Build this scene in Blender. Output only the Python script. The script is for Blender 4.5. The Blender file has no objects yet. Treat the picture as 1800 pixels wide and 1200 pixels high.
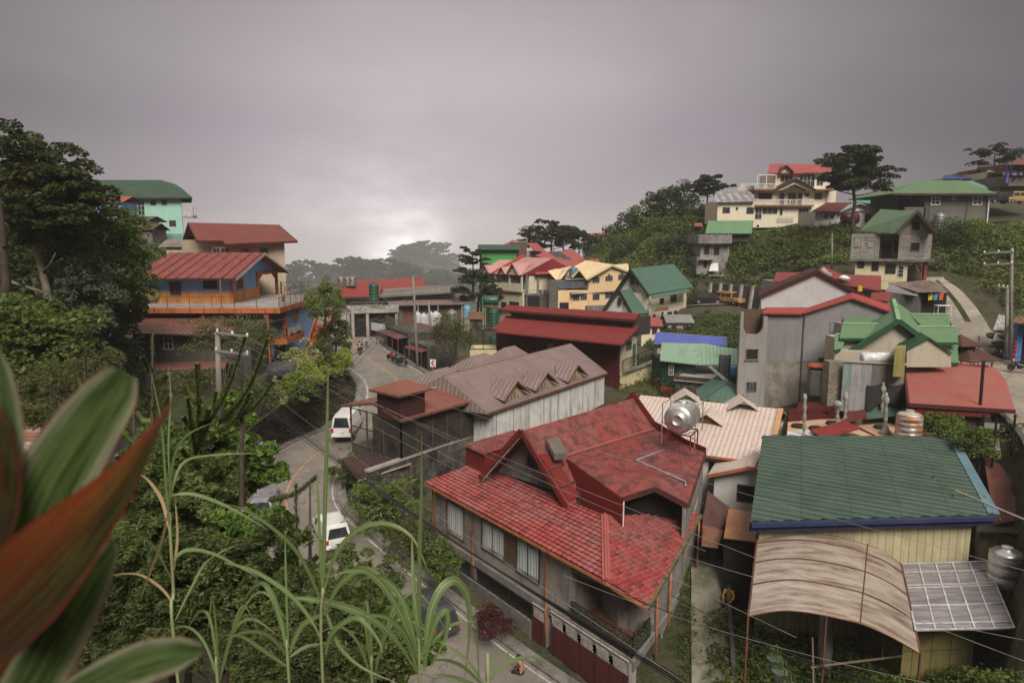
import bpy,bmesh,math,random
import numpy as np
from mathutils import Vector,Matrix,Euler
R=math.radians
random.seed(7);rng=np.random.default_rng(7)
scene=bpy.context.scene
PIT=math.atan(170/1200);CP,SP=math.cos(PIT),math.sin(PIT)
cd=bpy.data.cameras.new('camera');cam=bpy.data.objects.new('camera',cd)
scene.collection.objects.link(cam);scene.camera=cam
cam.rotation_euler=(math.pi/2-PIT,0,0)
cd.sensor_width=36;cd.lens=24;cd.clip_start=.05;cd.clip_end=9000
cd.dof.use_dof=True;cd.dof.focus_distance=45;cd.dof.aperture_fstop=4.8
wd=bpy.data.worlds.new('World');scene.world=wd;wd.use_nodes=True
nt=wd.node_tree;nt.nodes.clear();N=nt.nodes.new;L=nt.links.new
def wmath(op,a,b=None,c=None,clamp=False):
 n=N('ShaderNodeMath');n.operation=op;n.use_clamp=clamp
 for i,x in enumerate((a,b,c)):
  if x is None:continue
  if isinstance(x,(int,float)):n.inputs[i].default_value=x
  else:L(x,n.inputs[i])
 return n.outputs[0]
def wramp(fac,stops,interp='EASE'):
 r=N('ShaderNodeValToRGB');r.color_ramp.interpolation=interp
 e=r.color_ramp.elements
 while len(e)<len(stops):e.new(.5)
 for el,(p,c)in zip(e,stops):el.position=p;el.color=(*c,1)
 L(fac,r.inputs[0]);return r.outputs[0]
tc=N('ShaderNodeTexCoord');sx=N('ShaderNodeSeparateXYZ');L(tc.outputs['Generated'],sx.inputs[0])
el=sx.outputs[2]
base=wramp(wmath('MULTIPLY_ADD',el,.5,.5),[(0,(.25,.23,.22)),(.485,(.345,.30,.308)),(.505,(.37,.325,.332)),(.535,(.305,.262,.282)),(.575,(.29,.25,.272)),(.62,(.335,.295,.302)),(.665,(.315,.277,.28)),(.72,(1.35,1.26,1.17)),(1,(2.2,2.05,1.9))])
def blob(px,py,k):
 v=Vector(((px-900)/1200,CP+(600-py)/1200*SP,(600-py)/1200*CP-SP)).normalized()
 d=N('ShaderNodeVectorMath');d.operation='DOT_PRODUCT';L(tc.outputs['Generated'],d.inputs[0]);d.inputs[1].default_value=v
 return wmath('POWER',wmath('MAXIMUM',d.outputs['Value'],0.0),k)
ns=N('ShaderNodeTexNoise');mp=N('ShaderNodeMapping');mp.inputs['Scale'].default_value=(2.2,2.2,6);L(tc.outputs['Generated'],mp.inputs[0]);L(mp.outputs[0],ns.inputs[0])
ns.inputs['Scale'].default_value=1.3;ns.inputs['Detail'].default_value=5;ns.inputs['Roughness'].default_value=.5;ns.inputs['Distortion'].default_value=.5
ns2=N('ShaderNodeTexNoise');mp2=N('ShaderNodeMapping');mp2.inputs['Scale'].default_value=(7,7,16);L(tc.outputs['Generated'],mp2.inputs[0]);L(mp2.outputs[0],ns2.inputs[0])
ns2.inputs['Scale'].default_value=1.6;ns2.inputs['Detail'].default_value=6;ns2.inputs['Roughness'].default_value=.6
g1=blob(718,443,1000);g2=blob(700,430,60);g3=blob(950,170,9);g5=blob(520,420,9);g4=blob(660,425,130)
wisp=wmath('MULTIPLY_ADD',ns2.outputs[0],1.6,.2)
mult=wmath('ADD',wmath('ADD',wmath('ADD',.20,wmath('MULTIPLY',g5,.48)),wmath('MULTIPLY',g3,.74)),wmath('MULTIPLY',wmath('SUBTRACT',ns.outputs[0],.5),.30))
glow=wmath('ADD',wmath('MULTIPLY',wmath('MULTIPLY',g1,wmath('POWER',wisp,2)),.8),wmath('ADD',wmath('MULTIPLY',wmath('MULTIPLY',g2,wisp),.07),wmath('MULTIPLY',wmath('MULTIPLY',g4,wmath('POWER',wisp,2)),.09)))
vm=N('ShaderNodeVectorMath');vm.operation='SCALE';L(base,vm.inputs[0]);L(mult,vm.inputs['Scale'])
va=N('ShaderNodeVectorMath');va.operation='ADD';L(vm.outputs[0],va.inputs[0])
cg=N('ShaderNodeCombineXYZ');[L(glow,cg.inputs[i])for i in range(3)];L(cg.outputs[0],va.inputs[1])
sky=N('ShaderNodeTexSky');sky.sky_type='NISHITA';sky.sun_disc=False
SUN_EL,SUN_AZ=R(46),R(168)
sky.sun_elevation=SUN_EL;sky.sun_rotation=SUN_AZ
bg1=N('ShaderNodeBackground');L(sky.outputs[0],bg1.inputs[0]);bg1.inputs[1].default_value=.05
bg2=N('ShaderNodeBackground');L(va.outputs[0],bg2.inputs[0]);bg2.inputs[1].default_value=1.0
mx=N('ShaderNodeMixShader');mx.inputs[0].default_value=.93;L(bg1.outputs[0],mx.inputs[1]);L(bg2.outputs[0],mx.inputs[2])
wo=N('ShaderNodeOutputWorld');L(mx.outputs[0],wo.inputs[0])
sl=bpy.data.lights.new('sun','SUN');sl.energy=3.0;sl.angle=R(28);sl.color=(1,.93,.83)
so=bpy.data.objects.new('sun',sl);scene.collection.objects.link(so)
sd=Vector((math.sin(SUN_AZ)*math.cos(SUN_EL),math.cos(SUN_AZ)*math.cos(SUN_EL),math.sin(SUN_EL)))
so.rotation_euler=sd.to_track_quat('Z','Y').to_euler()
scene.view_settings.view_transform='Standard';scene.view_settings.look='None'
scene.view_settings.gamma=1;scene.view_settings.exposure=0.45
scene.cycles.max_bounces=6;scene.cycles.diffuse_bounces=2;scene.cycles.glossy_bounces=2;scene.cycles.transmission_bounces=4
scene.cycles.transparent_max_bounces=8;scene.cycles.volume_bounces=1
scene.cycles.caustics_reflective=False;scene.cycles.caustics_refractive=False
scene.cycles.use_denoising=True
def ray(px,py):
 u=(px-900)/1200;v=(600-py)/1200
 return Vector((u,CP+v*SP,v*CP-SP))
def W(px,py,Y):d=ray(px,py);return d*(Y/d.y)
def G(px,py,z):d=ray(px,py);return d*(z/d.z)
def V(px,py,A,B):
 d=ray(px,py);e=Vector((B[0]-A[0],B[1]-A[1],0));n=Vector((e.y,-e.x,0))
 return d*((A[0]*n.x+A[1]*n.y)/d.dot(n))
def mix(a,b,t):return a+(b-a)*t
def at_z(p,z):return Vector((p[0],p[1],z))
COL=scene.collection
ROOT=None
def tag(o,label,cat,group=None,kind=None):
 if label:o['label']=label
 if cat:o['category']=cat
 if group:o['group']=group
 if kind:o['kind']=kind
 return o
def thing(name,label,cat,loc=(0,0,0),group=None,rz=0):
 o=bpy.data.objects.new(name,None);COL.objects.link(o);o.location=loc;o.rotation_euler=(0,0,rz)
 o.empty_display_size=.3
 tag(o,label,cat,group);o['_rz']=rz
 return o
def top(o):
 p=Vector((0,0,0))
 while o is not None:p+=o.location;o=o.parent
 return p
def copy_tree(o,loc,rz=0,label=None,parent=None,scale=None):
 c=o.copy();COL.objects.link(c);c.parent=parent
 if parent is None:
  c.location=loc;c.rotation_euler=(0,0,rz)
  if label:c['label']=label
  if scale:c.scale=(scale,)*3
 for ch in o.children:copy_tree(ch,None,parent=c)
 return c
class MB:
 def __init__(s):s.v=[];s.f=[];s.smooth=False
 def add(s,vs,fs):
  b=len(s.v);s.v+=[tuple(p)for p in vs];s.f+=[tuple(b+i for i in f)for f in fs];return s
 def face(s,*pts):return s.add(pts,[tuple(range(len(pts)))])
 def slab(s,pts,th=.12):
  pts=[Vector(p)for p in pts];n=len(pts)
  a=sum((pts[i].x*pts[(i+1)%n].y-pts[(i+1)%n].x*pts[i].y)for i in range(n))
  if a<0:pts=pts[::-1]
  bot=[p-Vector((0,0,th))for p in pts]
  fs=[tuple(range(n)),tuple(range(2*n-1,n-1,-1))]+[(i,n+i,n+(i+1)%n,(i+1)%n)for i in range(n)]
  return s.add(pts+bot,fs)
 def prism(s,xy,z0,z1):
  n=len(xy);a=sum(xy[i][0]*xy[(i+1)%n][1]-xy[(i+1)%n][0]*xy[i][1]for i in range(n))
  if a<0:xy=xy[::-1]
  z0s=z0 if isinstance(z0,(list,tuple))else[z0]*n;z1s=z1 if isinstance(z1,(list,tuple))else[z1]*n
  if a<0:z0s=z0s[::-1];z1s=z1s[::-1]
  vs=[(p[0],p[1],z)for p,z in zip(xy,z0s)]+[(p[0],p[1],z)for p,z in zip(xy,z1s)]
  return s.add(vs,[tuple(range(n-1,-1,-1)),tuple(range(n,2*n))]+[(i,(i+1)%n,n+(i+1)%n,n+i)for i in range(n)])
 def box(s,c,d,rz=0):
  c=Vector(c);m=Matrix.Rotation(rz,3,'Z');vs=[]
  for z in(-.5,.5):
   for x,y in((-.5,-.5),(.5,-.5),(.5,.5),(-.5,.5)):vs.append(c+m@Vector((x*d[0],y*d[1],z*d[2])))
  return s.add(vs,[(3,2,1,0),(4,5,6,7),(0,1,5,4),(1,2,6,5),(2,3,7,6),(3,0,4,7)])
 def seg(s,A,B,w,z0,z1,off=0):
  A=Vector((A[0],A[1]));B=Vector((B[0],B[1]));d=(B-A).normalized();n=Vector((-d.y,d.x))
  xy=[A+n*(off-w/2),B+n*(off-w/2),B+n*(off+w/2),A+n*(off+w/2)]
  return s.prism([(p.x,p.y)for p in xy],z0,z1)
 def beam(s,p,q,w,h=None):
  p=Vector(p);q=Vector(q);h=h or w;d=(q-p)
  if d.length<1e-6:return s
  d.normalize();x=d.cross(Vector((0,0,1)))
  if x.length<1e-3:x=Vector((1,0,0))
  x.normalize();y=x.cross(d)
  vs=[e+x*a*w/2+y*b*h/2 for e in(p,q)for a,b in((-1,-1),(1,-1),(1,1),(-1,1))]
  return s.add(vs,[(3,2,1,0),(4,5,6,7),(0,1,5,4),(1,2,6,5),(2,3,7,6),(3,0,4,7)])
 def tube(s,pts,r,n=6,cap=True):
  pts=[Vector(p)for p in pts];k=len(pts);rs=r if isinstance(r,(list,tuple))else[r]*k
  b=len(s.v);x=None
  for i,p in enumerate(pts):
   d=(pts[min(i+1,k-1)]-pts[max(i-1,0)]).normalized()
   if x is None:
    x=d.cross(Vector((0,0,1)))
    if x.length<1e-2:x=Vector((1,0,0))
   x=(x-d*x.dot(d)).normalized();y=d.cross(x)
   for j in range(n):
    a=2*math.pi*j/n;s.v.append(tuple(p+(x*math.cos(a)+y*math.sin(a))*rs[i]))
  for i in range(k-1):
   for j in range(n):s.f.append((b+i*n+j,b+i*n+(j+1)%n,b+(i+1)*n+(j+1)%n,b+(i+1)*n+j))
  if cap:s.f.append(tuple(b+j for j in range(n-1,-1,-1)));s.f.append(tuple(b+(k-1)*n+j for j in range(n)))
  return s
 def lathe(s,c,prof,n=20,axis='Z',rz=0):
  c=Vector(c);b=len(s.v);m=Matrix.Rotation(rz,3,'Z')
  for r,h in prof:
   for j in range(n):
    a=2*math.pi*j/n
    p=Vector((r*math.cos(a),r*math.sin(a),h))if axis=='Z' else m@Vector((h,r*math.cos(a),r*math.sin(a)))
    s.v.append(tuple(c+p))
  k=len(prof)
  for i in range(k-1):
   for j in range(n):s.f.append((b+i*n+j,b+i*n+(j+1)%n,b+(i+1)*n+(j+1)%n,b+(i+1)*n+j))
  s.f.append(tuple(b+j for j in range(n-1,-1,-1)));s.f.append(tuple(b+(k-1)*n+j for j in range(n)))
  return s
 def build(s,name,m,parent=None,smooth=None,local=False,label=None):
  off=Vector((0,0,0))if(parent is None or local)else top(parent)
  v=np.array(s.v,dtype=np.float32).reshape(-1,3)
  if not local:v=v-np.array(off,dtype=np.float32)
  me=bpy.data.meshes.new(name);me.from_pydata(v.tolist(),[],s.f);me.update()
  uv_auto(me,v,off if not local else(0,0,0))
  me.materials.append(m)
  if smooth if smooth is not None else s.smooth:me.polygons.foreach_set('use_smooth',[True]*len(me.polygons))
  o=bpy.data.objects.new(name,me);COL.objects.link(o)
  if parent is not None:o.parent=parent
  if label:o['label']=label
  return o
def uv_auto(me,v,off):
 npoly=len(me.polygons);nl=len(me.loops)
 if nl==0:return
 nr=np.empty(npoly*3);me.polygons.foreach_get('normal',nr);nr=nr.reshape(-1,3)
 tot=np.empty(npoly,dtype=np.int32);me.polygons.foreach_get('loop_total',tot)
 vi=np.empty(nl,dtype=np.int32);me.loops.foreach_get('vertex_index',vi)
 h=np.stack([-nr[:,1],nr[:,0],np.zeros(npoly)],1);ln=np.linalg.norm(h,axis=1)
 fl=ln<.05;h[fl]=(1,0,0);ln[fl]=1;h/=ln[:,None]
 up=np.cross(nr,h)
 hh=np.repeat(h,tot,0);uu=np.repeat(up,tot,0);p=v[vi]+np.array(off)
 uv=np.stack([(p*hh).sum(1),(p*uu).sum(1)],1).astype(np.float32)
 me.uv_layers.new(name='UVMap').data.foreach_set('uv',uv.ravel())
def struct(o):o['kind']='structure';return o
MATS={}
class NT:
 def __init__(s,name):
  s.m=bpy.data.materials.new(name);s.m.use_nodes=True;s.t=s.m.node_tree;s.t.nodes.clear()
  s.out=s.t.nodes.new('ShaderNodeOutputMaterial');s.b=s.t.nodes.new('ShaderNodeBsdfPrincipled');s.link(s.b.outputs[0],s.out.inputs[0])
  s.tc=s.t.nodes.new('ShaderNodeTexCoord')
 def link(s,a,b):s.t.links.new(a,b)
 def n(s,k):return s.t.nodes.new(k)
 def math(s,op,a,b=None,c=None,clamp=False):
  n=s.n('ShaderNodeMath');n.operation=op;n.use_clamp=clamp
  for i,x in enumerate((a,b,c)):
   if x is None:continue
   if isinstance(x,(int,float)):n.inputs[i].default_value=x
   else:s.link(x,n.inputs[i])
  return n.outputs[0]
 def noise(s,scale,det=4,rough=.6,sc=(1,1,1),src='Object',dist=0):
  n=s.n('ShaderNodeTexNoise');m=s.n('ShaderNodeMapping');m.inputs['Scale'].default_value=sc
  s.link(s.tc.outputs[src],m.inputs[0]);s.link(m.outputs[0],n.inputs[0])
  n.inputs['Scale'].default_value=scale;n.inputs['Detail'].default_value=det;n.inputs['Roughness'].default_value=rough;n.inputs['Distortion'].default_value=dist
  return n.outputs[0]
 def uv(s):
  x=s.n('ShaderNodeSeparateXYZ');s.link(s.tc.outputs['UV'],x.inputs[0]);return x.outputs[0],x.outputs[1]
 def ramp(s,f,a,b,lo=0.,hi=1.):
  r=s.n('ShaderNodeMapRange');s.link(f,r.inputs[0]);r.inputs[1].default_value=a;r.inputs[2].default_value=b
  r.inputs[3].default_value=lo;r.inputs[4].default_value=hi;return r.outputs[0]
 def mixc(s,f,a,b,mode='MIX'):
  n=s.n('ShaderNodeMix');n.data_type='RGBA';n.blend_type=mode
  for i,x in((0,f),(6,a),(7,b)):
   if isinstance(x,(int,float)):n.inputs[i].default_value=x
   elif isinstance(x,tuple):n.inputs[i].default_value=(*x[:3],1)
   else:s.link(x,n.inputs[i])
  return n.outputs[2]
 def bump(s,h,dist,st=1.):
  n=s.n('ShaderNodeBump');n.inputs['Strength'].default_value=st;n.inputs['Distance'].default_value=dist;s.link(h,n.inputs['Height']);s.link(n.outputs[0],s.b.inputs['Normal']);return n
 def set(s,col=None,rough=None,metal=None,spec=None):
  for k,x in(('Base Color',col),('Roughness',rough),('Metallic',metal),('Specular IOR Level',spec)):
   if x is None:continue
   if isinstance(x,(int,float)):s.b.inputs[k].default_value=x
   elif isinstance(x,tuple):s.b.inputs[k].default_value=(*x[:3],1)
   else:s.link(x,s.b.inputs[k])
  return s
def sc(c,k):return tuple(min(1,x*k)for x in c)
def desat(c,k=.14):l=.3*c[0]+.6*c[1]+.1*c[2];return tuple(x+(l-x)*k for x in c)
def surf(name,base,kind='wall',p=.3,q=.35,worn=None,amt=.5,rough=.75,metal=0,depth=.02,streak=.4,dirt=(.07,.055,.045),spec=.3,nscale=.5,line=.45):
 """one procedural weathered surface; kinds: wall, rib, corr, tile, block, plank, panel"""
 if name in MATS:return MATS[name]
 t=NT(name);base=desat(base);worn=desat(worn or sc(base,.6))
 big=t.noise(nscale,5,.62,dist=.4)
 c=t.mixc(t.ramp(big,.42,.62,0,amt),base,worn)
 st=t.noise(1.,4,.65,(2.2,.22,1),'UV')
 c=t.mixc(t.ramp(st,.5,.75,0,streak),c,dirt)
 fine=t.noise(9.,3,.6)
 c=t.mixc(.5,c,t.mixc(fine,sc(base,.55),sc(base,1.5)),'SOFT_LIGHT')
 h=None;u,v=t.uv()
 if kind=='rib':
  a=t.math('ABSOLUTE',t.math('SUBTRACT',t.math('FRACT',t.math('DIVIDE',u,p)),.5))
  h=t.ramp(a,.06,.16,1,0);c=t.mixc(t.ramp(a,.12,.24,line,0),c,sc(base,.3))
  c=t.mixc(t.ramp(a,0.,.07,.35,0),c,sc(base,1.7));lp=t.math('ABSOLUTE',t.math('SUBTRACT',t.math('FRACT',t.math('DIVIDE',v,3.1)),.5));c=t.mixc(t.ramp(lp,.488,.497,0,.4),c,sc(worn,.5));mo=t.noise(2.2,5,.7);c=t.mixc(t.ramp(mo,.55,.68,0,.45),c,sc(worn,.55))
 elif kind=='corr':
  h=t.math('MULTIPLY_ADD',t.math('SINE',t.math('MULTIPLY',u,2*math.pi/p)),.5,.5)
  c=t.mixc(t.ramp(h,0,.45,line,0),c,sc(base,.4))
  lp=t.math('ABSOLUTE',t.math('SUBTRACT',t.math('FRACT',t.math('DIVIDE',v,2.1)),.5));c=t.mixc(t.ramp(lp,.485,.497,0,.5),c,sc(worn,.5))
  w=t.n('ShaderNodeTexWhiteNoise');w.noise_dimensions='2D';cb=t.n('ShaderNodeCombineXYZ')
  t.link(t.math('FLOOR',t.math('DIVIDE',u,.9)),cb.inputs[0]);t.link(t.math('FLOOR',t.math('DIVIDE',v,2.6)),cb.inputs[1]);t.link(cb.outputs[0],w.inputs[0])
  c=t.mixc(t.ramp(w.outputs[0],.55,1,0,.35),c,worn)
 elif kind=='tile':
  wv=t.math('MULTIPLY_ADD',t.math('SINE',t.math('MULTIPLY',u,2*math.pi/p)),.5,.5)
  fr=t.math('FRACT',t.math('DIVIDE',t.math('ADD',v,t.math('MULTIPLY',wv,q*.12)),q))
  h=t.math('ADD',t.math('MULTIPLY',wv,.55),t.math('MULTIPLY',t.math('SUBTRACT',1.,fr),.45))
  c=t.mixc(t.ramp(fr,.86,.97,0,line*1.3),c,sc(base,.22));c=t.mixc(t.ramp(wv,0,.3,line*.8,0),c,sc(base,.35))
 elif kind=='block':
  b=t.n('ShaderNodeTexBrick');t.link(t.tc.outputs['UV'],b.inputs[0]);b.inputs['Scale'].default_value=1
  b.inputs['Brick Width'].default_value=p;b.inputs['Row Height'].default_value=q;b.inputs['Mortar Size'].default_value=.014;b.inputs['Mortar Smooth'].default_value=.3
  b.inputs['Color1'].default_value=(.4,.4,.4,1);b.inputs['Color2'].default_value=(.62,.62,.62,1);b.inputs['Mortar'].default_value=(.2,.2,.2,1)
  c=t.mixc(.8,c,b.outputs[0],'OVERLAY');h=t.math('SUBTRACT',1.,b.outputs['Fac'])
 elif kind in('plank','panel'):
  a=t.math('ABSOLUTE',t.math('SUBTRACT',t.math('FRACT',t.math('DIVIDE',u,p)),.5))
  h=t.ramp(a,.44,.5,1,0);c=t.mixc(t.ramp(a,.45,.49,0,.75),c,sc(base,.2))
  w=t.n('ShaderNodeTexWhiteNoise');w.noise_dimensions='1D';t.link(t.math('FLOOR',t.math('DIVIDE',u,p)),w.inputs['W'])
  c=t.mixc(t.ramp(w.outputs[0],0,1,0,.4),c,sc(base,.55))
  if kind=='panel':
   a2=t.math('ABSOLUTE',t.math('SUBTRACT',t.math('FRACT',t.math('DIVIDE',v,q)),.5));c=t.mixc(t.ramp(a2,.475,.49,0,.7),c,sc(base,.2))
 if h is None:h=fine;depth=min(depth,.01)
 else:h=t.math('ADD',h,t.math('MULTIPLY',fine,.12))
 t.bump(h,depth)
 t.set(c,t.ramp(big,.35,.7,rough,min(1,rough+.15)),metal,spec)
 MATS[name]=t.m;return t.m
def plain(name,col,rough=.6,metal=0,spec=.4,var=.25):
 if name in MATS:return MATS[name]
 t=NT(name);f=t.noise(3,3);t.set(t.mixc(t.ramp(f,.35,.65,0,1),sc(col,1-var),sc(col,1+var)),rough,metal,spec);MATS[name]=t.m;return t.m
def leafmat(name,c1,c2,trans=.35,rough=.55,nscale=.25):
 if name in MATS:return MATS[name]
 t=NT(name);at=t.n('ShaderNodeAttribute');at.attribute_name='shade'
 f=t.noise(nscale,3,.6)
 c=t.mixc(t.math('ADD',t.math('MULTIPLY',at.outputs['Fac'],.6),t.ramp(f,.35,.65,0,.4)),c1,c2)
 tl=t.n('ShaderNodeBsdfTranslucent');t.link(t.mixc(.5,c,(.5,.6,.1),'SOFT_LIGHT'),tl.inputs[0])
 m=t.n('ShaderNodeMixShader');m.inputs[0].default_value=trans
 t.set(c,rough,0,.25);t.link(t.b.outputs[0],m.inputs[1]);t.link(tl.outputs[0],m.inputs[2]);t.link(m.outputs[0],t.out.inputs[0])
 MATS[name]=t.m;return t.m
def glass(name='window_glass',col=(.02,.022,.025)):
 if name in MATS:return MATS[name]
 t=NT(name);f=t.noise(1.2,3);t.set(t.mixc(t.ramp(f,.4,.6),col,sc(col,2.2)),.08,0,.6);MATS[name]=t.m;return t.m
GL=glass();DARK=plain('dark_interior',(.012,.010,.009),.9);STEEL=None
GLC=glass('curtained_glass',(.16,.17,.165))
FW=plain('white_frame',(.62,.61,.58),.5);FD=plain('dark_frame',(.05,.035,.03),.6);FBR=plain('brown_frame',(.13,.06,.035),.6);FG=plain('grey_frame',(.25,.24,.23),.6)
BLKM=plain('black_metal',(.02,.018,.017),.5,.2);GRM=plain('grey_metal',(.3,.29,.28),.45,.5);RUST=surf('rusty_iron',(.20,.085,.045),worn=(.08,.04,.03),amt=.8)
STEEL=plain('stainless_steel',(.60,.59,.57),.36,.8,var=.1)
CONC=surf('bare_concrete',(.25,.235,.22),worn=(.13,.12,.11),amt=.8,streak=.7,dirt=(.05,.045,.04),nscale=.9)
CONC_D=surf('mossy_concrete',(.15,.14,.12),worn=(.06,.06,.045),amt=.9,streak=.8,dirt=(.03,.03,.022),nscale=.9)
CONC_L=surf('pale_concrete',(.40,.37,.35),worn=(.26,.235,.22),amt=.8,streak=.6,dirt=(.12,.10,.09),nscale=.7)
def nrm(A,B):
 n=Vector((B[1]-A[1],-(B[0]-A[0]),0)).normalized()
 if n.dot(Vector((A[0],A[1],0)))>0:n=-n
 return n
def win(root,A,B,x0,y0,x1,y1,nx=2,ny=1,frame=None,pane=None,fw=.06,name='window',label=None,sill=False,arch=False,bars=False,curtain=None):
 """window in the vertical wall plane A-B; the corners are read off the photograph"""
 a=V(x0,y0,A,B);b=V(x1,y1,A,B);e=Vector((b.x-a.x,b.y-a.y,0));w=e.length;e.normalize();n=nrm(A,B)
 zt,zb=a.z,b.z;frame=frame or FW;pane=pane or GL
 P=lambda s,z,o:Vector((a.x,a.y,0))+e*s+n*o+Vector((0,0,z))
 def bar(m,s0,z0,s1,z1,o0,o1):
  q=[P(s0,z0,o0),P(s1,z0,o0),P(s1,z0,o1),P(s0,z0,o1),P(s0,z1,o0),P(s1,z1,o0),P(s1,z1,o1),P(s0,z1,o1)]
  m.add(q,[(0,3,2,1),(4,5,6,7),(0,1,5,4),(1,2,6,5),(2,3,7,6),(3,0,4,7)])
 m=MB();g=MB()
 bar(m,-fw,zb-fw,w+fw,zb,-.03,.07);bar(m,-fw,zt,w+fw,zt+fw,-.03,.07)
 bar(m,-fw,zb,0,zt,-.03,.07);bar(m,w,zb,w+fw,zt,-.03,.07)
 for i in range(1,nx):bar(m,w*i/nx-fw*.35,zb,w*i/nx+fw*.35,zt,.012,.05)
 for j in range(1,ny):z=zb+(zt-zb)*j/ny;bar(m,0,z-fw*.35,w,z+fw*.35,.012,.048)
 if bars:
  k=max(2,int(w/.16))
  for i in range(1,k):bar(m,w*i/k-.01,zb,w*i/k+.01,zt,.055,.075)
 if sill:bar(m,-fw*2,zb-fw-.06,w+fw*2,zb-fw,-.03,.14)
 if arch:
  r=w*.24;cx=w/2
  for k in range(8):
   a0,a1=math.pi*k/8,math.pi*(k+1)/8
   for(ra,rb,mm,o)in((0,r,g,.02),(r,r+fw,m,.07)):
    pp=[(ra,a0),(rb,a0),(rb,a1),(ra,a1)]
    mm.face(*[P(cx-q*math.cos(t),zt+q*math.sin(t),o)for q,t in pp])
 bar(g,0,zb,w,zt,-.03,.012)
 f=m.build(name,frame,root,label=label);gp=MB();gp.v,gp.f=g.v,g.f
 o=gp.build('pane',pane,None);o.parent=f
 off=np.array(top(f));me=o.data;v=np.array(gp.v,dtype=np.float32)-off.astype(np.float32);me.vertices.foreach_set('co',v.ravel());me.update()
 return f
def rail(root,pts,h=1.,name='railing',m=None,post=2.,bal=.14,r=.02,top_only=False,br=.009):
 mb=MB();m=m or BLKM
 for a,b in zip(pts[:-1],pts[1:]):
  a=Vector(a);b=Vector(b);d=b-a;Ln=d.length;k=max(1,round(Ln/post))
  for i in range(k+1):p=a+d*i/k;mb.beam(p,p+Vector((0,0,h)),r*2)
  mb.beam(a+Vector((0,0,h)),b+Vector((0,0,h)),r*2);mb.beam(a+Vector((0,0,.1)),b+Vector((0,0,.1)),r*1.4)
  if top_only:mb.beam(a+Vector((0,0,h*.55)),b+Vector((0,0,h*.55)),r*1.4)
  else:
   k=max(1,int(Ln/bal))
   for i in range(1,k):p=a+d*i/k;mb.beam(p+Vector((0,0,.1)),p+Vector((0,0,h)),br*2)
 return mb.build(name,m,root)
def wallp(root,name,m,xy,z0,z1,label=None):
 return MB().prism([(p[0],p[1])for p in xy],z0,z1).build(name,m,root,label=label)
def roofp(root,m,polys,th=.1,name='roof',label=None,edge=None,drop=.2):
 mb=MB()
 for p in polys:mb.slab(p,th)
 o=mb.build(name,m,root,label=label)
 return o
def fascia(root,m,lines,w=.05,h=.22,name='fascia'):
 mb=MB()
 for a,b in lines:a=Vector(a)-Vector((0,0,h*.4));b=Vector(b)-Vector((0,0,h*.4));mb.beam(a,b,w,h)
 return mb.build(name,m,root)
def gable_ends(mb,pts,d,th):pass
def tank_v(name,label,c,r,h,m,group=None,ribs=4,legs=0):
 t=thing(name,label,'water tank',c,group);mb=MB();c=Vector(c)
 prof=[(r*.96,legs)]
 for i in range(ribs):z=legs+h*(.08+.84*i/ribs);dz=h*.84/ribs;prof+=[(r,z),(r,z+dz*.75),(r*.965,z+dz*.82),(r*.965,z+dz*.93)]
 prof+=[(r,legs+h*.93),(r*.8,legs+h*1.0),(r*.35,legs+h*1.05),(r*.33,legs+h*1.09)]
 mb.smooth=False;mb.lathe(c,prof,24);mb.build('shell',m,t,smooth=True)
 MB().lathe(c+Vector((0,0,legs+h*1.09)),[(r*.34,-.01),(r*.34,.05),(r*.1,.08)],16).build('lid',m,t)
 if legs:
  l=MB()
  for a in range(4):x=r*.7*(1 if a%2 else-1);y=r*.7*(1 if a//2 else-1);l.beam(c+Vector((x,y,0)),c+Vector((x,y,legs)),.05)
  for z in(.1,legs-.05):[l.beam(c+Vector((r*.7*x0,r*.7*y0,z)),c+Vector((r*.7*x1,r*.7*y1,z)),.05)for x0,y0,x1,y1 in((-1,-1,1,-1),(1,-1,1,1),(1,1,-1,1),(-1,1,-1,-1))]
  l.build('stand',RUST,t)
 return t
# ================================================================== T
road_px=[(585,556,-12.6),(600,566,-12.8),(607,578,-12.9),(618,600,-13.2),(640,625,-13.6),(668,645,-14.0),(695,665,-14.4),(705,695,-15.0),(690,722,-15.6),(640,755,-16.3),(560,795,-17.2),(512,845,-18.1),(505,895,-18.8),(540,945,-19.4),(600,1005,-20.0),(695,1095,-20.6),(810,1200,-21.0),(980,1330,-21.2),(1200,1450,-21.3)]
road2_px=[(1640,487,-4.0),(1660,507,-5.3),(1683,535,-6.9),(1704,570,-8.6),(1718,602,-9.9),(1745,645,-11.2),(1818,705,-12.1),(1925,790,-12.6),(1990,895,-13.0),(2070,1050,-13.2)]
def spline(pts,k=8):
 out=[];P=[pts[0]]+pts+[pts[-1]]
 for i in range(1,len(P)-2):
  for j in range(k):
   t=j/k;a,b,c,d=P[i-1],P[i],P[i+1],P[i+2]
   out.append(.5*((2*b)+(-a+c)*t+(2*a-5*b+4*c-d)*t*t+(-a+3*b-3*c+d)*t*t*t))
 out.append(pts[-1]);return out
road1=spline([G(*p)for p in road_px]);road2=spline([G(*p)for p in road2_px])
road3=spline([W(1120,556,112),W(1190,540,110),W(1240,533,108),W(1300,532,108),W(1345,540,104),W(1370,556,97)])
w1=[3.6]*len(road1);w2=[1.7+1.9*min(1,max(0,(i-26)/12))for i in range(len(road2))];w3=[3.]*len(road3)
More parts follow.
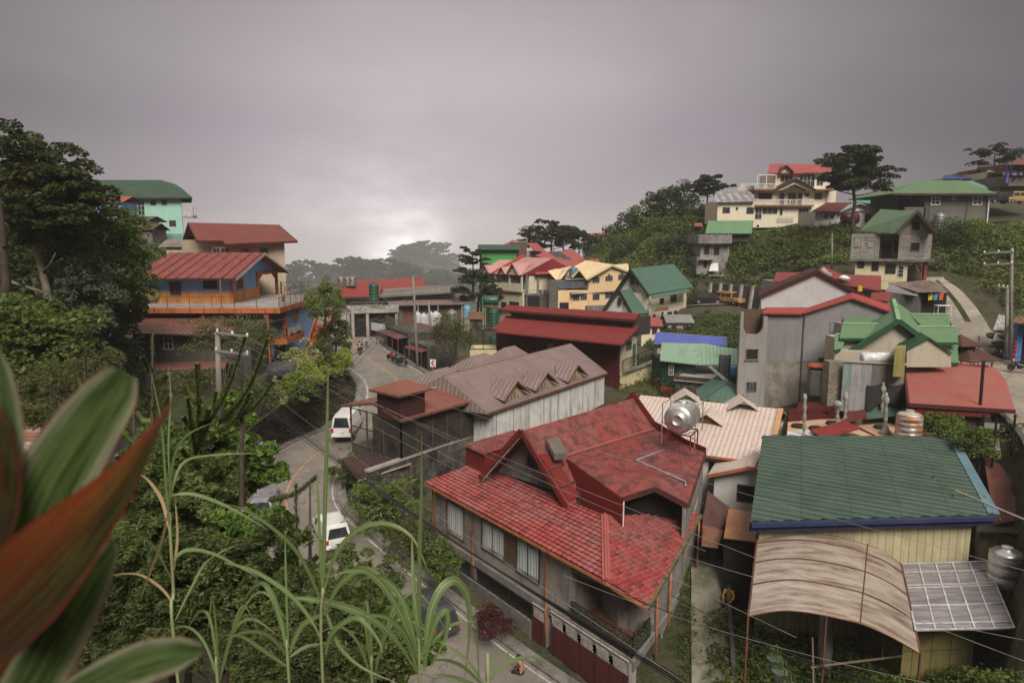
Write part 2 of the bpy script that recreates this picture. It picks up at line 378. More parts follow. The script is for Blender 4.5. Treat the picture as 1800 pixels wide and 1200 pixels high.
ctl=[(0,-8,-1.2),(-10,-8,-1.2),(12,-8,-1.6),(0,1,-3),(-10,3,-4),(10,3,-4.6),(0,8,-8.5),(-12,10,-8.5),(12,10,-10.5),(0,15,-13.8),(-14,16,-12),(16,16,-15),(0,22,-18.8),(-12,26,-18),(14,22,-18.8),(-25,20,-11),(-26,32,-13.5),(28,20,-15),(3,27,-21.2),(8,28,-21.3),(13,30,-20.8),(20,30,-20.5),(10.5,36,-17.8),(11.5,42,-17),(9.8,31,-20),(24,36,-19.3),(26,42,-17),(28,36,-17.5),(13,48,-18),(20,50,-15.5),(4,40,-20.5),(0,48,-19.5),(18,58,-13.8),(28,56,-12.5),(10,60,-16.5),(8,75,-15.5),(0,70,-15.5),(-3,60,-16.6),(-8,54,-17),(-2,52,-18.5),(30,48,-12.8),(34,62,-11.6),(17,66,-17),(22,64,-16.6),(18,74,-16),(26,72,-15.2),(25,78,-14.6),(13,68,-16.8),(30,70,-11.5),(-20.8,58.5,-12.3),(-22,54,-13.4),(-19.3,68,-12.5),(-18.6,73,-12.7),(-24,64,-12),(-30,66,-11.9),(-36,62,-12.3),(-30,57,-12.6),(-30,50,-14.6),(-24,48,-17),(-22,42,-18),(-18,38,-19),(-34,45,-14),(-45,55,-11),(-42,70,-9.5),(-55,75,-3),(-45,85,-6),(-60,95,0),(-50,105,0),(-58,112,1),(-38,95,-4),(-30,90,-6.5),(-28,80,-8.5),(-24,88,-11),(-20,82,-12.2),(-70,60,-2),(-60,40,-6),(-12,95,-13.4),(-12,110,-14),(-5,95,-14.6),(-15,130,-18),(-30,120,-14),(-40,140,-16),(-5,120,-15),(-8,140,-22),(0,85,-15.5),(8,95,-14.5),(15,95,-13.8),(20,86,-14),(5,118,-14),(12,118,-13),(20,118,-12),(0,130,-14),(5,145,-10),(20,140,-6),(10,160,-6),(24,165,0),(-12,180,-45),(-60,190,-50),(22,108,-11),(30,98,-11.2),(36,100,-10),(26,92,-12.5),(38,92,-10),(34,84,-11.3),(44,84,-7.5),(40,112,-6),(30,118,-6),(26,125,-3),(36,130,1),(50,128,3.3),(62,110,2),(48,112,.5),(44,100,-3),(52,96,-2),(52,88,-4.2),(60,86,-3.6),(66,92,-1),(72,104,2),(84,112,3),(95,130,7),(60,150,7),(40,160,6),(100,160,14),(34,145,5),(80,80,-2),(64,74,-5.5),(58,68,-9.5),(70,62,-6),(60,58,-11),(48,56,-12.2),(46,48,-12.6),(38,52,-12.8),(60,40,-12),(45,30,-15),(60,10,-12),(-70,10,-4),(-80,100,2),(130,120,12),(120,60,0)]
ctl=[Vector(c)for c in ctl]
for rd,st in((road1,7),(road2,8),(road3,10)):ctl+=[Vector(p)for p in rd[::st]]
CX=np.array([[c.x,c.y]for c in ctl]);CZ=np.array([c.z for c in ctl])
K=np.linalg.norm(CX[:,None]-CX[None],axis=2);K[np.diag_indices(len(K))]+=.02
A_=np.block([[K,np.c_[np.ones(len(K)),CX]],[np.c_[np.ones(len(K)),CX].T,np.zeros((3,3))]])
sol=np.linalg.solve(A_,np.r_[CZ,0,0,0])
def vnoise(x,y,s=1.,seed=0):
 """cheap smooth value noise"""
 x=np.asarray(x)/s+seed*17.3;y=np.asarray(y)/s-seed*9.1
 return(np.sin(x*1.3+np.sin(y*1.7+seed))+np.sin(y*1.9+np.sin(x*1.1+2*seed))+np.sin((x+y)*.9+seed*3))/3
def terrain(x,y,raw=False):
 x=np.atleast_1d(np.asarray(x,float));y=np.atleast_1d(np.asarray(y,float));sh=x.shape
 xf,yf=x.ravel(),y.ravel();z=np.empty_like(xf)
 for i in range(0,len(xf),20000):
  xc=np.clip(xf[i:i+20000],-110,150);yc=np.clip(yf[i:i+20000],-20,200)
  D=np.sqrt((xc[:,None]-CX[:,0])**2+(yc[:,None]-CX[:,1])**2)
  z[i:i+20000]=D@sol[:-3]+sol[-3]+sol[-2]*xc+sol[-1]*yc
 far=np.clip((yf-185)/120,0,1);far=far*far*(3-2*far)
 rd=-66+11*np.exp(-((xf+250)/190)**2)+7*np.sin(xf/54)-.06*np.maximum(0,xf+15);g1_=np.exp(-((yf-1090)/150)**2);r1=rd*g1_-200*(1-g1_)
 g2=np.exp(-((yf-1710)/180)**2);r2=(-90+54*np.exp(-((xf+215)/108)**2)+7*np.sin(xf/43))*g2-200*(1-g2)
 fz=np.maximum(r1,r2)+2*vnoise(xf,yf,30,3)
 side=np.clip((xf-30)/60,0,1);fz=fz*(1-side)+(-20-30*np.clip((yf-250)/200,0,1))*side
 z=z*(1-far)+fz*far
 z+=.18*vnoise(xf,yf,2.3,1)+.3*vnoise(xf,yf,6,2)
 if not raw:
  for rd,ww in((road1,w1),(road2,w2),(road3,w3)):
   Rp=np.array([[p.x,p.y,p.z]for p in rd]);m=(xf>Rp[:,0].min()-9)&(xf<Rp[:,0].max()+9)&(yf>Rp[:,1].min()-9)&(yf<Rp[:,1].max()+9)
   ix=np.where(m)[0]
   if len(ix)==0:continue
   D=np.sqrt((xf[ix][:,None]-Rp[:,0])**2+(yf[ix][:,None]-Rp[:,1])**2);k=D.argmin(1);d=D.min(1);wd_=np.array(ww)[k]
   m0,m1_=(.45,.9)if rd is road2 else(1.2,2.2);t=np.clip((d-wd_-m0)/m1_,0,1);t=t*t*(3-2*t);z[ix]=(Rp[k,2]-.22)*(1-t)+z[ix]*t
 return z.reshape(sh)
def tz(x,y):return float(terrain([x],[y])[0])
xs=np.r_[-1600,-1100,-800,-650,-560,-500,-460,-420,-380,-340,-310,-285,-260,-235,-215,-200,-180,-160,-145,-130,-120,-110,-95,-85,-78,np.arange(-72,100,1.),104,110,118,130,145,165,190,230,280,350,450,600,800,1100,1600]
ys=np.r_[-60,-30,-18,np.arange(-12,135,1.),np.arange(136,200,3.),np.arange(200,940,30.),np.arange(940,1240,18.),np.arange(1260,2000,40.),2300]
XX,YY=np.meshgrid(xs,ys);ZZ=terrain(XX,YY)
nyy,nxx=XX.shape;vv=np.stack([XX.ravel(),YY.ravel(),ZZ.ravel()],1)
ii=np.arange(nyy*nxx).reshape(nyy,nxx);fq=np.stack([ii[:-1,:-1],ii[:-1,1:],ii[1:,1:],ii[1:,:-1]],-1).reshape(-1,4)
def np_mesh(name,v,f,m,smooth=False,parent=None,shade=None):
 me=bpy.data.meshes.new(name);n,k=f.shape
 me.vertices.add(len(v));me.vertices.foreach_set('co',np.ascontiguousarray(v,dtype=np.float32).ravel())
 me.loops.add(n*k);me.loops.foreach_set('vertex_index',np.ascontiguousarray(f,dtype=np.int32).ravel())
 me.polygons.add(n);me.polygons.foreach_set('loop_start',np.arange(0,n*k,k,dtype=np.int32));me.polygons.foreach_set('loop_total',np.full(n,k,dtype=np.int32))
 me.update(calc_edges=True)
 if smooth:me.polygons.foreach_set('use_smooth',np.ones(n,dtype=bool))
 if shade is not None:
  a=me.attributes.new('shade','FLOAT','FACE');a.data.foreach_set('value',np.ascontiguousarray(shade,dtype=np.float32))
 me.materials.append(m)
 o=bpy.data.objects.new(name,me);COL.objects.link(o)
 if parent is not None:o.parent=parent
 return o
def ground_mat():
 t=NT('ground_soil');a=t.noise(.12,5,.65);b=t.noise(.8,5,.7);c=t.noise(6,4,.7)
 col=t.mixc(t.ramp(a,.4,.6),(.045,.055,.022),(.085,.075,.05));col=t.mixc(t.ramp(b,.45,.7),col,(.03,.045,.014));col=t.mixc(.6,col,t.mixc(c,(.2,.2,.2),(.8,.8,.8)),'OVERLAY')
 col=t.mixc(t.ramp(t.noise(2.5,4,.7),.45,.6,0,.6),col,(.11,.09,.06));t.set(col,.95,0,.2);t.bump(c,.2);return t.m
struct(np_mesh('ground',vv,fq,ground_mat(),True))
def road_mat(name,base,tone2,crack=1.):
 t=NT(name);a=t.noise(.25,5,.6);b=t.noise(2.2,5,.7);f=t.noise(25,3,.7)
 c=t.mixc(t.ramp(a,.4,.62),base,tone2);c=t.mixc(t.ramp(b,.5,.75,0,.45),c,sc(base,.62))
 v=t.n('ShaderNodeTexVoronoi');v.feature='DISTANCE_TO_EDGE';v.inputs['Scale'].default_value=.22;dn=t.n('ShaderNodeTexNoise');dn.inputs['Scale'].default_value=.6;t.link(t.tc.outputs['Object'],dn.inputs[0]);dv_=t.n('ShaderNodeVectorMath');dv_.operation='MULTIPLY_ADD';t.link(dn.outputs['Color'],dv_.inputs[0]);dv_.inputs[1].default_value=(4,4,4);t.link(t.tc.outputs['Object'],dv_.inputs[2]);t.link(dv_.outputs[0],v.inputs[0])
 c=t.mixc(t.ramp(v.outputs['Distance'],.004,.016,.7*crack,0),c,sc(base,.35))
 pt=t.noise(.55,2,.5,(1,1,1),'Object');c=t.mixc(t.ramp(pt,.63,.65,0,.35),c,sc(base,1.35));c=t.mixc(t.ramp(pt,.33,.345,.4,0),c,sc(base,.65))
 c=t.mixc(.5,c,t.mixc(f,sc(base,.6),sc(base,1.4)),'SOFT_LIGHT');t.set(c,.72,0,.35);t.bump(f,.01);return t.m
ASPH=road_mat('asphalt',(.26,.235,.21),(.20,.182,.162));CROAD=road_mat('concrete_road',(.34,.305,.265),(.25,.225,.195));PAINT_W=surf('road_paint_white',(.50,.48,.45),worn=(.22,.2,.19),amt=.9,nscale=2);PAINT_Y=surf('road_paint_orange',(.50,.30,.14),worn=(.25,.19,.14),amt=.9,nscale=2)
def strip(rd,lo,hi,dz=0.,i0=0,i1=None):
 m=MB();i1=i1 or len(rd);prev=None
 for i in range(i0,i1):
  p=rd[i];d=(rd[min(i+1,len(rd)-1)]-rd[max(i-1,0)]);n=Vector((-d.y,d.x,0)).normalized()
  a=lo[i]if isinstance(lo,list)else lo;b=hi[i]if isinstance(hi,list)else hi
  cur=(p+n*a+Vector((0,0,dz)),p+n*b+Vector((0,0,dz)))
  if prev:m.face(prev[0],prev[1],cur[1],cur[0])
  prev=cur
 return m
def kerb(rd,w,side,i0,i1,wid=.5,h=.14,dz=-.3):
 m=MB();prev=None
 for i in range(i0,i1):
  p=rd[i];d=(rd[min(i+1,len(rd)-1)]-rd[max(i-1,0)]);n=Vector((-d.y,d.x,0)).normalized()*side
  a=p+n*w[i];b=p+n*(w[i]+wid);u=Vector((0,0,h));dn=Vector((0,0,dz))
  cur=(a+dn,a+u,b+u,b+dn)
  if prev:
   for k in range(3):m.face(prev[k],prev[k+1],cur[k+1],cur[k])
  prev=cur
 return m
neg=lambda w,k=0.:[-x+k for x in w]
struct(strip(road1,neg(w1),w1,.0).build('road',ASPH));struct(strip(road2,neg(w2),w2,.0).build('road',CROAD));struct(strip(road3,neg(w3),w3,.0).build('road',ASPH))
n1=len(road1)
struct(strip(road1,-.07,.07,.012,8,100).build('road_marking',PAINT_Y));struct(strip(road1,neg(w1,.22),neg(w1,.34),.012,8,n1).build('road_marking',PAINT_W));struct(strip(road1,[x-.34 for x in w1],[x-.22 for x in w1],.012,8,n1).build('road_marking',PAINT_W))
struct(strip(road2,neg(w2,.3),neg(w2,.42),.012,42,len(road2)).build('road_marking',PAINT_W))
struct(kerb(road1,w1,1,4,n1,.7).build('pavement',CONC));struct(kerb(road1,w1,-1,4,n1,.9,.1).build('pavement',CONC))
tag(kerb(road2,w2,-1,46,len(road2),.35,.5,-5).build('retaining_wall',CONC_D),'stained concrete retaining wall under the left edge of the right-hand road','wall')
gs=strip(road2,-.28,.3,.03,3,24).build('grass_strip',leafmat('grass_green',(.03,.05,.012),(.10,.11,.03)));struct(gs)
# ================================================================== V
def leaf_quads(c,size,asp=2.2,up=.0,jit=.6,fold=False,droop=0.,r=None):
 r=r or rng;n=len(c);d=r.normal(size=(n,3));d[:,2]=d[:,2]*.55+up;d[:,2]-=droop;d/=np.linalg.norm(d,axis=1)[:,None]
 e=r.normal(size=(n,3));s=np.cross(d,e);s/=np.linalg.norm(s,axis=1)[:,None]+1e-9
 L_=(size*(1+jit*r.uniform(-1,1,n)))[:,None]if np.ndim(size)==0 else(size*(1+jit*r.uniform(-1,1,n)))[:,None]
 w=L_/asp
 v=np.stack([c-d*L_*.5,c-s*w*.5+d*L_*.02,c+d*L_*.5,c+s*w*.5+d*L_*.02],1)
 return v.reshape(-1,3)
def quads_mesh(name,v,m,parent=None,shade=None):
 n=len(v)//4;f=np.arange(4*n).reshape(n,4)
 if shade is None:shade=rng.uniform(0,1,n)
 return np_mesh(name,v,f,m,False,parent,shade)
def shell_points(n,rad,r,low=-.35):
 d=r.normal(size=(n*2,3));d/=np.linalg.norm(d,axis=1)[:,None];d=d[d[:,2]>low][:n]
 return d*(rad*r.uniform(.55,1.,(len(d),1))**.6)
def crown_arrays(rx,ry,rz_,nclump,nleaf,leaf,seed,clump_r=.3,asp=2.,flat=.8,shape='round',hollow=.45,droop=0.,low=-.5):
 r=np.random.default_rng(seed);V_=[];S=[]
 k=0;tries=0
 while k<nclump and tries<nclump*20:
  tries+=1
  d=r.normal(size=3);d/=np.linalg.norm(d)
  if d[2]<low:continue
  q=r.uniform(hollow,1)**.7;c=d*q*(1+.18*math.sin(5*d[0]+seed)+.15*math.sin(6*d[1]+seed*2))
  if shape=='cone':t=(c[2]+1)/2;c[0]*=(1.15-t);c[1]*=(1.15-t)
  if shape=='umbrella':c[2]=abs(c[2])*.6+.35*(1-math.hypot(c[0],c[1]))
  c=c*np.array([rx,ry,rz_]);cr=clump_r*min(rx,ry)*r.uniform(.55,1.25)
  p=shell_points(nleaf,cr,r);p[:,2]*=flat;p+=c
  V_.append(leaf_quads(p,leaf,asp,.15,.4,droop=droop,r=r));S.append(np.clip(r.uniform(0,1)*.6+r.uniform(0,.5,len(p)),0,1));k+=1
 return np.concatenate(V_),np.concatenate(S)
BARK=surf('tree_bark',(.11,.085,.065),worn=(.06,.05,.035),amt=.8,nscale=2,streak=.5);BARK_L=surf('pale_bark',(.30,.26,.21),worn=(.15,.12,.09),amt=.8,nscale=2)
LF_DARK=leafmat('dark_green_leaves',(.020,.040,.012),(.085,.12,.034));LF_MID=leafmat('green_leaves',(.03,.055,.012),(.17,.22,.055));LF_LIGHT=leafmat('light_green_leaves',(.06,.095,.018),(.20,.26,.06))
LF_PINE=leafmat('pine_needles',(.014,.024,.010),(.055,.075,.030),.2);LF_OLIVE=leafmat('olive_leaves',(.05,.055,.02),(.15,.16,.06));LF_YEL=leafmat('variegated_leaves',(.14,.17,.04),(.55,.53,.24),.3);LF_GREY=leafmat('grey_green_leaves',(.06,.08,.045),(.17,.20,.12));LF_LIME=leafmat('lime_leaves',(.12,.17,.02),(.38,.44,.07));LF_RED=leafmat('dark_red_leaves',(.05,.012,.014),(.12,.03,.03));LF_HILL=leafmat('hillside_leaves',(.025,.045,.012),(.19,.225,.06),.3,.6,.12)
def trunk_mesh(h,r0,seed,branches=6,spread=2.,lean=0.,top_=.25,start=.4):
 r=random.Random(seed);m=MB();pts=[];x=y=0
 for i in range(7):t=i/6;pts.append(Vector((x,y,h*t)));x+=r.uniform(-.03,.03)*h+lean*h/6;y+=r.uniform(-.03,.03)*h
 m.tube(pts,[r0*(1-.75*i/6)for i in range(7)],8)
 for b in range(branches):
  t=start+(1-start)*(b+.5)/branches;k=min(5,int(t*6));p=pts[k].lerp(pts[k+1],t*6-k);a=b*2.4+r.uniform(-.4,.4);L_=spread*(1.15-t*.6)*r.uniform(.7,1.1)
  q1=p+Vector((math.cos(a)*L_*.5,math.sin(a)*L_*.5,L_*.22));q2=p+Vector((math.cos(a)*L_,math.sin(a)*L_,L_*.5*r.uniform(.5,1.3)))
  rr=r0*(1-.75*t)*.55;m.tube([p,q1,q2],[rr,rr*.65,rr*.25],5)
  if L_>1.5:
   a2=a+r.uniform(.5,.9);m.tube([q1,q1+Vector((math.cos(a2),math.sin(a2),.5))*L_*.45],[rr*.5,rr*.15],4)
 return m,pts
def tree(label,loc,h,rx,rz_,mat_,seed=1,name='tree',cat='tree',group=None,trunk=True,nclump=55,nleaf=70,leaf=.3,cz=None,clump_r=.3,asp=2.,flat=.8,shape='round',bark=None,low=-.5,droop=0.,ry=None,hollow=.45,r0=None,lean=0.,start=.4):
 t=thing(name,label,cat,loc,group);ry=ry or rx;cz=h-rz_*.85 if cz is None else cz
 v,s=crown_arrays(rx,ry,rz_,nclump,nleaf,leaf,seed,clump_r,asp,flat,shape,hollow,droop,low)
 top_off=lean*h
 v=v+np.array([top_off,0,cz]);quads_mesh('crown' if trunk else 'foliage',v,mat_,t,s)
 if trunk:
  m,_=trunk_mesh(h*.86,r0 or h*.022+.05,seed,9,rx*.8,lean,start=start);m.build('trunk',bark or BARK,t,smooth=True,local=True)
 return t
def pine_arrays(h,spread,seed,nb=14,start=.45,leaf=.42,flat_top=True,dens=90):
 """pine with a bare trunk and flat, layered needle clumps on long limbs"""
 r=random.Random(seed);nr=np.random.default_rng(seed);m=MB();pts=[];x=0.;y=0.
 for i in range(8):t=i/7;pts.append(Vector((x,y,h*.95*t)));x+=r.uniform(-.035,.035)*h*.6;y+=r.uniform(-.03,.03)*h*.6
 r0=h*.024+.06;m.tube(pts,[r0*(1-.8*i/7)for i in range(8)],8);V_=[];S=[]
 for b in range(nb):
  t=start+(1-start)*((b+.3)/nb)**.9;k=min(6,int(t*7));p=pts[k].lerp(pts[k+1],t*7-k);a=b*2.399+r.uniform(-.5,.5);L_=spread*(.65+.5*math.sin(math.pi*min(1,(t-start)/(1-start)*.8+.25)))*r.uniform(.6,1.1)
  up=r.uniform(.05,.4);rr=r0*.42*(1-.6*t);q1=p+Vector((math.cos(a)*L_*.5,math.sin(a)*L_*.5,L_*up*.35));q2=p+Vector((math.cos(a)*L_,math.sin(a)*L_,L_*up));m.tube([p,q1,q2],[rr,rr*.6,rr*.2],5)
  for j in range(7):
   c=q1.lerp(q2,r.uniform(0.,1.08));c=c+Vector((r.gauss(0,L_*.17),r.gauss(0,L_*.17),r.uniform(0,L_*.18)));cr=L_*r.uniform(.16,.27)
   pp=shell_points(dens//2,cr,nr,-.2);pp[:,2]*=.55;pp+=np.array(c);V_.append(leaf_quads(pp,leaf,2.5,.5,.4,r=nr));S.append(np.clip(nr.uniform(0,.5)+nr.uniform(0,.5,len(pp)),0,1))
   m.tube([q1.lerp(q2,.3),c],[rr*.3,rr*.08],3,False)
 return m,np.concatenate(V_),np.concatenate(S)
def pine(label,loc,h,spread,seed=1,group=None,nb=14,start=.45,leaf=.42,dens=90,mat_=None,rz=0):
 t=thing('pine_tree',label,'pine tree',loc,group,rz);m,v,s=pine_arrays(h,spread,seed,nb,start,leaf,dens=dens)
 m.build('trunk',BARK,t,smooth=True,local=True);quads_mesh('crown',v,mat_ or LF_PINE,t,s);return t
def cover(name,region,n_clump,mat_,leaf=.35,cr=(.5,1.4),nleaf=45,seed=5,zoff=0.,asp=1.9,cond=None,label=None,flatten=.75):
 """ground cover grown over an area of the terrain: one counted-as-nothing mass of leafy clumps"""
 r=np.random.default_rng(seed);poly=np.array(region,float);lo,hi=poly.min(0),poly.max(0);P=[]
 while len(P)<n_clump:
  q=r.uniform(lo,hi,(n_clump,2));inside=np.zeros(len(q),bool);j=len(poly)-1
  for i in range(len(poly)):
   a,b=poly[i],poly[j];c=((a[1]>q[:,1])!=(b[1]>q[:,1]))&(q[:,0]<(b[0]-a[0])*(q[:,1]-a[1])/(b[1]-a[1]+1e-12)+a[0]);inside^=c;j=i
  q=q[inside]
  if cond is not None and len(q):q=q[cond(q)]
  P+=list(q)
 P=np.array(P[:n_clump]);z=terrain(P[:,0],P[:,1])+zoff;V_=[];S=[]
 big=(vnoise(P[:,0],P[:,1],3.5,4)+1)/2
 for i,(p,zz)in enumerate(zip(P,z)):
  k=r.uniform(*cr)*(0.7+.6*big[i]);pp=shell_points(nleaf,k,r,-.1);pp[:,2]*=flatten;pp+=np.array([p[0],p[1],zz+k*.15])
  V_.append(leaf_quads(pp,leaf,asp,.1,.4,r=r));S.append(np.clip(r.uniform(0,.65)+r.uniform(0,.45,len(pp)),0,1))
 return tag(quads_mesh(name,np.concatenate(V_),mat_,None,np.concatenate(S)),label,None,None,'stuff')
def shrub(label,loc,rx,rz_,mat_,seed=1,name='shrub',cat='shrub',group=None,nclump=46,nleaf=85,leaf=.18,ry=None,asp=2.,**kw):
 t=thing(name,label,cat,loc,group);v,s=crown_arrays(rx,ry or rx,rz_,nclump,nleaf,leaf,seed,kw.pop('clump_r',.36),asp,low=-.2,**kw)
 v=v+np.array([0,0,rz_*.35]);quads_mesh('foliage',v,mat_,t,s)
 m=MB();rr=random.Random(seed)
 for i in range(5):a=rr.uniform(0,6.28);m.tube([(0,0,-.4),(math.cos(a)*rx*.25,math.sin(a)*rx*.25,rz_*.4),(math.cos(a)*rx*.5,math.sin(a)*rx*.5,rz_*.9)],[.05,.035,.012],5)
 m.build('stems',BARK,t,local=True);return t
# ================================================================== T
def PLN(px,py,p0,n):
 d=ray(px,py);return d*(Vector(p0).dot(n)/d.dot(n))
def clip_mesh(bm,poly,n):
 c=sum((Vector(p)for p in poly),Vector())/len(poly)
 for i in range(len(poly)):
  a=Vector(poly[i]);b=Vector(poly[(i+1)%len(poly)]);k=(b-a).cross(n).normalized()
  if k.dot(c-a)>0:k=-k
  bmesh.ops.bisect_plane(bm,geom=bm.verts[:]+bm.edges[:]+bm.faces[:],plane_co=a,plane_no=k,clear_outer=True)
def tile_plane(name,poly,m,parent,rowdir=None,p=.28,q=.40,amp=.035,step=.045,corr=False,th=.1):
 """real rolled-tile (or corrugated) surface over a convex roof plane, on top of a thin solid slab"""
 poly=[Vector(x)for x in poly];n=(poly[1]-poly[0]).cross(poly[2]-poly[0]).normalized()
 if n.z<0:n=-n
 h=Vector(rowdir).normalized()if rowdir is not None else Vector((-n.y,n.x,0)).normalized()
 h=(h-n*h.dot(n)).normalized();up=n.cross(h);o=poly[0]
 us=[(x-o).dot(h)for x in poly];vs=[(x-o).dot(up)for x in poly];u0,u1,v0,v1=min(us),max(us),min(vs),max(vs)
 nu=int((u1-u0)/(p/6))+2;U=u0+np.arange(nu)*(p/6)
 if corr:Vv=np.array([v0,v1]);H=np.zeros(2)
 else:
  rows=int((v1-v0)/q)+2;Vv=[];H=[]
  for i in range(rows):Vv+=[v0+i*q+.001,v0+(i+1)*q-.001];H+=[step,0]
  Vv=np.array(Vv);H=np.array(H)
 UU,VV_=np.meshgrid(U,Vv);ph=UU*2*math.pi/p
 hh=amp*(np.abs(np.sin(ph/2))**.7 if not corr else.5+.5*np.sin(ph))+H[:,None]+.004
 if not corr:hh=hh+.012*rng.normal(size=hh.shape)*0+.01*vnoise(UU,VV_,1.3,2)
 Pn=np.array(o)+UU[...,None]*np.array(h)+VV_[...,None]*np.array(up)+hh[...,None]*np.array(n)
 ny_,nx_=UU.shape;ix=np.arange(nx_*ny_).reshape(ny_,nx_);fq_=np.stack([ix[:-1,:-1],ix[:-1,1:],ix[1:,1:],ix[1:,:-1]],-1).reshape(-1,4)
 me=bpy.data.meshes.new(name);me.from_pydata(Pn.reshape(-1,3).tolist(),[],fq_.tolist())
 bm=bmesh.new();bm.from_mesh(me);clip_mesh(bm,poly,n)
 ply=poly if n.dot((poly[1]-poly[0]).cross(poly[2]-poly[0]))>0 else poly[::-1]
 off=top(parent)
 vt=[bm.verts.new(x)for x in ply];vb=[bm.verts.new(x-Vector((0,0,th)))for x in ply];k=len(ply)
 bm.faces.new(vt);bm.faces.new(vb[::-1])
 for i in range(k):bm.faces.new((vt[i],vb[i],vb[(i+1)%k],vt[(i+1)%k]))
 bmesh.ops.translate(bm,verts=bm.verts[:],vec=-off);uvl=bm.loops.layers.uv.new('UVMap')
 for f in bm.faces:
  for l in f.loops:w=l.vert.co+off-o;l[uvl].uv=(w.dot(h),w.dot(up))
 bm.to_mesh(me);bm.free();me.materials.append(m);ob=bpy.data.objects.new(name,me);COL.objects.link(ob);ob.parent=parent;return ob
def roof_red(name,base,worn,moss,**k):
 """weathered painted roof: faded paint, dark lichen blotches and streaks"""
 if name in MATS:return MATS[name]
 base,worn=desat(base),desat(worn);t=NT(name);u,v=t.uv();big=t.noise(.35,5,.62,dist=.6);mid=t.noise(1.6,6,.72);st=t.noise(1.,6,.75,(7.,.4,1),'UV');fine=t.noise(14,4,.7)
 c=t.mixc(t.ramp(big,.40,.58),base,worn)
 c=t.mixc(t.ramp(mid,k.get('m0',.5),k.get('m1',.66),0,k.get('mossamt',.8)),c,moss)
 c=t.mixc(t.ramp(st,.5,.72,0,k.get('stk',.6)),c,moss)
 c=t.mixc(t.ramp(fine,.58,.75,0,.5),c,sc(worn,1.5))
 if k.get('corr'):
  h=t.math('MULTIPLY_ADD',t.math('SINE',t.math('MULTIPLY',u,2*math.pi/k['corr'])),.5,.5)
  c=t.mixc(t.ramp(h,.0,.55,.6,0),c,sc(moss,.6));t.bump(h,.03)
  w=t.n('ShaderNodeTexWhiteNoise');w.noise_dimensions='2D';cb=t.n('ShaderNodeCombineXYZ')
  t.link(t.math('FLOOR',t.math('DIVIDE',u,.8)),cb.inputs[0]);t.link(t.math('FLOOR',t.math('DIVIDE',v,2.3)),cb.inputs[1]);t.link(cb.outputs[0],w.inputs[0])
  c=t.mixc(t.ramp(w.outputs[0],.6,1,0,.3),c,worn);lp=t.math('ABSOLUTE',t.math('SUBTRACT',t.math('FRACT',t.math('DIVIDE',v,2.3)),.5));c=t.mixc(t.ramp(lp,.48,.495,0,.7),c,moss)
 else:t.bump(fine,.006)
 if k.get('rows'):
  fr=t.math('FRACT',t.math('DIVIDE',v,k['rows']));c=t.mixc(t.ramp(fr,.0,.3,.9,0),c,sc(moss,.6))
  w=t.n('ShaderNodeTexWhiteNoise');w.noise_dimensions='2D';cb=t.n('ShaderNodeCombineXYZ')
  t.link(t.math('FLOOR',t.math('DIVIDE',u,k.get('cols',.28))),cb.inputs[0]);t.link(t.math('FLOOR',t.math('DIVIDE',v,k['rows'])),cb.inputs[1]);t.link(cb.outputs[0],w.inputs[0])
  c=t.mixc(t.ramp(w.outputs[0],.4,1,0,.45),c,sc(worn,1.25));c=t.mixc(t.ramp(w.outputs[0],.25,0,0,.45),c,moss)
 t.set(c,.62,0,.35);MATS[name]=t.m;return t.m
TILE_RED=roof_red('lichen_red_tiles',(.34,.030,.028),(.31,.08,.075),(.055,.028,.024),rows=.27,cols=.38,mossamt=.55,m0=.52,m1=.7,stk=.35)
CORR_RED=roof_red('faded_red_corrugated',(.37,.030,.025),(.32,.075,.062),(.075,.024,.02),corr=.11,mossamt=.9,m0=.46,m1=.6)
RED_RIB=surf('dark_red_ribbed_sheet',(.27,.02,.014),'rib',.16,worn=(.2,.025,.02),amt=.6,depth=.02,streak=.4,rough=.6)
RED_TRIM=surf('red_painted_trim',(.22,.024,.02),worn=(.13,.03,.025),amt=.6,rough=.5);MAROON_TRIM=surf('maroon_trim',(.13,.03,.022),worn=(.07,.022,.018),amt=.7)
COPPER=plain('copper_coloured_pipe',(.36,.13,.055),.5);ORANGE=surf('orange_painted_concrete',(.50,.165,.04),worn=(.34,.115,.04),amt=.8,streak=.9,dirt=(.05,.03,.025),nscale=.8)
def pipe(root,pts,r=.055,m=None,name='downpipe',label=None):return MB().tube(pts,r,8).build(name,m or COPPER,root,smooth=True,label=label)
# ================================================================== M
ze=-15.4
A=G(747,848,ze);Bp=G(1066,1022,ze);H=G(1063,907,-14.3);Ap=G(835,812,-14.3)
e=Vector((Bp.x-A.x,Bp.y-A.y,0)).normalized();pin=Vector((-e.y,e.x,0));pin=pin if pin.x>0 else-pin
nR=pin.cross(H-Bp).normalized()
B=PLN(1138,1066,Bp,nR);C=PLN(1231,904,Bp,nR)
gR=Vector((C.x-B.x,C.y-B.y,0)).normalized()
mh=thing('red_tiled_house','big grey concrete house with lichen-stained red tiled roof, curtained windows and steel tank on top','house',at_z((A+C)/2,-21.3))
tile_plane('roof',[A,Bp,H,Ap],TILE_RED,mh,rowdir=e,p=.38,q=.27,step=.06,amp=.055);tile_plane('roof',[Bp,B,C,H],TILE_RED,mh,rowdir=pin,p=.38,q=.27,step=.06,amp=.055)
MB().beam(Bp+Vector((0,0,.1)),H+Vector((0,0,.1)),.38,.08).tube([Bp+Vector((0,0,.14)),H+Vector((0,0,.14))],.09,6).build('hip_cap',surf('pink_hip_cap',(.40,.12,.11),worn=(.30,.09,.08)),mh)
fascia(mh,COPPER,[(A-Vector((0,0,.05)),Bp-Vector((0,0,.05))),(Bp-Vector((0,0,.05)),B-Vector((0,0,.05)))],.1,.14,'gutter')
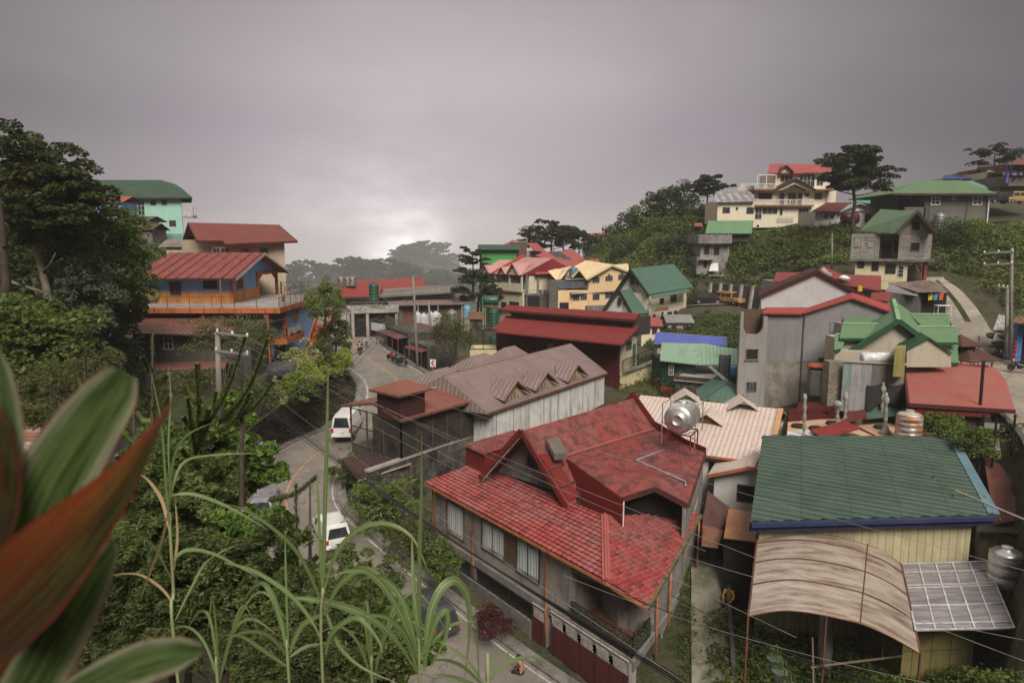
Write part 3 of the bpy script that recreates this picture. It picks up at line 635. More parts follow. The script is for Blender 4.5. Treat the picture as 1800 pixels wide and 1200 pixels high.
fascia(mh,surf('mossy_gutter',(.20,.19,.08),worn=(.08,.075,.05),amt=.9,nscale=3),[(B,C)],.22,.16,'gutter')
Aw=A+pin*.5+e*.35;Bw=Bp+pin*.5;Bw=Bw+e*((B-gR*0-Bw).dot(e)-.55)
zf=V(768,937,Aw,Bw).z;zf=min(zf,-17.7)
Cw=C-Vector((gR.y,-gR.x,0))*.35+gR*.2
L3=G(1210,887,-13.3);L4=G(1240,795,-12.8);L4w=L4-Vector((gR.y,-gR.x,0))*.1
back=at_z(Ap,0)+pin*6;zt=ze-.05
q=V(1004,1000,Aw,Bw);Q=Vector((q.x,q.y,0));Qi=Q+pin*2.1;s_=at_z(Bw,0)+gR*2.1;Si=s_-e*.3+Vector((-gR.y,gR.x,0))*1.4
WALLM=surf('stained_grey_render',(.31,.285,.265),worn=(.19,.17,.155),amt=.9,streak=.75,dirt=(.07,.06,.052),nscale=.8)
wallp(mh,'wall',WALLM,[Aw,Q,Qi,Si,s_,Cw,L4w,back],zf,[zt,zt,zt+.3,zt+.5,ze-.15,-14.9,-14.9,-15])
_l=Vector((-gR.y,gR.x,0));MB().prism([(q_.x,q_.y)for q_ in(L3+_l*.1,L4+_l*.1,L4+_l*.3,L3+_l*.3)],-15.2,[-13.45,-12.95,-12.9,-13.4]).build('upper_wall',WALLM,mh)
wallp(mh,'floor_slab',surf('slab_edge',(.27,.25,.23),worn=(.17,.15,.14),streak=.8),[Aw-pin*.12-e*.1,at_z(Bw,0)-pin*.12+e*.1,s_+Vector((gR.y,-gR.x,0))*.1,Cw+Vector((gR.y,-gR.x,0))*.1,L4w,back],zf-.42,zf+.02)
wallp(mh,'balcony_floor',surf('orange_floor_tiles',(.26,.12,.06),'tile',.3,.3,amt=.4),[Q+pin*.05,at_z(Bw,0)+pin*.1-e*.2,s_-e*.25,Si,Qi],zf+.03,zf+.07)
IN=WALLM
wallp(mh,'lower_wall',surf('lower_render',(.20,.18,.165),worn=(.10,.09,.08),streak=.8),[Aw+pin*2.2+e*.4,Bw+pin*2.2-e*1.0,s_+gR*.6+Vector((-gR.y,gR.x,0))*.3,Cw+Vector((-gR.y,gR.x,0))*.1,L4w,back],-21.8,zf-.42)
def onF(px,py,out=0):p=V(px,py,Aw-pin*out,Bw-pin*out);return p
pr=MB()
for px,py in((833,1000),(962,1050),(790,960)):p=onF(px,py);MB().box((p.x,p.y,(zf-.4-21.6)/2),(.28,.28,abs(-21.6-zf+.4)),math.atan2(e.y,e.x)).build('pier',surf('pier_concrete',(.33,.31,.29),streak=.6),mh)
p=at_z(Bw,0)-e*.3;pr.box((p.x,p.y,(zf-22)/2),(.45,.45,22+zf-.3),math.atan2(e.y,e.x));pr.build('pier',surf('pier_concrete',(.33,.31,.29),streak=.6),mh)
def win4(root,Aq,Bq,tl,br,**k):return win(root,Aq,Bq,tl[0],tl[1],br[0],br[1],**k)
win4(mh,Aw,Bw,(786,878),(816,950),nx=1,frame=FBR,pane=GLC);
for tl,br in(((848,912),(887,985)),((909,944),(948,1026))):win4(mh,Aw,Bw,tl,br,nx=2,frame=FD,pane=GLC)
win4(mh,Aw,Bw,(889,934),(906,995),nx=1,ny=5,frame=FBR,pane=plain('louvre_brown',(.10,.07,.05)))
def curtain(tl,br):
 a=V(*tl,Aw-pin*.03,Bw-pin*.03);b=V(*br,Aw-pin*.03,Bw-pin*.03);w=(at_z(b,0)-at_z(a,0)).length;m=MB();k=int(w/.05);prev=None
 for i in range(k+1):
  p=at_z(a,0)+e*(w*i/k)+pin*(.018*math.sin(i*1.3)+.01*math.sin(i*.5));cur=(at_z(p,b.z+.05),at_z(p,a.z-.03))
  if prev:m.face(prev[0],cur[0],cur[1],prev[1])
  prev=cur
 t=NT('curtain_cloth')if 'cc' not in MATS else None
 if t:t.set((.42,.45,.45),.35,0,.5);MATS['cc']=t.m
 m.build('curtain',MATS['cc'],mh,smooth=True)
curtain((788,882),(815,946));curtain((850,917),(886,979));curtain((911,950),(946,1020))
Qr=at_z(Q,zf)+e*.1-pin*.02;Br=at_z(Bw,zf)-e*.15;Sr=at_z(s_,zf)
rail(mh,[Qr,Br,Sr],1.05,bal=.09,br=.012)
def leafline(root,pts,n,h,mat_,leaf=.12,sp=.12,name='climbing_plant',seed=3,asp=2.):
 r=np.random.default_rng(seed);V_=[]
 for a,b in zip(pts[:-1],pts[1:]):
  k=r.uniform(0,1,(n,1));c=np.array(a)+(np.array(b)-np.array(a))*k+r.normal(size=(n,3))*sp;c[:,2]+=r.uniform(0,1,n)*h*(.55+.45*np.sin(k[:,0]*17));V_.append(c)
 c=np.concatenate(V_);off=np.array(top(root))if root else 0
 o=quads_mesh(name,leaf_quads(c-off,leaf,asp,.1,r=r),mat_,root);return o
wallp(mh,'balcony_door',plain('dark_door',(.03,.02,.017),.6),[Qi+e*.6-pin*.06,Qi+e*1.6-pin*.06,Qi+e*1.6-pin*.01,Qi+e*.6-pin*.01],zf+.1,zf+2.2)
Sw=s_;Cq=at_z(Cw,0)
for x0,y0,x1,y1 in((1163,1000,1169,1016),(1184,968,1190,984),(1200,936,1206,952)):win(mh,Sw,Cq,x0,y0,x1,y1,nx=1,frame=FD)
for x0,y0,x1,y1 in((1163,1108,1175,1160),(1180,1060,1190,1096)):win(mh,Sw,Cq,x0,y0,x1,y1,nx=1,ny=3,frame=FG,pane=GLC)
Lw0=L3+Vector((-gR.y,gR.x,0))*.15
for x0,y0,x1,y1 in((1228,868,1231,885),):win(mh,Cq,at_z(L4w,0),1229,905,1233,925,nx=1,frame=FD)
for px,py in((761,880),(831,905),(960,975)):
 p=onF(px,py,.16);g=onF(px,py,.45);z1=ze-.15;pipe(mh,[at_z(g,z1),at_z(p,z1-.25),at_z(p,zf-.1),at_z(p-e*.03,-21.3)])
so_=Vector((gR.y,-gR.x,0))*.16
for t_ in(.08,.36):p=at_z(s_,0).lerp(Cq,t_)+so_;pipe(mh,[at_z(p,ze-.5),at_z(p,-21.3)])
pipe(mh,[at_z(Cq+so_*1.2+gR*.3,-15.2),at_z(Cq+so_*3-gR*1.0,-17.6)],.05)
GATE=surf('maroon_gate_sheet',(.14,.028,.024),'plank',1.0,worn=(.09,.03,.026),amt=.7)
GA,GB=Aw-pin*.25,Bw-pin*.25
def gate(x0,x1,zt_,zb_,name,label):
 a=V(x0,1080,GA,GB);b=V(x1,1080,GA,GB);t=thing(name,label,'gate',at_z((a+b)/2,-21.3));a=at_z(a,0);b=at_z(b,0)
 n=max(1,round((b-a).length/1.05))
 for i in range(n):
  p0=a.lerp(b,i/n);p1=a.lerp(b,(i+1)/n);MB().seg(p0+e*.03,p1-e*.03,.05,zb_,zt_-.75).build('panel',GATE,t)
  m=MB();m.seg(p0+e*.02,p1-e*.02,.06,zt_-.06,zt_)
  for k in range(-4,9):
   for s in(1,-1):
    u0=k*.15;pts=[]
    for j in range(5):u=u0+j*.19*1;z=j*.19;pts.append((u if s>0 else 1.02-u,z))
    pts=[q_ for q_ in pts if 0<=q_[0]<=1.02 and q_[1]<=.72]
    if len(pts)>1:m.beam(at_z(p0+e*(.03+pts[0][0]*.93),zt_-.75+pts[0][1]),at_z(p0+e*(.03+pts[-1][0]*.93),zt_-.75+pts[-1][1]),.018)
  m.build('lattice',plain('white_lattice',(.42,.38,.35),.5),t)
 return t
gt1=gate(936,957,-19.0,-21.2,'metal_gate','narrow maroon sheet-metal pedestrian gate with white lattice top left of the copper pipe')
gt2=gate(968,1108,-18.8,-21.2,'metal_gate','wide folding maroon garage gate with white lattice band below the plant-filled balcony')
lw=thing('boundary_wall','low grey block wall with iron bars along the pavement in front of the red tiled house','wall',at_z(GA,-21.3))
a=at_z(V(792,1000,GA,GB),0);b=at_z(V(934,1080,GA,GB),0);MB().seg(a,b,.2,-21.6,-20.1).build('wall',surf('grey_block_wall',(.23,.21,.195),'block',.4,.2,streak=.6),lw)
rail(lw,[at_z(a,-20.1),at_z(b,-20.1)],.9,bal=.12)
ap=G(915,757,-10.7);dR=pin.copy();dR=Vector((.685,.728,0)).normalized();nS=Vector((dR.y,-dR.x,0))
sl_=1.06
def UP(a_,t_):return ap+dR*a_+nS*t_+Vector((0,0,-sl_*abs(t_)))
gw=3.35;r_end=11.7
roofp(mh,CORR_RED,[[UP(0,0),UP(r_end,0),UP(r_end,1.78),UP(2.1,1.58)]],.08,'gable_roof');roofp(mh,CORR_RED,[[UP(0,0),UP(2.1,1.58),UP(2.3,2.3),UP(.9,3.45),UP(0,3.45)]],.08,'gable_roof')
roofp(mh,CORR_RED,[[UP(0,0),UP(r_end,0),UP(r_end,-3.4),UP(0,-3.4)]],.08,'gable_roof')
m=MB();m.beam(UP(0,0),UP(0,3.45),.12,.3);m.beam(UP(0,0),UP(0,-3.45),.12,.3);m.build('barge_board',RED_TRIM,mh)
m=MB()
for k in(-1,1):m.beam(UP(.12,0)-Vector((0,0,.22)),UP(.12,3.4*k)-Vector((0,0,.22)),.06,.2)
m.build('barge_lining',surf('peeling_white_trim',(.42,.39,.36),worn=(.2,.12,.1),amt=.8,nscale=3),mh)
m=MB();g0=UP(1.3,0)-Vector((0,0,.15));gl=UP(1.3,-3.2)-Vector((0,0,.15));gr=UP(1.3,3.2)-Vector((0,0,.15));bk=dR*.2
m.add([gl,gr,g0,gl+bk,gr+bk,g0+bk],[(0,1,2),(5,4,3),(0,2,5,3),(1,4,5,2),(0,3,4,1)]);m.build('gable_wall',CONC,mh)
gz0,gz1=at_z(gl,0),at_z(gr,0);win(mh,gz0,gz1,929,800,943,822,nx=2,frame=FD);
wallp(mh,'upper_block',CONC_D,[at_z(gl,0)+bk,at_z(gr,0)+bk,UP(11.5,3.1),UP(11.5,-3.1)],-15.3,-14.0)
m=MB();m.slab([UP(.25,1.2)+Vector((0,0,.1)),UP(1.25,1.35)+Vector((0,0,.1)),UP(1.35,3.35)+Vector((0,0,.12)),UP(.35,3.35)+Vector((0,0,.12))],.06);m.build('roof_hatch_strip',RED_RIB,mh)
m=MB();
for t_ in(2.0,2.8):m.beam(UP(.2,t_)+Vector((0,0,.2)),UP(1.6,t_)+Vector((0,0,.2)),.06)
m.build('roof_batten',CONC_D,mh)
bx=UP(1.45,1.15);m=MB();m.slab([bx+Vector((-.35,-.3,.75)),bx+Vector((.45,.1,.7)),bx+Vector((.85,-.75,.05)),bx+Vector((.1,-1.15,.1))],.35);m.build('vent_box',surf('weathered_wood',(.22,.19,.16),'plank',.2,worn=(.12,.10,.09)),mh)
V0=UP(2.1,1.58);V1=UP(r_end,1.78);L1=G(980,808,V0.z+.02);L2=G(1095,875,-13.0);PK=G(1152,857,-12.6);
roofp(mh,CORR_RED,[[V0,L2,PK],[V0,PK,V1],[PK,L3,L4],[PK,L4,V1]],.1,'flat_roof')
MB().beam(V0+Vector((0,0,.05)),V1+Vector((0,0,.05)),.35,.06).build('valley_flashing',surf('pink_flashing',(.34,.13,.11),worn=(.2,.07,.06)),mh)
m=MB();dwn=Vector((0,0,-.1));LL=[V0+dwn,L2+dwn]
m.add([V0+dwn,L2+dwn,at_z(L2,-15.1),at_z(V0,-14.6),V0+dwn+pin*.15,L2+dwn+pin*.15,at_z(L2,-15.1)+pin*.15,at_z(V0,-14.6)+pin*.15],[(0,1,2,3),(7,6,5,4),(0,4,5,1),(1,5,6,2),(2,6,7,3),(3,7,4,0)])
m.build('side_cladding',RED_RIB,mh)
m=MB();
for a_,b_ in((L2,PK),(PK,L3)):m.beam(a_+Vector((0,0,-.04)),b_+Vector((0,0,-.04)),.12,.2)
m.build('roof_fascia',MAROON_TRIM,mh)
m=MB();fo=(L2-PK).normalized()
for a_,b_ in((L2,PK),(PK,L3)):m.beam(a_+Vector((0,.12,-.2)),b_+Vector((0,.12,-.2)),.06,.1)
m.beam(L2+Vector((.05,.05,-.15)),at_z(L2,-14.75)+Vector((.05,.05,0)),.07);m.build('white_trim',FW,mh)
wallp(mh,'attic_back_wall',DARK,[at_z(L2,0)+Vector((.3,1.6,0)),at_z(L3,0)+Vector((-.3,1.6,0)),at_z(L3,0)+Vector((-.3,1.8,0)),at_z(L2,0)+Vector((.3,1.8,0))],-15,-13.2)
fascia(mh,MAROON_TRIM,[(L3,L4)],.1,.16,'gutter')
PA=UP(r_end,0)+Vector((0,0,.5));PB=UP(r_end,1.8)+Vector((0,0,.55));PC=G(1205,772,-12.4);m=MB()
for a_,b_ in((PA,PB),(PB,PC),(PC,at_z(L4,PC.z-.1)),(PA,UP(r_end,-2.5)+Vector((0,0,.4)))):
 lo=Vector((0,0,-.75));m.add([a_,b_,b_+lo,a_+lo,a_+dR*.1,b_+dR*.1,b_+dR*.1+lo,a_+dR*.1+lo],[(3,2,1,0),(4,5,6,7),(0,1,5,4),(1,2,6,5),(2,3,7,6),(3,0,4,7)])
m.build('parapet',RED_TRIM,mh)
b0=G(819,812,-14.3);b1=b0+e*2.2;hb=.9;m=MB();m.prism([(b0.x,b0.y),(b1.x,b1.y),((b1+dR*4.6).x,(b1+dR*4.6).y),((b0+dR*4.6).x,(b0+dR*4.6).y)],-15,-14.3+1.15);m.build('roof_box',RED_RIB,mh)
tb=[at_z(x,-13.1)for x in(b0-e*.15-dR*.15,b1+e*.1-dR*.15,b1+e*.1+dR*4.8,b0-e*.15+dR*4.8)];roofp(mh,CORR_RED,[tb],.08,'roof_box_top')
TZ=-12.75
def onL(px,py):p=PLN(px,py,PK,(L3-PK).cross(L4-PK).normalized());return p+Vector((0,0,.12))
plp=[onL(1167,794),onL(1118,812),onL(1205,850),onL(1205,857)]
pp=thing('water_pipe','blue-grey plastic pipe bent across the low red roof','pipe',plp[0]);MB().tube(plp,.05,6).build('pipe',plain('blue_pvc',(.30,.33,.40),.4),pp,smooth=True)
tk=onL(1198,783);tt=thing('roof_water_tank','shiny horizontal steel water tank on a red iron stand on the red roof','water tank',tk)
ax=math.atan2(gR.y,gR.x);r_=.88;tcn=tk+Vector((0,0,1.75));Ln=2.1
prof=[(.28,-Ln/2-.12),(.3,-Ln/2-.16),(.34,-Ln/2-.16),(.36,-Ln/2-.12),(r_*.75,-Ln/2-.10),(r_*.95,-Ln/2+.02),(r_,-Ln/2+.12)]
for i in range(6):x=-Ln/2+.2+i*.3;prof+=[(r_,x),(r_*1.025,x+.04),(r_*1.025,x+.09),(r_,x+.13)]
prof+=[(r_*.93,Ln/2),(r_*.7,Ln/2+.1),(.2,Ln/2+.12)]
MB().lathe(tcn,prof,32,'X',ax).build('shell',STEEL,tt,smooth=True)
MB().lathe(tcn+Vector((0,0,r_*.97)),[(.3,-.05),(.3,.1),(.2,.14),(.05,.15)],16).build('lid',STEEL,tt,smooth=True)
m=MB();dv=gR*.85;pv=Vector((-gR.y,gR.x,0))*.75;cr=[]
for i in(-1,1):
 for j in(-1,1):f_=tk+dv*i+pv*j;cr.append(f_);m.beam(f_-Vector((0,0,.15)),f_+Vector((0,0,.85)),.07)
for a_,b_ in((0,1),(1,3),(3,2),(2,0)):m.beam(cr[a_]+Vector((0,0,.8)),cr[b_]+Vector((0,0,.8)),.07);m.beam(cr[a_]+Vector((0,0,.05)),cr[b_]+Vector((0,0,.75)),.04)
m.build('stand',RED_TRIM,tt)
m=MB()
for j in(-1,1):
 for i in(-1,1):p_=tk+dv*i+pv*j*1.35;m.tube([p_+Vector((0,0,.1 if i<0 else.8)),p_+Vector((0,0,2.6))],.035,6);m.beam(tk+dv*i+pv*j*.2+Vector((0,0,.82)),p_+Vector((0,0,1.5)),.04)
 m.tube([tk-dv+pv*j*1.35+Vector((0,0,2.6)),tk+dv+pv*j*1.35+Vector((0,0,2.6))],.03,6)
m.build('cradle',GRM,tt)
# ================================================================== P
zE=-12.3
E0=G(705,738.7,zE);E1=G(842,701,zE);F0=G(601,711.5,zE);R0=W(656,708,(E0.y+F0.y)/2);dd=(at_z(E1,0)-at_z(E0,0));R1=R0+dd;F1=F0+dd
sh=thing('screened_shelter','open shelter with rusty red roof, square roof turret and dark mesh walls beside the road','shelter',at_z(E0,-17))
PINKR=surf('rusty_pink_roof',(.30,.105,.07),'rib',.22,worn=(.24,.13,.10),amt=.8,streak=.6,dirt=(.10,.045,.035),line=.5)
roofp(sh,PINKR,[[E0,E1,R1,R0],[F0,F1,R1,R0]],.08)
fascia(sh,FBR,[(E0,E1),(E0,R0),(F0,R0),(F0,F1)],.07,.18);m=MB();m.beam(R0+Vector((0,0,.06)),R1+Vector((0,0,.06)),.25,.05);m.beam(R1+Vector((0,0,.06)),E1+Vector((0,0,.06)),.2,.05);m.build('ridge_cap',CONC_L,sh)
c0=G(709,733,-12.05);ed=dd.normalized();fd=(at_z(F0,0)-at_z(E0,0)).normalized()
c0=c0+fd*.35;cw,cdp=2.6,2.5;zc=-10.45
base_=[c0,c0+ed*cdp,c0+ed*cdp+fd*cw,c0+fd*cw];wallp(sh,'turret',surf('maroon_ribbed_cladding',(.095,.026,.022),'rib',.2,worn=(.07,.028,.024),amt=.7),base_,-12.5,zc)
ov=.4;tp=[c0-fd*ov-ed*ov,c0+ed*(cdp+ov)-fd*ov,c0+ed*(cdp+ov)+fd*(cw+ov),c0-ed*ov+fd*(cw+ov)];cc=sum(tp,Vector())/4
k0=at_z(cc-ed*.6,zc+.62);k1=at_z(cc+ed*.6,zc+.62);tq=[at_z(x,zc)for x in tp];roofp(sh,PINKR,[[tq[0],tq[1],k1,k0],[tq[2],tq[3],k0,k1],[tq[3],tq[0],k0],[tq[1],tq[2],k1]],.07,'turret_roof')
fascia(sh,FBR,[(tq[0],tq[1]),(tq[3],tq[0])],.07,.16)
zb=-15.4;ei0=at_z(E0,0)+fd*.5+ed*.4;ei1=at_z(E1,0)+fd*.5+ed*1.6;ef0=at_z(F0,0)-fd*.6+ed*.4;m=MB()
def posts(a_,b_,n,z0,z1):
 for i in range(n):p_=a_.lerp(b_,i/(n-1));m.beam(at_z(p_,z0),at_z(p_,z1),.12)
 for z in(z1-.1,(z0+z1)/2,z0+.1):m.beam(at_z(a_,z),at_z(b_,z),.07)
posts(ei0,ei1,7,zb,zE-.1);posts(ei0,ef0,4,zb,zE-.1);m.build('posts',surf('brown_wood',(.12,.07,.045),worn=(.06,.04,.03)),sh)
def mesh_mat():
 t=NT('dark_shade_mesh');u,v=t.uv();f=t.noise(1.5,4,.6);t.set(t.mixc(t.ramp(f,.4,.6),(.018,.015,.012),(.05,.042,.033)),.9)
 tr=t.n('ShaderNodeBsdfTransparent');mm=t.n('ShaderNodeMixShader');mm.inputs[0].default_value=.22;t.link(t.b.outputs[0],mm.inputs[1]);t.link(tr.outputs[0],mm.inputs[2]);t.link(mm.outputs[0],t.out.inputs[0]);return t.m
SM=mesh_mat();MB().seg(ei0,ei1,.02,zb,zE-.15).seg(ei0,ei0.lerp(ef0,.55),.02,zb,zE-.15).build('shade_mesh',SM,sh)
wallp(sh,'floor',CONC_D,[ei0,ei1,ei1+fd*5.6,ef0],-16.2,zb);
gw_=thing('retaining_wall','tall mossy black-stained block wall under the mesh shelter','wall',at_z(E0,-20));rwA=at_z(G(632,850,-16.9),0);rwA=ei0-ed*3.2-fd*.2;
MB().seg(rwA,ei1+ed*1.0,.3,-21,zb-.05,.25).build('wall',surf('black_mossy_blocks',(.15,.135,.12),'block',.42,.22,worn=(.035,.03,.026),amt=1,streak=.95,dirt=(.02,.018,.015),nscale=.7),gw_)
MB().seg(rwA,ei1+ed*1.0,.42,zb-.05,zb+.12,.25).build('coping',CONC_L,gw_)
lr=thing('lean_to_roof','flat dark maroon diamond-shaped metal roof below the mesh shelter','roof',at_z(G(660,815,-17.3),-19.5));d4=[G(600,807,-16.0),G(636,794,-15.9),G(722,814,-15.7),G(630,844,-15.9)]
roofp(lr,surf('dark_maroon_sheet',(.115,.05,.042),'rib',.6,worn=(.085,.05,.045),amt=.8,line=.3),[d4],.07);fascia(lr,CONC_L,[(d4[2],d4[3]),(d4[1],d4[2])],.06,.1)
m=MB();[m.beam(at_z(p_,-19.8),p_,.1)for p_ in d4];m.build('post',FBR,lr)
# ================================================================== L
BROWNR=surf('brown_ribbed_roof',(.29,.215,.20),'rib',.42,worn=(.23,.16,.15),amt=.7,streak=.3,line=.8,rough=.5)
be0=G(873,721,-13.0);be1=G(1068,655,-13.0);br0=G(778,660,-10.55);br1=G(1003,603.5,-10.55);bd=(be1-be0).normalized();bn=Vector((-bd.y,bd.x,0))
bh=thing('brown_roofed_hall','long building with brown ribbed metal roof, three small dormers and whitewashed side wall','building',at_z((be0+be1)/2,-18))
rb=4.6
far0=br0+(br0-be0)*.9;far0=at_z(br0+bn*4.6,-13.0);far1=at_z(br1+bn*4.6,-13.0);ext0=be0-bd*1.2;ext0=at_z(ext0,-13.0)
roofp(bh,BROWNR,[[ext0,be1,br1,br0],[at_z(br0+bn*4.6-bd*1.,-13.0),far1,br1,br0],[ext0,br0,at_z(br0+bn*4.6-bd*1.,-13.0)]],.1)
WHW=surf('white_stained_panels',(.64,.62,.60),'panel',2.4,50,worn=(.48,.455,.43),amt=.8,streak=1.,dirt=(.085,.075,.065),nscale=.8)
wi0=be0+bn*.25-bd*.1;wi1=be1+bn*.25-bd*.2;wallp(bh,'wall',WHW,[wi0,wi1,wi1+bn*8.6,wi0+bn*8.6],-19,-13.1)
m=MB();m.add([at_z(wi1-bd*.05,-13.15),at_z(wi1+bn*8.6-bd*.05,-13.15),at_z(br1-bd*.3,-10.75),at_z(wi1-bd*.3,-13.15),at_z(wi1+bn*8.6-bd*.3,-13.15),at_z(br1-bd*.55,-10.75)],[(0,1,2),(5,4,3),(0,2,5,3),(1,4,5,2),(0,3,4,1)]);m.build('gable_wall',WHW,bh)
fascia(bh,FBR,[(ext0,be1),(be1,br1),(br0,br1)],.06,.2)
bnn=(br1-be1);slope_n=(be1-be0).cross(br0-be0).normalized()
for k,(fx,fy)in enumerate(((905,700),(958,683),(1012,668))):
 f=PLN(fx,fy,be0,slope_n);hw=1.95;zt_=f.z+1.5;back_=bn*2.6
 fl=f-bd*hw;fr=f+bd*hw;tp_=at_z(f-bn*.3,zt_);ridge_b=at_z(f+bn*2.2,zt_)
 fl2=at_z(fl-bn*.3,f.z+.18);fr2=at_z(fr-bn*.3,f.z+.18)
 dm=MB();dm.slab([fl2,tp_,ridge_b,at_z(fl+bn*1.1,f.z+.55)],.06);dm.slab([fr2,tp_,ridge_b,at_z(fr+bn*1.1,f.z+.55)],.06);d_=dm.build('dormer',BROWNR,bh)
 m=MB();a_=at_z(fl+bn*.1+bd*.25,f.z-.1);b_=at_z(fr+bn*.1-bd*.25,f.z-.1);c_=at_z(f+bn*.1,zt_-.15);m.add([a_,b_,c_,a_+bn*.1,b_+bn*.1,c_+bn*.1],[(0,1,2),(5,4,3),(0,3,4,1),(1,4,5,2),(2,5,3,0)]);o_=m.build('dormer_wall',plain('cream_paint',(.42,.33,.2)),bh)
 m=MB()
 for s in(-.45,0,.45):m.beam(at_z(f+bd*s-bn*.02,f.z+.0),at_z(f+bd*s-bn*.02,f.z+.55-abs(s)*.5),.05)
 m.build('dormer_window',DARK,bh);fascia(bh,FBR,[(fl2,tp_),(fr2,tp_)],.05,.12)
def hiproof(root,m_,c,lx,ly,z0,z1,rz,ridge=.35,th=.09,name='roof'):
 ex=Vector((math.cos(rz),math.sin(rz),0));ey=Vector((-ex.y,ex.x,0));c=Vector((c[0],c[1],0));q_=[at_z(c+ex*lx*a_+ey*ly*b_,z0)for a_,b_ in((-.5,-.5),(.5,-.5),(.5,.5),(-.5,.5))]
 r0=at_z(c-ex*lx*ridge/2,z1);r1=at_z(c+ex*lx*ridge/2,z1);return roofp(root,m_,[[q_[0],q_[1],r1,r0],[q_[2],q_[3],r0,r1],[q_[3],q_[0],r0],[q_[1],q_[2],r1]],th,name)
for nm,px,py,z_,lx,ly,rise,lb in(('shed',775,668,-12.3,4.6,3.6,1.1,'low brown hipped metal roof shed between the turret roof and the brown hall'),('shed',842,645,-12.0,5.,4.,1.3,'brown gabled metal shed roof behind the left end of the brown hall'),('shed',895,630,-12.1,4.5,3.5,1.3,'small brown roof peak standing against the dark red wall')):
 c_=G(px,py,z_);t=thing(nm,lb,'shed',at_z(c_,-16.5));hiproof(t,BROWNR,c_,lx,ly,z_,z_+rise,math.atan2(bd.y,bd.x),.45);c_=at_z(c_,0);q_=[c_+bd*a_*lx*.44+bn*b_*ly*.44 for a_,b_ in((-1,-1),(1,-1),(1,1),(-1,1))];wallp(t,'wall',CONC_L,q_,-18,z_-.02)
# ================================================================== B
BLUE=surf('blue_painted_wall',(.20,.34,.60),worn=(.25,.34,.48),amt=.6,streak=.35,dirt=(.12,.13,.15));WOODP=surf('orange_varnished_planks',(.62,.30,.09),'plank',.16,worn=(.36,.13,.03),amt=.7,streak=.5,dirt=(.12,.05,.02))
ORF=plain('orange_frame',(.42,.12,.03),.5);TILE_RB=surf('red_tile_sheet',(.32,.075,.06),'tile',.30,.36,worn=(.26,.065,.055),amt=.6,streak=.25,depth=.05,line=.4)
zT=-6.0;tc0=G(491.7,541,zT);tc1=G(569.6,518,zT);tl=G(265.3,539,zT)
xr=tc0.x;xl=tl.x;yf=tc0.y;bhs=thing('blue_house','two-storey blue and orange house with red tiled gable roof and a wide roof terrace','house',(-29,67,-12))
ty1=tc1.y;terr=[(xl-2.2,yf,0),(xr,yf,0),(tc1.x,ty1,0),(xl-2.2,ty1,0)]
wallp(bhs,'terrace_slab',ORANGE,terr,zT-.52,zT-.02);wallp(bhs,'terrace_floor',CONC_L,[(xl-2.1,yf+.1,0),(xr-.1,yf+.1,0),(tc1.x-.1,ty1-.1,0),(xl-2.1,ty1-.1,0)],zT-.02,zT+.02)
yu=70.;ul=W(274.6,533,yu);ur=W(406.7,533,yu);yb=84.;UA=Vector((ul.x-1.5,yu,0));UB=Vector((ur.x,yu,0));UC=Vector((ur.x,77.5,0))
zev=W(330,490,68.5).z;zrd=W(372,444.5,77).z;slp=(zrd-zev)/8.5;zw=zev+slp*1.5-.1
wallp(bhs,'upper_wall',BLUE,[UA,UB,UC,(UA.x,77.5,0)],zT,zw+.0);m=MB();gx=UB.x;ym=77.
m.add([(gx,yu+.0,zw),(gx,83.8,zw),(gx,ym,zrd-.14),(gx-.2,yu+.0,zw),(gx-.2,83.8,zw),(gx-.2,ym,zrd-.14)],[(0,1,2),(5,4,3),(0,2,5,3),(1,4,5,2),(0,3,4,1)]);m.build('gable_wall',BLUE,bhs)
m=MB();m.box(((UA.x+UB.x)/2,yu-.02,zT+.62),(UB.x-UA.x,.06,1.22));m.box((UB.x+.02,(yu+77.5)/2,zT+.62),(.06,7.4,1.22));m.build('plank_cladding',WOODP,bhs)
m=MB()
for y in(yu+.1,77.3,83.6):MB().box((gx+.06,y,(zT+zw)/2),(.3,.3,zw-zT)).build('porch_post',ORANGE,bhs)
m.box((gx,80.5,zw-.2),(.3,6.6,.35));m.beam((gx+.05,77.4,zw-.9),(gx+.05,78.5,zw-.35),.25);m.beam((gx+.05,83.5,zw-.9),(gx+.05,82.5,zw-.35),.25);m.build('porch_frame',ORANGE,bhs)
rxl,rxr=W(248,490,68.5).x-1.2,W(415,489,68.5).x;
tile_plane('roof',[(rxl,68.5,zev),(rxr,68.5,zev),(rxr,77,zrd),(rxl,77,zrd)],roof_red('striped_red_tiles',(.36,.070,.055),(.30,.075,.06),(.10,.035,.03),rows=.36,cols=.3,mossamt=.5,m0=.52,m1=.68,stk=.4),bhs,p=.30,q=.36)
roofp(bhs,TILE_RB,[[(rxl,85.5,zev),(rxr,85.5,zev),(rxr,77,zrd),(rxl,77,zrd)]],.1)
m=MB()
for i in range(9):x=rxl+1.2+i*1.15;m.beam((x,68.45,zev+.06),(x,77,zrd+.06),.16,.05)
m.build('seam_strip',surf('dark_red_seam',(.13,.035,.03),worn=(.2,.06,.05)),bhs)
m=MB()
for y0,y1 in((68.5,77),(85.5,77)):m.beam((rxr-.02,y0,zev-.1),(rxr-.02,y1,zrd-.1),.05,.25)
m.build('barge_board',surf('white_painted_trim',(.50,.49,.46),worn=(.3,.28,.25)),bhs);fascia(bhs,MAROON_TRIM,[((rxl,68.45,zev),(rxr,68.45,zev))],.1,.14,'gutter')
FA,FB_=Vector((UA.x,yu-.05,0)),Vector((UB.x,yu-.05,0));SA,SB=Vector((gx+.05,yu,0)),Vector((gx+.05,77.5,0))
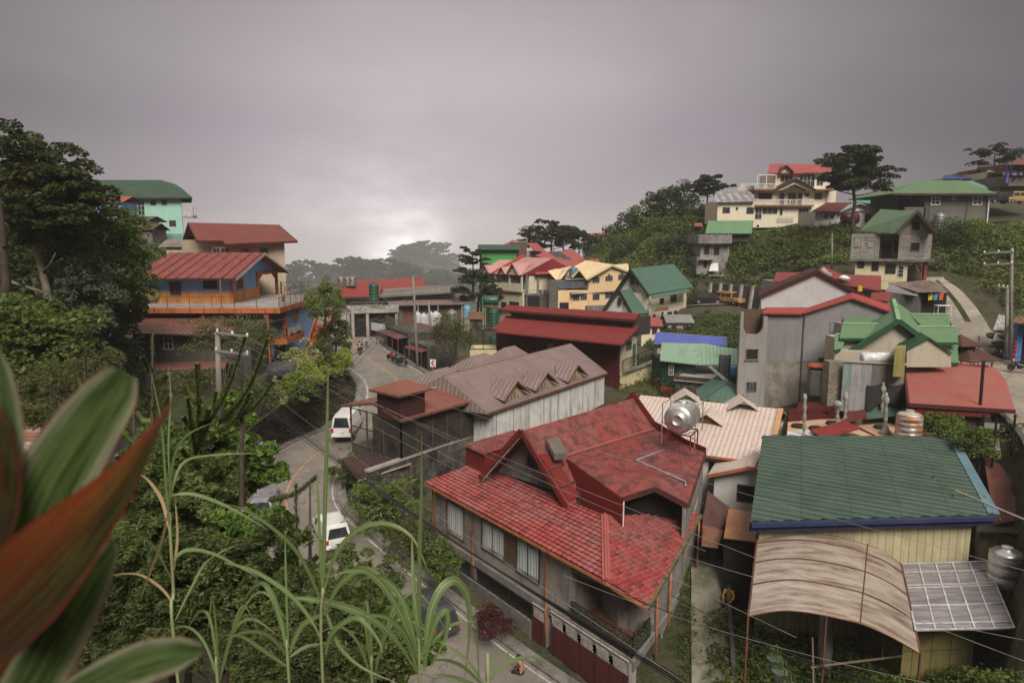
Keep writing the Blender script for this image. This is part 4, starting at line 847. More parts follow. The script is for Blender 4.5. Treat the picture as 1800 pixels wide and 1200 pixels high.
win(bhs,FA,FB_,299,497,318,518,nx=3,frame=FBR,bars=True);win(bhs,FA,FB_,358,495,381,507,nx=4,frame=FBR,bars=True);win(bhs,SA,SB,416,490,427,506,nx=2,frame=ORF,bars=True)
for px in(249,390):
 p=W(px,540,yf+.3);MB().tube([(p.x,yf+.25,zT-1.1 if px<300 else zT-.6),(p.x,yf+.25,zev+.05)],.06,6).build('post',surf('pinkish_post',(.36,.17,.12),worn=(.3,.1,.05)),bhs)
rail(bhs,[(xl-2.1,yf+.1,zT+.02),(xr-.1,yf+.1,zT+.02),(tc1.x-.1,ty1-.1,zT+.02)],1.0,bal=.16,m=plain('rusty_rail',(.06,.045,.035),.7),br=.008);rail(bhs,[(tc1.x-.1,ty1-.1,zT+.02),(gx+1,ty1-.1,zT+.02),(gx+.4,84,zT+.02)],1.5,bal=.35,m=plain('rusty_rail',(.06,.045,.035),.7),br=.008)
lowx0,lowx1=-37.5,xr-.7;wallp(bhs,'lower_wall',BLUE,[(lowx0,67.2,0),(lowx1-1.7,67.2,0),(lowx1-1.7,68.5,0),(lowx1,68.5,0),(lowx1,79,0),(lowx0,79,0)],-12.6,zT-.52)
m=MB()
for x,y,z0 in((xr-1.4,yf+.35,-12.8),(lowx1+.05,68.4,-9),(lowx1+.02,79,-9.4)):m.box((x,y,(zT-.52+z0)/2),(.38,.38,zT-.52-z0))
m.box((xr-1.4-6.2,yf+.5,(zT-.52-12.8)/2),(.3,.3,zT-.52+12.8));m.build('column',ORANGE,bhs)
LA,LB=Vector((lowx1+.02,68.5,0)),Vector((lowx1+.02,79,0));win(bhs,LA,LB,514,545,524,560,nx=2,frame=ORF,bars=True)
zB=-9.;bc0=G(504.5,596,zB);bc1=G(534.8,584,zB);bl=G(475,596,zB);ba=[(bl.x,bc0.y,0),(bc0.x,bc0.y,0),(bc1.x,bc1.y,0),(bc1.x-1.4,bc1.y,0),(bl.x,bc0.y+3.2,0)]
wallp(bhs,'balcony_slab',ORANGE,ba,zB-.5,zB-.02);rail(bhs,[(bl.x+.05,bc0.y+.1,zB),(bc0.x-.1,bc0.y+.1,zB),(bc1.x-.1,bc1.y,zB)],.95,bal=.12,br=.012)
cl=thing('laundry_sheet','pale tarpaulin sheet draped over the blue house balcony railing','sheet',(bc0.x,bc0.y,zB));m=MB();prev=None
for i in range(9):
 p=Vector((bc0.x-.05,bc0.y+.15,0)).lerp(Vector((bc1.x-.05,bc1.y-.2,0)),i/8);cur=[at_z(p+Vector((.08+.05*math.sin(i*2.),0,0)),zB+1.0),at_z(p+Vector((.12,0,0)),zB+.15+.35*abs(math.sin(i*.9)))]
 if prev:m.face(prev[0],cur[0],cur[1],prev[1])
 prev=cur
m.build('sheet',surf('pale_tarpaulin',(.42,.41,.37),worn=(.3,.27,.22),nscale=3),cl)
GA_,GB_=Vector((lowx0,67.15,0)),Vector((lowx1-1.7,67.15,0));d_=V(492,640,Vector((lowx0,68.45,0)),Vector((lowx1,68.45,0)));wallp(bhs,'door',DARK,[(d_.x-.5,68.42,0),(d_.x+.5,68.42,0),(d_.x+.5,68.46,0),(d_.x-.5,68.46,0)],-12.3,-10)
m=MB()
for i in range(8):m.box((bc1.x+.9,bc1.y+1+i*.45,zB-1.7+i*.28),(1.6,.5,.3))
m.beam((bc1.x+1.7,bc1.y+.8,zB-1.2),(bc1.x+1.7,bc1.y+4.4,zB+1.1),.16,.5);m.beam((bc1.x+.1,bc1.y+.8,zB-1.2),(bc1.x+.1,bc1.y+4.4,zB+1.1),.16,.5);m.build('stair',ORANGE,bhs)
YT=surf('mustard_tank',(.33,.29,.10),worn=(.2,.17,.07),amt=.7,rough=.4)
for k,(px,py,lb)in enumerate(((238,505,'mustard horizontal water tank farther left behind the blue house railing'),(262,505,'mustard horizontal water tank nearer the plank wall of the blue house'))):
 p=W(px,py,69.5);t=thing('water_tank',lb,'water tank',(p.x,p.y,zT));MB().lathe((p.x,p.y,zT+.95),[(.2,-.1),(.55,0),(.72,.15),(.75,.5),(.77,.55),(.75,.6),(.75,1.2),(.6,1.35),(.1,1.4)],20,'X',R(75)).build('shell',YT,t,smooth=True);m=MB();m.box((p.x,p.y+.3,zT+.12),(.9,.15,.24));m.box((p.x+.1,p.y+1,zT+.12),(.9,.15,.24));m.build('saddle',CONC,t)
RUSTR=roof_red('rusty_iron_roof',(.30,.095,.06),(.20,.085,.06),(.10,.045,.035),corr=.5,mossamt=.5,m0=.46,m1=.66,stk=.7)
wl=thing('plank_outhouse','grey weathered plank house with rusty sheet roof and small white window below the blue house','house',(-30,61,-12))
e0,e1,t0,t1=W(208,585.3,60),W(412,589,60),W(245,555.5,66.6),W(430,557,66.6);roofp(wl,RUSTR,[[e0,e1,t1,t0]],.07);fascia(wl,CONC_D,[(e0,e1)],.08,.12)
pA,pB=W(234,600,61),W(440,600,61);pA.z=pB.z=0;GREYP=surf('grey_old_planks',(.135,.12,.11),'plank',.22,worn=(.07,.062,.056),amt=.8,streak=.9,dirt=(.035,.03,.027));wallp(wl,'wall',GREYP,[pA,pB,pB+Vector((0,5,0)),pA+Vector((0,5,0))],-12.8,[e0.z-.02,e0.z-.02,e0.z+.55,e0.z+.55])
win(wl,pA,pB,288,594,304,613,nx=2,ny=2,frame=FW);win(wl,pA,pB,338,592,352,607,nx=2,frame=FG)
l2=[W(232,651,56.5),W(395,647,56.5),W(400,634,60.8),W(250,636,60.8)];t=thing('rusty_awning','low rusty iron sheet roof along the foot of the grey plank house','roof',(l2[0].x+5,58,-13));roofp(t,RUSTR,[l2],.06);m=MB()
for p in(l2[0],l2[1],l2[0].lerp(l2[1],.5)):m.beam(at_z(p+Vector((.2,.3,0)),-14),p+Vector((.2,.3,-.05)),.09)
m.build('post',FBR,t)
t=thing('picket_fence','weathered bamboo picket fence under the low rusty awning','fence',(-30,56,-13));m=MB();a=W(215,668,55.5);b=W(400,668,55.5);n=60
for i in range(n):p=a.lerp(b,i/n);h=random.uniform(.85,1.15);m.beam(at_z(p,a.z-.8),at_z(p+Vector((random.uniform(-.04,.04),0,0)),a.z+h-.1),.07,.03)
m.build('pickets',surf('bleached_bamboo',(.33,.29,.24),worn=(.16,.13,.1),nscale=3),t);MB().beam(at_z(a,a.z+.4),at_z(b,a.z+.4),.06).build('crossbar',FBR,t)
# ================================================================== C
CREAM=surf('cream_painted_wall',(.52,.43,.32),worn=(.42,.34,.25),amt=.5,streak=.35,dirt=(.22,.18,.14));MARR=surf('maroon_ribbed_roof',(.24,.068,.055),'rib',.4,worn=(.20,.062,.052),amt=.5,streak=.2,line=.4)
ch=thing('cream_house','cream house with big maroon ribbed metal roof behind the blue house','house',(-32,86,-4));el_,er_=W(346,423,80),W(523,424.5,90);rl_,rr_=W(330,391,85.2),W(489,383,94.8);er_.z=el_.z;rr_.z=rl_.z
eN=W(392,420.5,82.6);eN.z=el_.z;eM=eN.lerp(er_,.07);eM2=eM+(el_-rl_)*.18
roofp(ch,MARR,[[el_,eN,rl_.lerp(rr_,.27),rl_],[eN+(el_-rl_)*.17,er_+(el_-rl_)*.0,rr_,rl_.lerp(rr_,.27)]],.1);bk1=rl_*2-el_;bk2=rr_*2-er_;bk1.z=bk2.z=el_.z;roofp(ch,MARR,[[bk1,bk2,rr_,rl_]],.1)
fascia(ch,MAROON_TRIM,[(el_,rl_),(er_,rr_),(el_,eN),(eN+(el_-rl_)*.17,er_)],.08,.25)
dch=(er_-el_);dch.z=0;dch.normalize();nch=Vector((-dch.y,dch.x,0));wc=[el_+dch*2.2+nch*.7,er_-dch*1.5+nch*.7,er_-dch*1.5+nch*9,el_+dch*2.2+nch*9];wallp(ch,'wall',CREAM,wc,-7,el_.z+.15)
wallp(ch,'ledge',CONC_L,[er_-dch*1.6+nch*.6,er_-dch*1.2+nch*.6,er_-dch*1.2+nch*9,er_-dch*1.6+nch*9],-3.6,-2.9)
for x0,y0,x1,y1,nx in((374,437,386,446,2),(388,437,401,446,2),(425.5,438.5,438,446,2),(457,437,471,455,3)):win(ch,wc[0],wc[1],x0,y0,x1,y1,nx=nx,frame=FG)
m=MB();p=V(484,450,wc[0]-nch*.1,wc[1]-nch*.1);m.tube([at_z(p,el_.z),at_z(p,-6)],.07);m.build('downpipe',CREAM,ch)
an=thing('annex','low cream annex with curved grey corrugated roof between the mint and maroon-roofed houses','annex',(-42,92,-3));a0,a1=W(291,431,90),W(357,431,90);wallp(an,'wall',CREAM,[(a0.x,90,0),(a1.x,90,0),(a1.x,96,0),(a0.x,96,0)],-5,a0.z-.15);m=MB();prev=None
for i in range(7):t_=i/6;y=89.6+t_*3.6;z=a0.z-.2+1.05*math.sin(t_*math.pi/2);cur=(Vector((a0.x-.8,y,z)),Vector((a1.x,y,z)));prev and m.slab([prev[0],prev[1],cur[1],cur[0]],.05);prev=cur
m.build('roof',surf('grey_corrugated',(.19,.17,.155),'corr',.5,worn=(.30,.28,.26),amt=.8),an)
# ================================================================== M
MINT=surf('mint_painted_wall',(.34,.57,.47),worn=(.37,.56,.47),amt=.5,streak=.35,dirt=(.22,.25,.18));GREENR=surf('dark_green_roof',(.055,.115,.075),'rib',.6,worn=(.045,.085,.055),amt=.6,line=.25)
mi=thing('mint_house','tall mint green house with dark green roof on the left hilltop','house',(-56,112,0));Y0=108;xl_,xr_=W(165,350,Y0).x,W(318,350,Y0).x;zt_=W(300,349,Y0).z
MA,MBb=Vector((xl_,Y0,0)),Vector((xr_,Y0,0));wallp(mi,'wall',MINT,[MA,MBb,MBb+Vector((-4.2,9,0)),MA+Vector((-4.2,9,0))],-3,zt_+.1)
zb_=W(300,411,Y0).z;wallp(mi,'base_band',surf('teal_band',(.20,.36,.34),worn=(.24,.40,.36),streak=.6),[MA-Vector((0,.06,0)),MBb+Vector((.2,-.06,0)),MBb+Vector((.2,.1,0)),MA+Vector((0,.1,0))],-3,zb_)
q=[W(150,352,107.2),W(338,347.5,107.2),W(283,316,113),W(150,319,113)];q[0].z=q[1].z=zt_+.1;q[2].z=q[3].z=W(283,316.5,113).z;m1=W(308,323.5,112);m2=W(322,333,109.5)
roofp(mi,GREENR,[[q[0],q[1],m2,m1,q[2],q[3]],[Vector((q[1].x-5.6,119,q[1].z)),q[1],m2],[Vector((q[1].x-5.6,119,q[1].z)),m2,m1,q[2]],[Vector((q[0].x-5,119,q[0].z)),Vector((q[1].x-5.6,119,q[1].z)),q[2],q[3]]],.1);fascia(mi,FD,[(q[0],q[1])],.1,.2)
for x0,y0,x1,y1,nx,ny in((242,354,255,378,2,3),(265,352.5,274,360,2,1),(284.5,352,293,359.5,2,1),(266,389,277,399,3,1),(298,388,309,397,3,1),(270,415,278,423,2,1),(288,414.5,298,425,2,2),(214,356,221,371,2,2)):win(mi,MA,MBb,x0,y0,x1,y1,nx=nx,ny=ny,frame=FBR if ny==1 else FW,bars=ny==1)
bx0,bx1=W(317,380,107).x,W(336,380,107).x;m=MB();m.box(((bx0+bx1)/2,108.3,W(0,381,108).z),(bx1-bx0,1.6,.3));m.build('balcony_slab',CONC_L,mi);rail(mi,[(bx0,107.8,W(0,380,107.8).z),(bx1,107.8,W(0,380,107.8).z),(bx1,109,W(0,380,107.8).z)],1.3,m=FW,bal=.3,br=.04)
def boxhouse(name,label,cat,x0,x1,ytop,Y,depth,zbase,wm,rm=None,over=.4,rise=0.,group=None,side=0):
 """small plain block read off two pixel columns; rm adds a mono-pitch or gabled roof"""
 a=W(x0,ytop,Y);b=W(x1,ytop,Y);z=a.z;t=thing(name,label,cat,((a.x+b.x)/2,Y+depth/2,zbase),group)
 wallp(t,'wall',wm,[(a.x,Y,0),(b.x,Y,0),(b.x+side,Y+depth,0),(a.x+side,Y+depth,0)],zbase-2,z-.02)
 if rm:roofp(t,rm,[[(a.x-over,Y-over,z),(b.x+over,Y-over,z),(b.x+over+side,Y+depth/2,z+rise),(a.x-over+side,Y+depth/2,z+rise)],[(b.x+over+side,Y+depth+over,z),(a.x-over+side,Y+depth+over,z),(a.x-over+side,Y+depth/2,z+rise),(b.x+over+side,Y+depth/2,z+rise)]],.1)
 return t,Vector((a.x,Y,0)),Vector((b.x,Y,0))
t,a,b=boxhouse('small_house','small blue-walled house with orange-red sheet roof left of the mint house, half behind the trees','house',165,214,355,104,5,-1,BLUE,surf('orange_red_roof',(.40,.11,.05),'rib',.5,worn=(.3,.1,.06)),rise=1.0);win(t,a,b,178,358,188,368)
t,a,b=boxhouse('small_house','grey concrete-block hut with brown tin roof below the mint house','hut',236,267,403,98,4,-3,surf('grey_blocks',(.22,.20,.18),'block',.4,.2),surf('brown_tin',(.16,.09,.06),'corr',.3),rise=.9);win(t,a,b,258,410,263,416,nx=1,frame=FG)
t,a,b=boxhouse('small_house','white hut with thin dark eave in front of the mint house wall','hut',214,254,388,101,4,-1,CONC_L,plain('dark_tin',(.07,.06,.055),.6),rise=.7,over=.9)
t=thing('shed','shed with long rusted iron roof down the slope behind the big red leaf','shed',(-21,32,-13));z_=-9.6;q=[G(-40,741,-8.6),G(150,741,-8.6),G(176,841,-9.9),G(-60,841,-9.9)]
q=[W(0,744,38),W(168,741,38),W(176,841,31),W(-40,841,31)];roofp(t,roof_red('flaking_rust_roof',(.30,.10,.055),(.42,.36,.31),(.16,.06,.035),mossamt=.5,stk=.2,rows=.55,cols=3.,m0=.5,m1=.6),[q],.08);fascia(t,CONC_D,[(q[3],q[2])],.12,.25,'gutter');m=MB()
for px in(60,160):p=W(px,845,31.4);m.beam(p,at_z(p,-14.5),.13)
m.build('post',CONC_L,t);wallp(t,'wall',FD,[(q[3].x,33.5,0),(q[2].x-.3,33.5,0),(q[2].x-.3,37.5,0),(q[3].x,37.5,0)],-14.8,[q[3].z-.35,q[2].z-.35,q[2].z-.0,q[3].z-.0])
# ================================================================== R
TILE_P=surf('red_tile_sheet_bright',(.33,.055,.048),'tile',.33,.36,worn=(.27,.055,.05),amt=.5,streak=.2,depth=.05,line=.45)
pv=thing('red_walled_building','long dark red building with stacked red tiled roofs and roof terrace on yellow walls','building',(5,82,-16));zp=-10.4
p0=G(873.7,577,zp);p1=G(1088,599.5,zp);pd_=(p1-p0).normalized();pn_=Vector((-pd_.y,pd_.x,0));pn_=pn_ if pn_.y>0 else-pn_
DRED=surf('dark_red_panel_wall',(.12,.010,.010),'panel',2.4,2.4,worn=(.16,.02,.018),amt=.6,streak=.3,dirt=(.22,.12,.11),nscale=1.6);wallp(pv,'wall',DRED,[p0,p1,p1+pn_*.25,p0+pn_*.25],-17.5,zp-.05)
YEL=surf('pale_yellow_wall',(.56,.50,.30),worn=(.48,.42,.26),amt=.5,streak=.3,dirt=(.3,.26,.17));zt2=-13.8;q1=W(1167,620.5,87);q1.z=0;qd=(q1-at_z(p1,0)).normalized()
wallp(pv,'terrace_wall',YEL,[at_z(p1,0)+pd_*.1+pn_*.2,q1,q1+pn_*6,at_z(p1,0)+pn_*9],-19,zt2-.2);wallp(pv,'terrace_slab',CONC,[at_z(p1,0)+pd_*.5,q1+pd_*.4,q1+pn_*6,at_z(p1,0)+pn_*9],zt2-.2,zt2)
rail(pv,[at_z(p1,zt2)+pd_*.35+qd*.5,at_z(q1,zt2)+pd_*.2,at_z(q1+pn_*3,zt2)],1.25,top_only=True,post=2.5,r=.035)
TA,TB=at_z(p1,0)+pd_*.1+pn_*.2,q1;win(pv,TA,TB,1104,653,1112,674,nx=1,frame=FD,ny=2);win(pv,TA,TB,1129,645,1135,656,nx=1,frame=FD)
wallp(pv,'upper_wall',surf('cream_upper',(.50,.46,.34),worn=(.4,.36,.27)),[at_z(p0,0)+pn_*.2,at_z(p1,0)+pn_*.4,at_z(p1,0)+pn_*.4+qd*5,at_z(p0,0)+pn_*8],-14,[zp-.1,zp-.1,zp+.3,zp+.3])
lr_=[G(862,582.5,zp),G(1094,606,zp),W(1125,574,p1.y+3.6),W(890,553.5,p0.y+3.6)];lr_[2].z=lr_[3].z=(lr_[2].z+lr_[3].z)/2;tile_plane('roof',lr_,TILE_P,pv,p=.33,q=.36,rowdir=pd_);fascia(pv,MAROON_TRIM,[(lr_[1],lr_[2])],.08,.3);fascia(pv,plain('white_edge',(.5,.45,.4)),[(at_z(p0,zp-.05)-pn_*.04,at_z(p1,zp-.05)-pn_*.04)],.06,.1)
ur_=[W(882,543,p0.y+2.2),W(1116,565,p1.y+2.2),W(1124.5,553,p1.y+5.5),W(890,534.5,p0.y+5.5)]
zz=(ur_[0].z+ur_[1].z)/2;ur_[0].z=ur_[1].z=zz;zz2=(ur_[2].z+ur_[3].z)/2;ur_[2].z=ur_[3].z=zz2;tile_plane('upper_roof',ur_,TILE_P,pv,p=.33,q=.36,rowdir=pd_)
ubk=[ur_[2]+(ur_[2]-ur_[1]),ur_[3]+(ur_[3]-ur_[0])];ubk[0].z=ubk[1].z=zz-1.;roofp(pv,TILE_P,[[ur_[3],ur_[2],ubk[0],ubk[1]]],.1,'upper_roof');fascia(pv,MAROON_TRIM,[(ur_[0],ur_[1]),(ur_[1],ur_[2]),(ur_[2],ubk[0])],.1,.25)
wallp(pv,'clerestory',FD,[at_z(ur_[0],0)+pn_*.9+pd_*.8,at_z(ur_[1],0)+pn_*.9-pd_*.8,at_z(ur_[1],0)+pn_*5-pd_*.8,at_z(ur_[0],0)+pn_*5+pd_*.8],zp,zz+.1)
UA_,UB_=at_z(p1,0)+pn_*.4,at_z(p1,0)+pn_*.4+qd*5;win(pv,UA_,UB_,1101,601,1109,612,nx=2,frame=FBR);MB().seg(UA_+qd*3.6+pd_*.12,UA_+qd*4.3+pd_*.12,.06,-13.7,-11.2).build('door',plain('green_door',(.02,.12,.07)),pv)
win(pv,p0,p1,963,604,973,611,nx=3,ny=2,frame=FW)
t=thing('roof_cage','black steel frame cage on a cream roof terrace left of the dark red wall','frame',at_z(W(850,610,84),-14));c0_=G(826,606,-12.3);c1_=G(873,606,-12.3);c0_=W(826,612,82);c1_=W(873,616,82);c0_.z=c1_.z=-12.6
wallp(t,'wall',YEL,[c0_,c1_,c1_+Vector((0,4,0)),c0_+Vector((0,4,0))],-17,-12.6);q=[c0_,c1_,c1_+Vector((0,3.8,0)),c0_+Vector((0,3.8,0))];m=MB()
for i in range(4):
 a,b=q[i],q[(i+1)%4];m.beam(a,a+Vector((0,0,2.4)),.09)
 for h in(.05,1.1,2.4):m.beam(a+Vector((0,0,h)),b+Vector((0,0,h)),.08)
 m.beam(a.lerp(b,.5),a.lerp(b,.5)+Vector((0,0,2.4)),.07)
m.build('cage',BLKM,t);vb_=MB()
for k in range(2):
 for i in range(4):
  for j in range(2):x=c0_.x+.8+k*1.7+i*.3;vb_.box((x,81.97,-13.5-j*.32),(.2,.08,.2))
vb_.build('vent_blocks',FBR,t)
# ================================================================== h
def PR(root,m,pts,th=.1,name='roof',label=None):return roofp(root,m,[[W(*p)for p in pts]],th,name,label)
def vwall(root,m,pts,th=.2,name='wall',label=None):
 """upright wall polygon: first two points give its plan line, the rest are read on that plane"""
 P0=W(*pts[0]);P1=W(*pts[1]);q=[P0,P1]+[V(p[0],p[1],P0,P1)for p in pts[2:]];n=nrm(P0,P1)*-th;k=len(q)
 mb=MB();mb.add(q+[p+n for p in q],[tuple(range(k)),tuple(range(2*k-1,k-1,-1))]+[(i,(i+1)%k,k+(i+1)%k,k+i)for i in range(k)]);return mb.build(name,m,root,label=label),at_z(P0,0),at_z(P1,0)
def block(root,m,a,b,depth,z0,z1,name='wall'):
 A_,B_=at_z(a,0),at_z(b,0);n=nrm(A_,B_)*-depth;return wallp(root,name,m,[A_,B_,B_+n,A_+n],z0,z1)
def wins(root,A_,B_,lst,**k):
 for w_ in lst:win(root,A_,B_,*w_[:4],nx=w_[4]if len(w_)>4 else 2,ny=w_[5]if len(w_)>5 else 1,**k)
PINKM=surf('pink_faded_metal_roof',(.54,.31,.29),'rib',.4,worn=(.46,.23,.21),amt=.7,line=.35);REDM=surf('red_metal_roof',(.38,.10,.09),'rib',.45,worn=(.30,.09,.08),amt=.6,line=.3);TILE_M=surf('dull_red_tiles',(.30,.06,.055),'tile',.4,.42,worn=(.22,.05,.045),amt=.6,depth=.05)
GREYB=surf('bare_grey_blocks',(.22,.205,.19),'block',.4,.2,worn=(.14,.13,.12),amt=.8,streak=.6);PEACH=surf('peach_wall',(.72,.50,.29),worn=(.62,.43,.26),amt=.5,streak=.25,dirt=(.3,.2,.12));CREAM2=surf('pale_cream_wall',(.62,.55,.43),worn=(.52,.46,.37),amt=.5,streak=.4,dirt=(.25,.2,.15));WHT=surf('white_painted_wall',(.58,.56,.54),worn=(.47,.45,.43),amt=.5,streak=.4,dirt=(.28,.26,.24))
TEAL=surf('green_metal_roof',(.10,.19,.145),'rib',.45,worn=(.085,.16,.125),amt=.5,line=.35,streak=.2);BRG=surf('bright_green_wall',(.08,.36,.10),worn=(.075,.32,.1),amt=.3,streak=.15)
gb=thing('green_house','bright green windowless block with teal flat eave at the far left of the row houses','house',at_z(W(876,462,140),-12));a,b=W(846,462,140),W(908,462,140);block(gb,BRG,a,b,9,-14,W(876,438,140).z);a2,b2=W(840,432,139),W(913,432,139);wallp(gb,'roof',TEAL,[a2,b2,b2+Vector((0,11,0)),a2+Vector((0,11,0))],W(0,439,139).z,a2.z+.25);block(gb,BLKM,W(843,470,139.6),W(847,470,139.6),.3,-14,a2.z-.7,'downpipe')
K0=W(919,483,112);fL=Vector((-.595,.804,0));bB=Vector((.804,.595,0));K_=at_z(K0,0);z_e=K0.z
rh=thing('row_house','cream three-storey row house with faded pink gabled roofs and long balconies','house',at_z(K0,-13.5));LW=7.6
wallp(rh,'wall',CREAM2,[K_,K_+fL*LW,K_+fL*LW+bB*9,K_+bB*9],-15,z_e-2.6);wallp(rh,'upper_wall',CREAM2,[K_+bB*1.3,K_+fL*LW+bB*1.3,K_+fL*LW+bB*9,K_+bB*9],z_e-2.7,z_e)
wallp(rh,'balcony_parapet',CREAM2,[K_-bB*.25,K_+fL*LW-bB*.25,K_+fL*LW-bB*.1,K_-bB*.1],z_e-2.75,z_e-1.45);wallp(rh,'balcony_slab',surf('pinkish_slab',(.42,.26,.2),worn=(.3,.2,.16)),[K_-bB*.35,K_+fL*LW-bB*.35,K_+fL*LW+bB*1.3,K_+bB*1.3],z_e-2.95,z_e-2.72)
for z_ in(z_e-5.9,):wallp(rh,'balcony_slab',MATS['pinkish_slab'],[K_-bB*.4,K_+fL*LW-bB*.4,K_+fL*LW,K_],z_-.2,z_)
m=MB();[m.box((*(K_+fL*t_-bB*.15)[:2],z_e-1.4),(.28,.28,2.8),math.atan2(bB.y,bB.x))for t_ in(.1,3.4,LW-.1)];m.build('column',CREAM2,rh)
wins(rh,K_-bB*.02,K_+fL*LW-bB*.02,[(881,503,891,511,3),(895,503,912,516,3),(882,531,890,541,2),(896,530,912,545,3)],frame=FD)
wins(rh,K_+bB*1.28,K_+bB*1.28+fL*LW,[(904,479,908,490,1),(893,480,899,490,1),(884,479,888,489,1)],frame=FD)
zr=-2.2;EA=at_z(K_-bB*.5-fL*.3,z_e);EB=at_z(K_+fL*LW-bB*.5,z_e);RA_=at_z(K_+bB*6-fL*.3,zr);RB_=at_z(K_+bB*6+fL*LW,zr)
STRP=surf('striped_pink_roof',(.54,.28,.26),'rib',.95,worn=(.44,.2,.18),amt=.7,line=.8);roofp(rh,STRP,[[EA,EB,RB_,RA_],[at_z(K_+bB*12,z_e),at_z(K_+fL*LW+bB*12,z_e),RB_,RA_]],.1)
m=MB();m.slab([EB+Vector((0,0,.25)),RB_+Vector((0,0,.45)),RB_+fL*.5+Vector((0,0,.45)),EB+fL*.5+Vector((0,0,.25))],.5);m.build('parapet',surf('orange_red_flashing',(.42,.08,.05),worn=(.3,.06,.045)),rh)
def front_gable(root,t_,hw,rise,depth,m_,z0=None,K=K_,f=fL,b=bB,wm=None):
 z0=z_e if z0 is None else z0;c=K+f*t_-b*.75;L1_=at_z(c+f*hw,z0);L2_=at_z(c-f*hw,z0);T=at_z(c,z0+rise);TB=at_z(c+b*depth,z0+rise)
 o=roofp(root,m_,[[L1_,T,TB,at_z(c+f*hw+b*.6,z0)],[L2_,T,TB,at_z(c-f*hw+b*.6,z0)]],.07,'gable')
 mb=MB();i1,i2,i3=at_z(c+f*(hw-.25)+b*.45,z0),at_z(c-f*(hw-.25)+b*.45,z0),at_z(c+b*.45,z0+rise-.2);mb.face(i1,i2,i3);mb.face(i3+b*.05,i2+b*.05,i1+b*.05);mb.build('gable_wall',wm or CREAM2,root);return o
front_gable(rh,2.0,1.75,1.9,4.,PINKM);front_gable(rh,5.1,1.2,1.2,3.,PINKM)
m=MB();s0=K_+bB*.0;m.add([at_z(K_-fL*.25-bB*.3,z_e),at_z(K_-fL*.25+bB*12,z_e),at_z(K_-fL*.25+bB*6,zr-.1),at_z(K_+bB*.0,z_e),at_z(K_+bB*12,z_e),at_z(K_+bB*6,zr-.1)],[(0,1,2),(5,4,3),(0,2,5,3),(1,4,5,2),(0,3,4,1)]);m.build('gable_end',surf('crimson_sheet',(.26,.025,.03),worn=(.2,.03,.03)),rh)
K2=K_+fL*(LW+.1)-bB*.8;rn=thing('row_house','narrow cream row house with open balconies and small pink roofs beside the green block','house',at_z(K2,-13.5));LW2=4.2
wallp(rn,'wall',CREAM2,[K2+bB*1.6,K2+fL*LW2+bB*1.6,K2+fL*LW2+bB*9,K2+bB*9],-15,z_e-.2)
for z_ in(z_e-2.6,z_e-5.8):wallp(rn,'balcony_slab',MATS['pinkish_slab'],[K2-bB*.2,K2+fL*LW2-bB*.2,K2+fL*LW2+bB*1.6,K2+bB*1.6],z_-.25,z_);
wallp(rn,'balcony_parapet',CREAM2,[K2-bB*.2,K2+fL*(LW2)-bB*.2,K2+fL*(LW2),K2],z_e-2.6,z_e-1.7);wallp(rn,'balcony_parapet',YEL,[K2-bB*.2,K2+fL*(LW2*.55)-bB*.2,K2+fL*(LW2*.55),K2],z_e-5.8,z_e-4.5)
wallp(rn,'door',DARK,[K2+bB*1.5+fL*.8,K2+bB*1.5+fL*1.8,K2+bB*1.58+fL*1.8,K2+bB*1.58+fL*.8],z_e-5.7,z_e-3.5);wallp(rn,'door',DARK,[K2+bB*1.5+fL*2.5,K2+bB*1.5+fL*3.9,K2+bB*1.58+fL*3.9,K2+bB*1.58+fL*2.5],z_e-5.7,z_e-3.3)
front_gable(rn,1.2,1.3,1.3,4,PINKM,z_e+.1,K2);roofp(rn,PINKM,[[at_z(K2-bB*.5+fL*1.5,z_e-.2),at_z(K2-bB*.5+fL*4.8,z_e-.2),at_z(K2+bB*5+fL*4.8,z_e+2.2),at_z(K2+bB*5,z_e+2.2)]],.08);roofp(rn,REDM,[[at_z(K2-bB*.9+fL*.1,z_e-1.1),at_z(K2-bB*.9+fL*2.9,z_e-1.1),at_z(K2+bB*.9+fL*2.4,z_e-.3),at_z(K2+bB*.9+fL*.4,z_e-.3)]],.08,'porch_roof')
gy=thing('unfinished_house','unfinished grey block house with open upper floor between the cream and peach houses','house',at_z(K_+bB*5,-13));M_=K_+bB*8.6
wallp(gy,'wall',GREYB,[K_+bB*.3-fL*.4,M_-fL*.4,M_+fL*6,K_+bB*.3+fL*.0],-15,z_e-3.2);wallp(gy,'back_wall',GREYB,[K_+bB*.3+fL*1.4,M_+fL*1.2,M_+fL*1.4,K_+bB*.3+fL*1.6],z_e-3.2,z_e-.1)
m=MB();[m.box((*(K_+bB*t_-fL*.3)[:2],z_e-1.6),(.3,.3,3.2),0)for t_ in(.6,3.,5.6,8.3)];m.build('column',CONC,gy);wallp(gy,'beam',CONC,[K_+bB*.2-fL*.55,M_-fL*.55,M_-fL*.2,K_+bB*.2-fL*.2],z_e-3.35,z_e-3.05)
wins(gy,K_+bB*.3-fL*.42,M_-fL*.42,[(946,510,952,519),(955,511,961,520),(966,514,971,517,1),(974,513,979,522)],frame=CONC_L)
wallp(gy,'opening',DARK,[K_+bB*.7-fL*.45,K_+bB*3.2-fL*.45,K_+bB*3.2-fL*.43,K_+bB*.7-fL*.43],z_e-5.4,z_e-3.6);roofp(gy,REDM,[[at_z(K_+bB*2.0-fL*.9,z_e+.1),at_z(M_-fL*.9,z_e+.2),at_z(M_+fL*3+bB*1,z_e+1.9),at_z(K_+bB*4+fL*3,z_e+1.9)]],.08)
wallp(gy,'tower_wall',GREYB,[M_-bB*2.-fL*.7,M_-fL*.7,M_-fL*.3,M_-bB*2.-fL*.3],-14,z_e-.2)
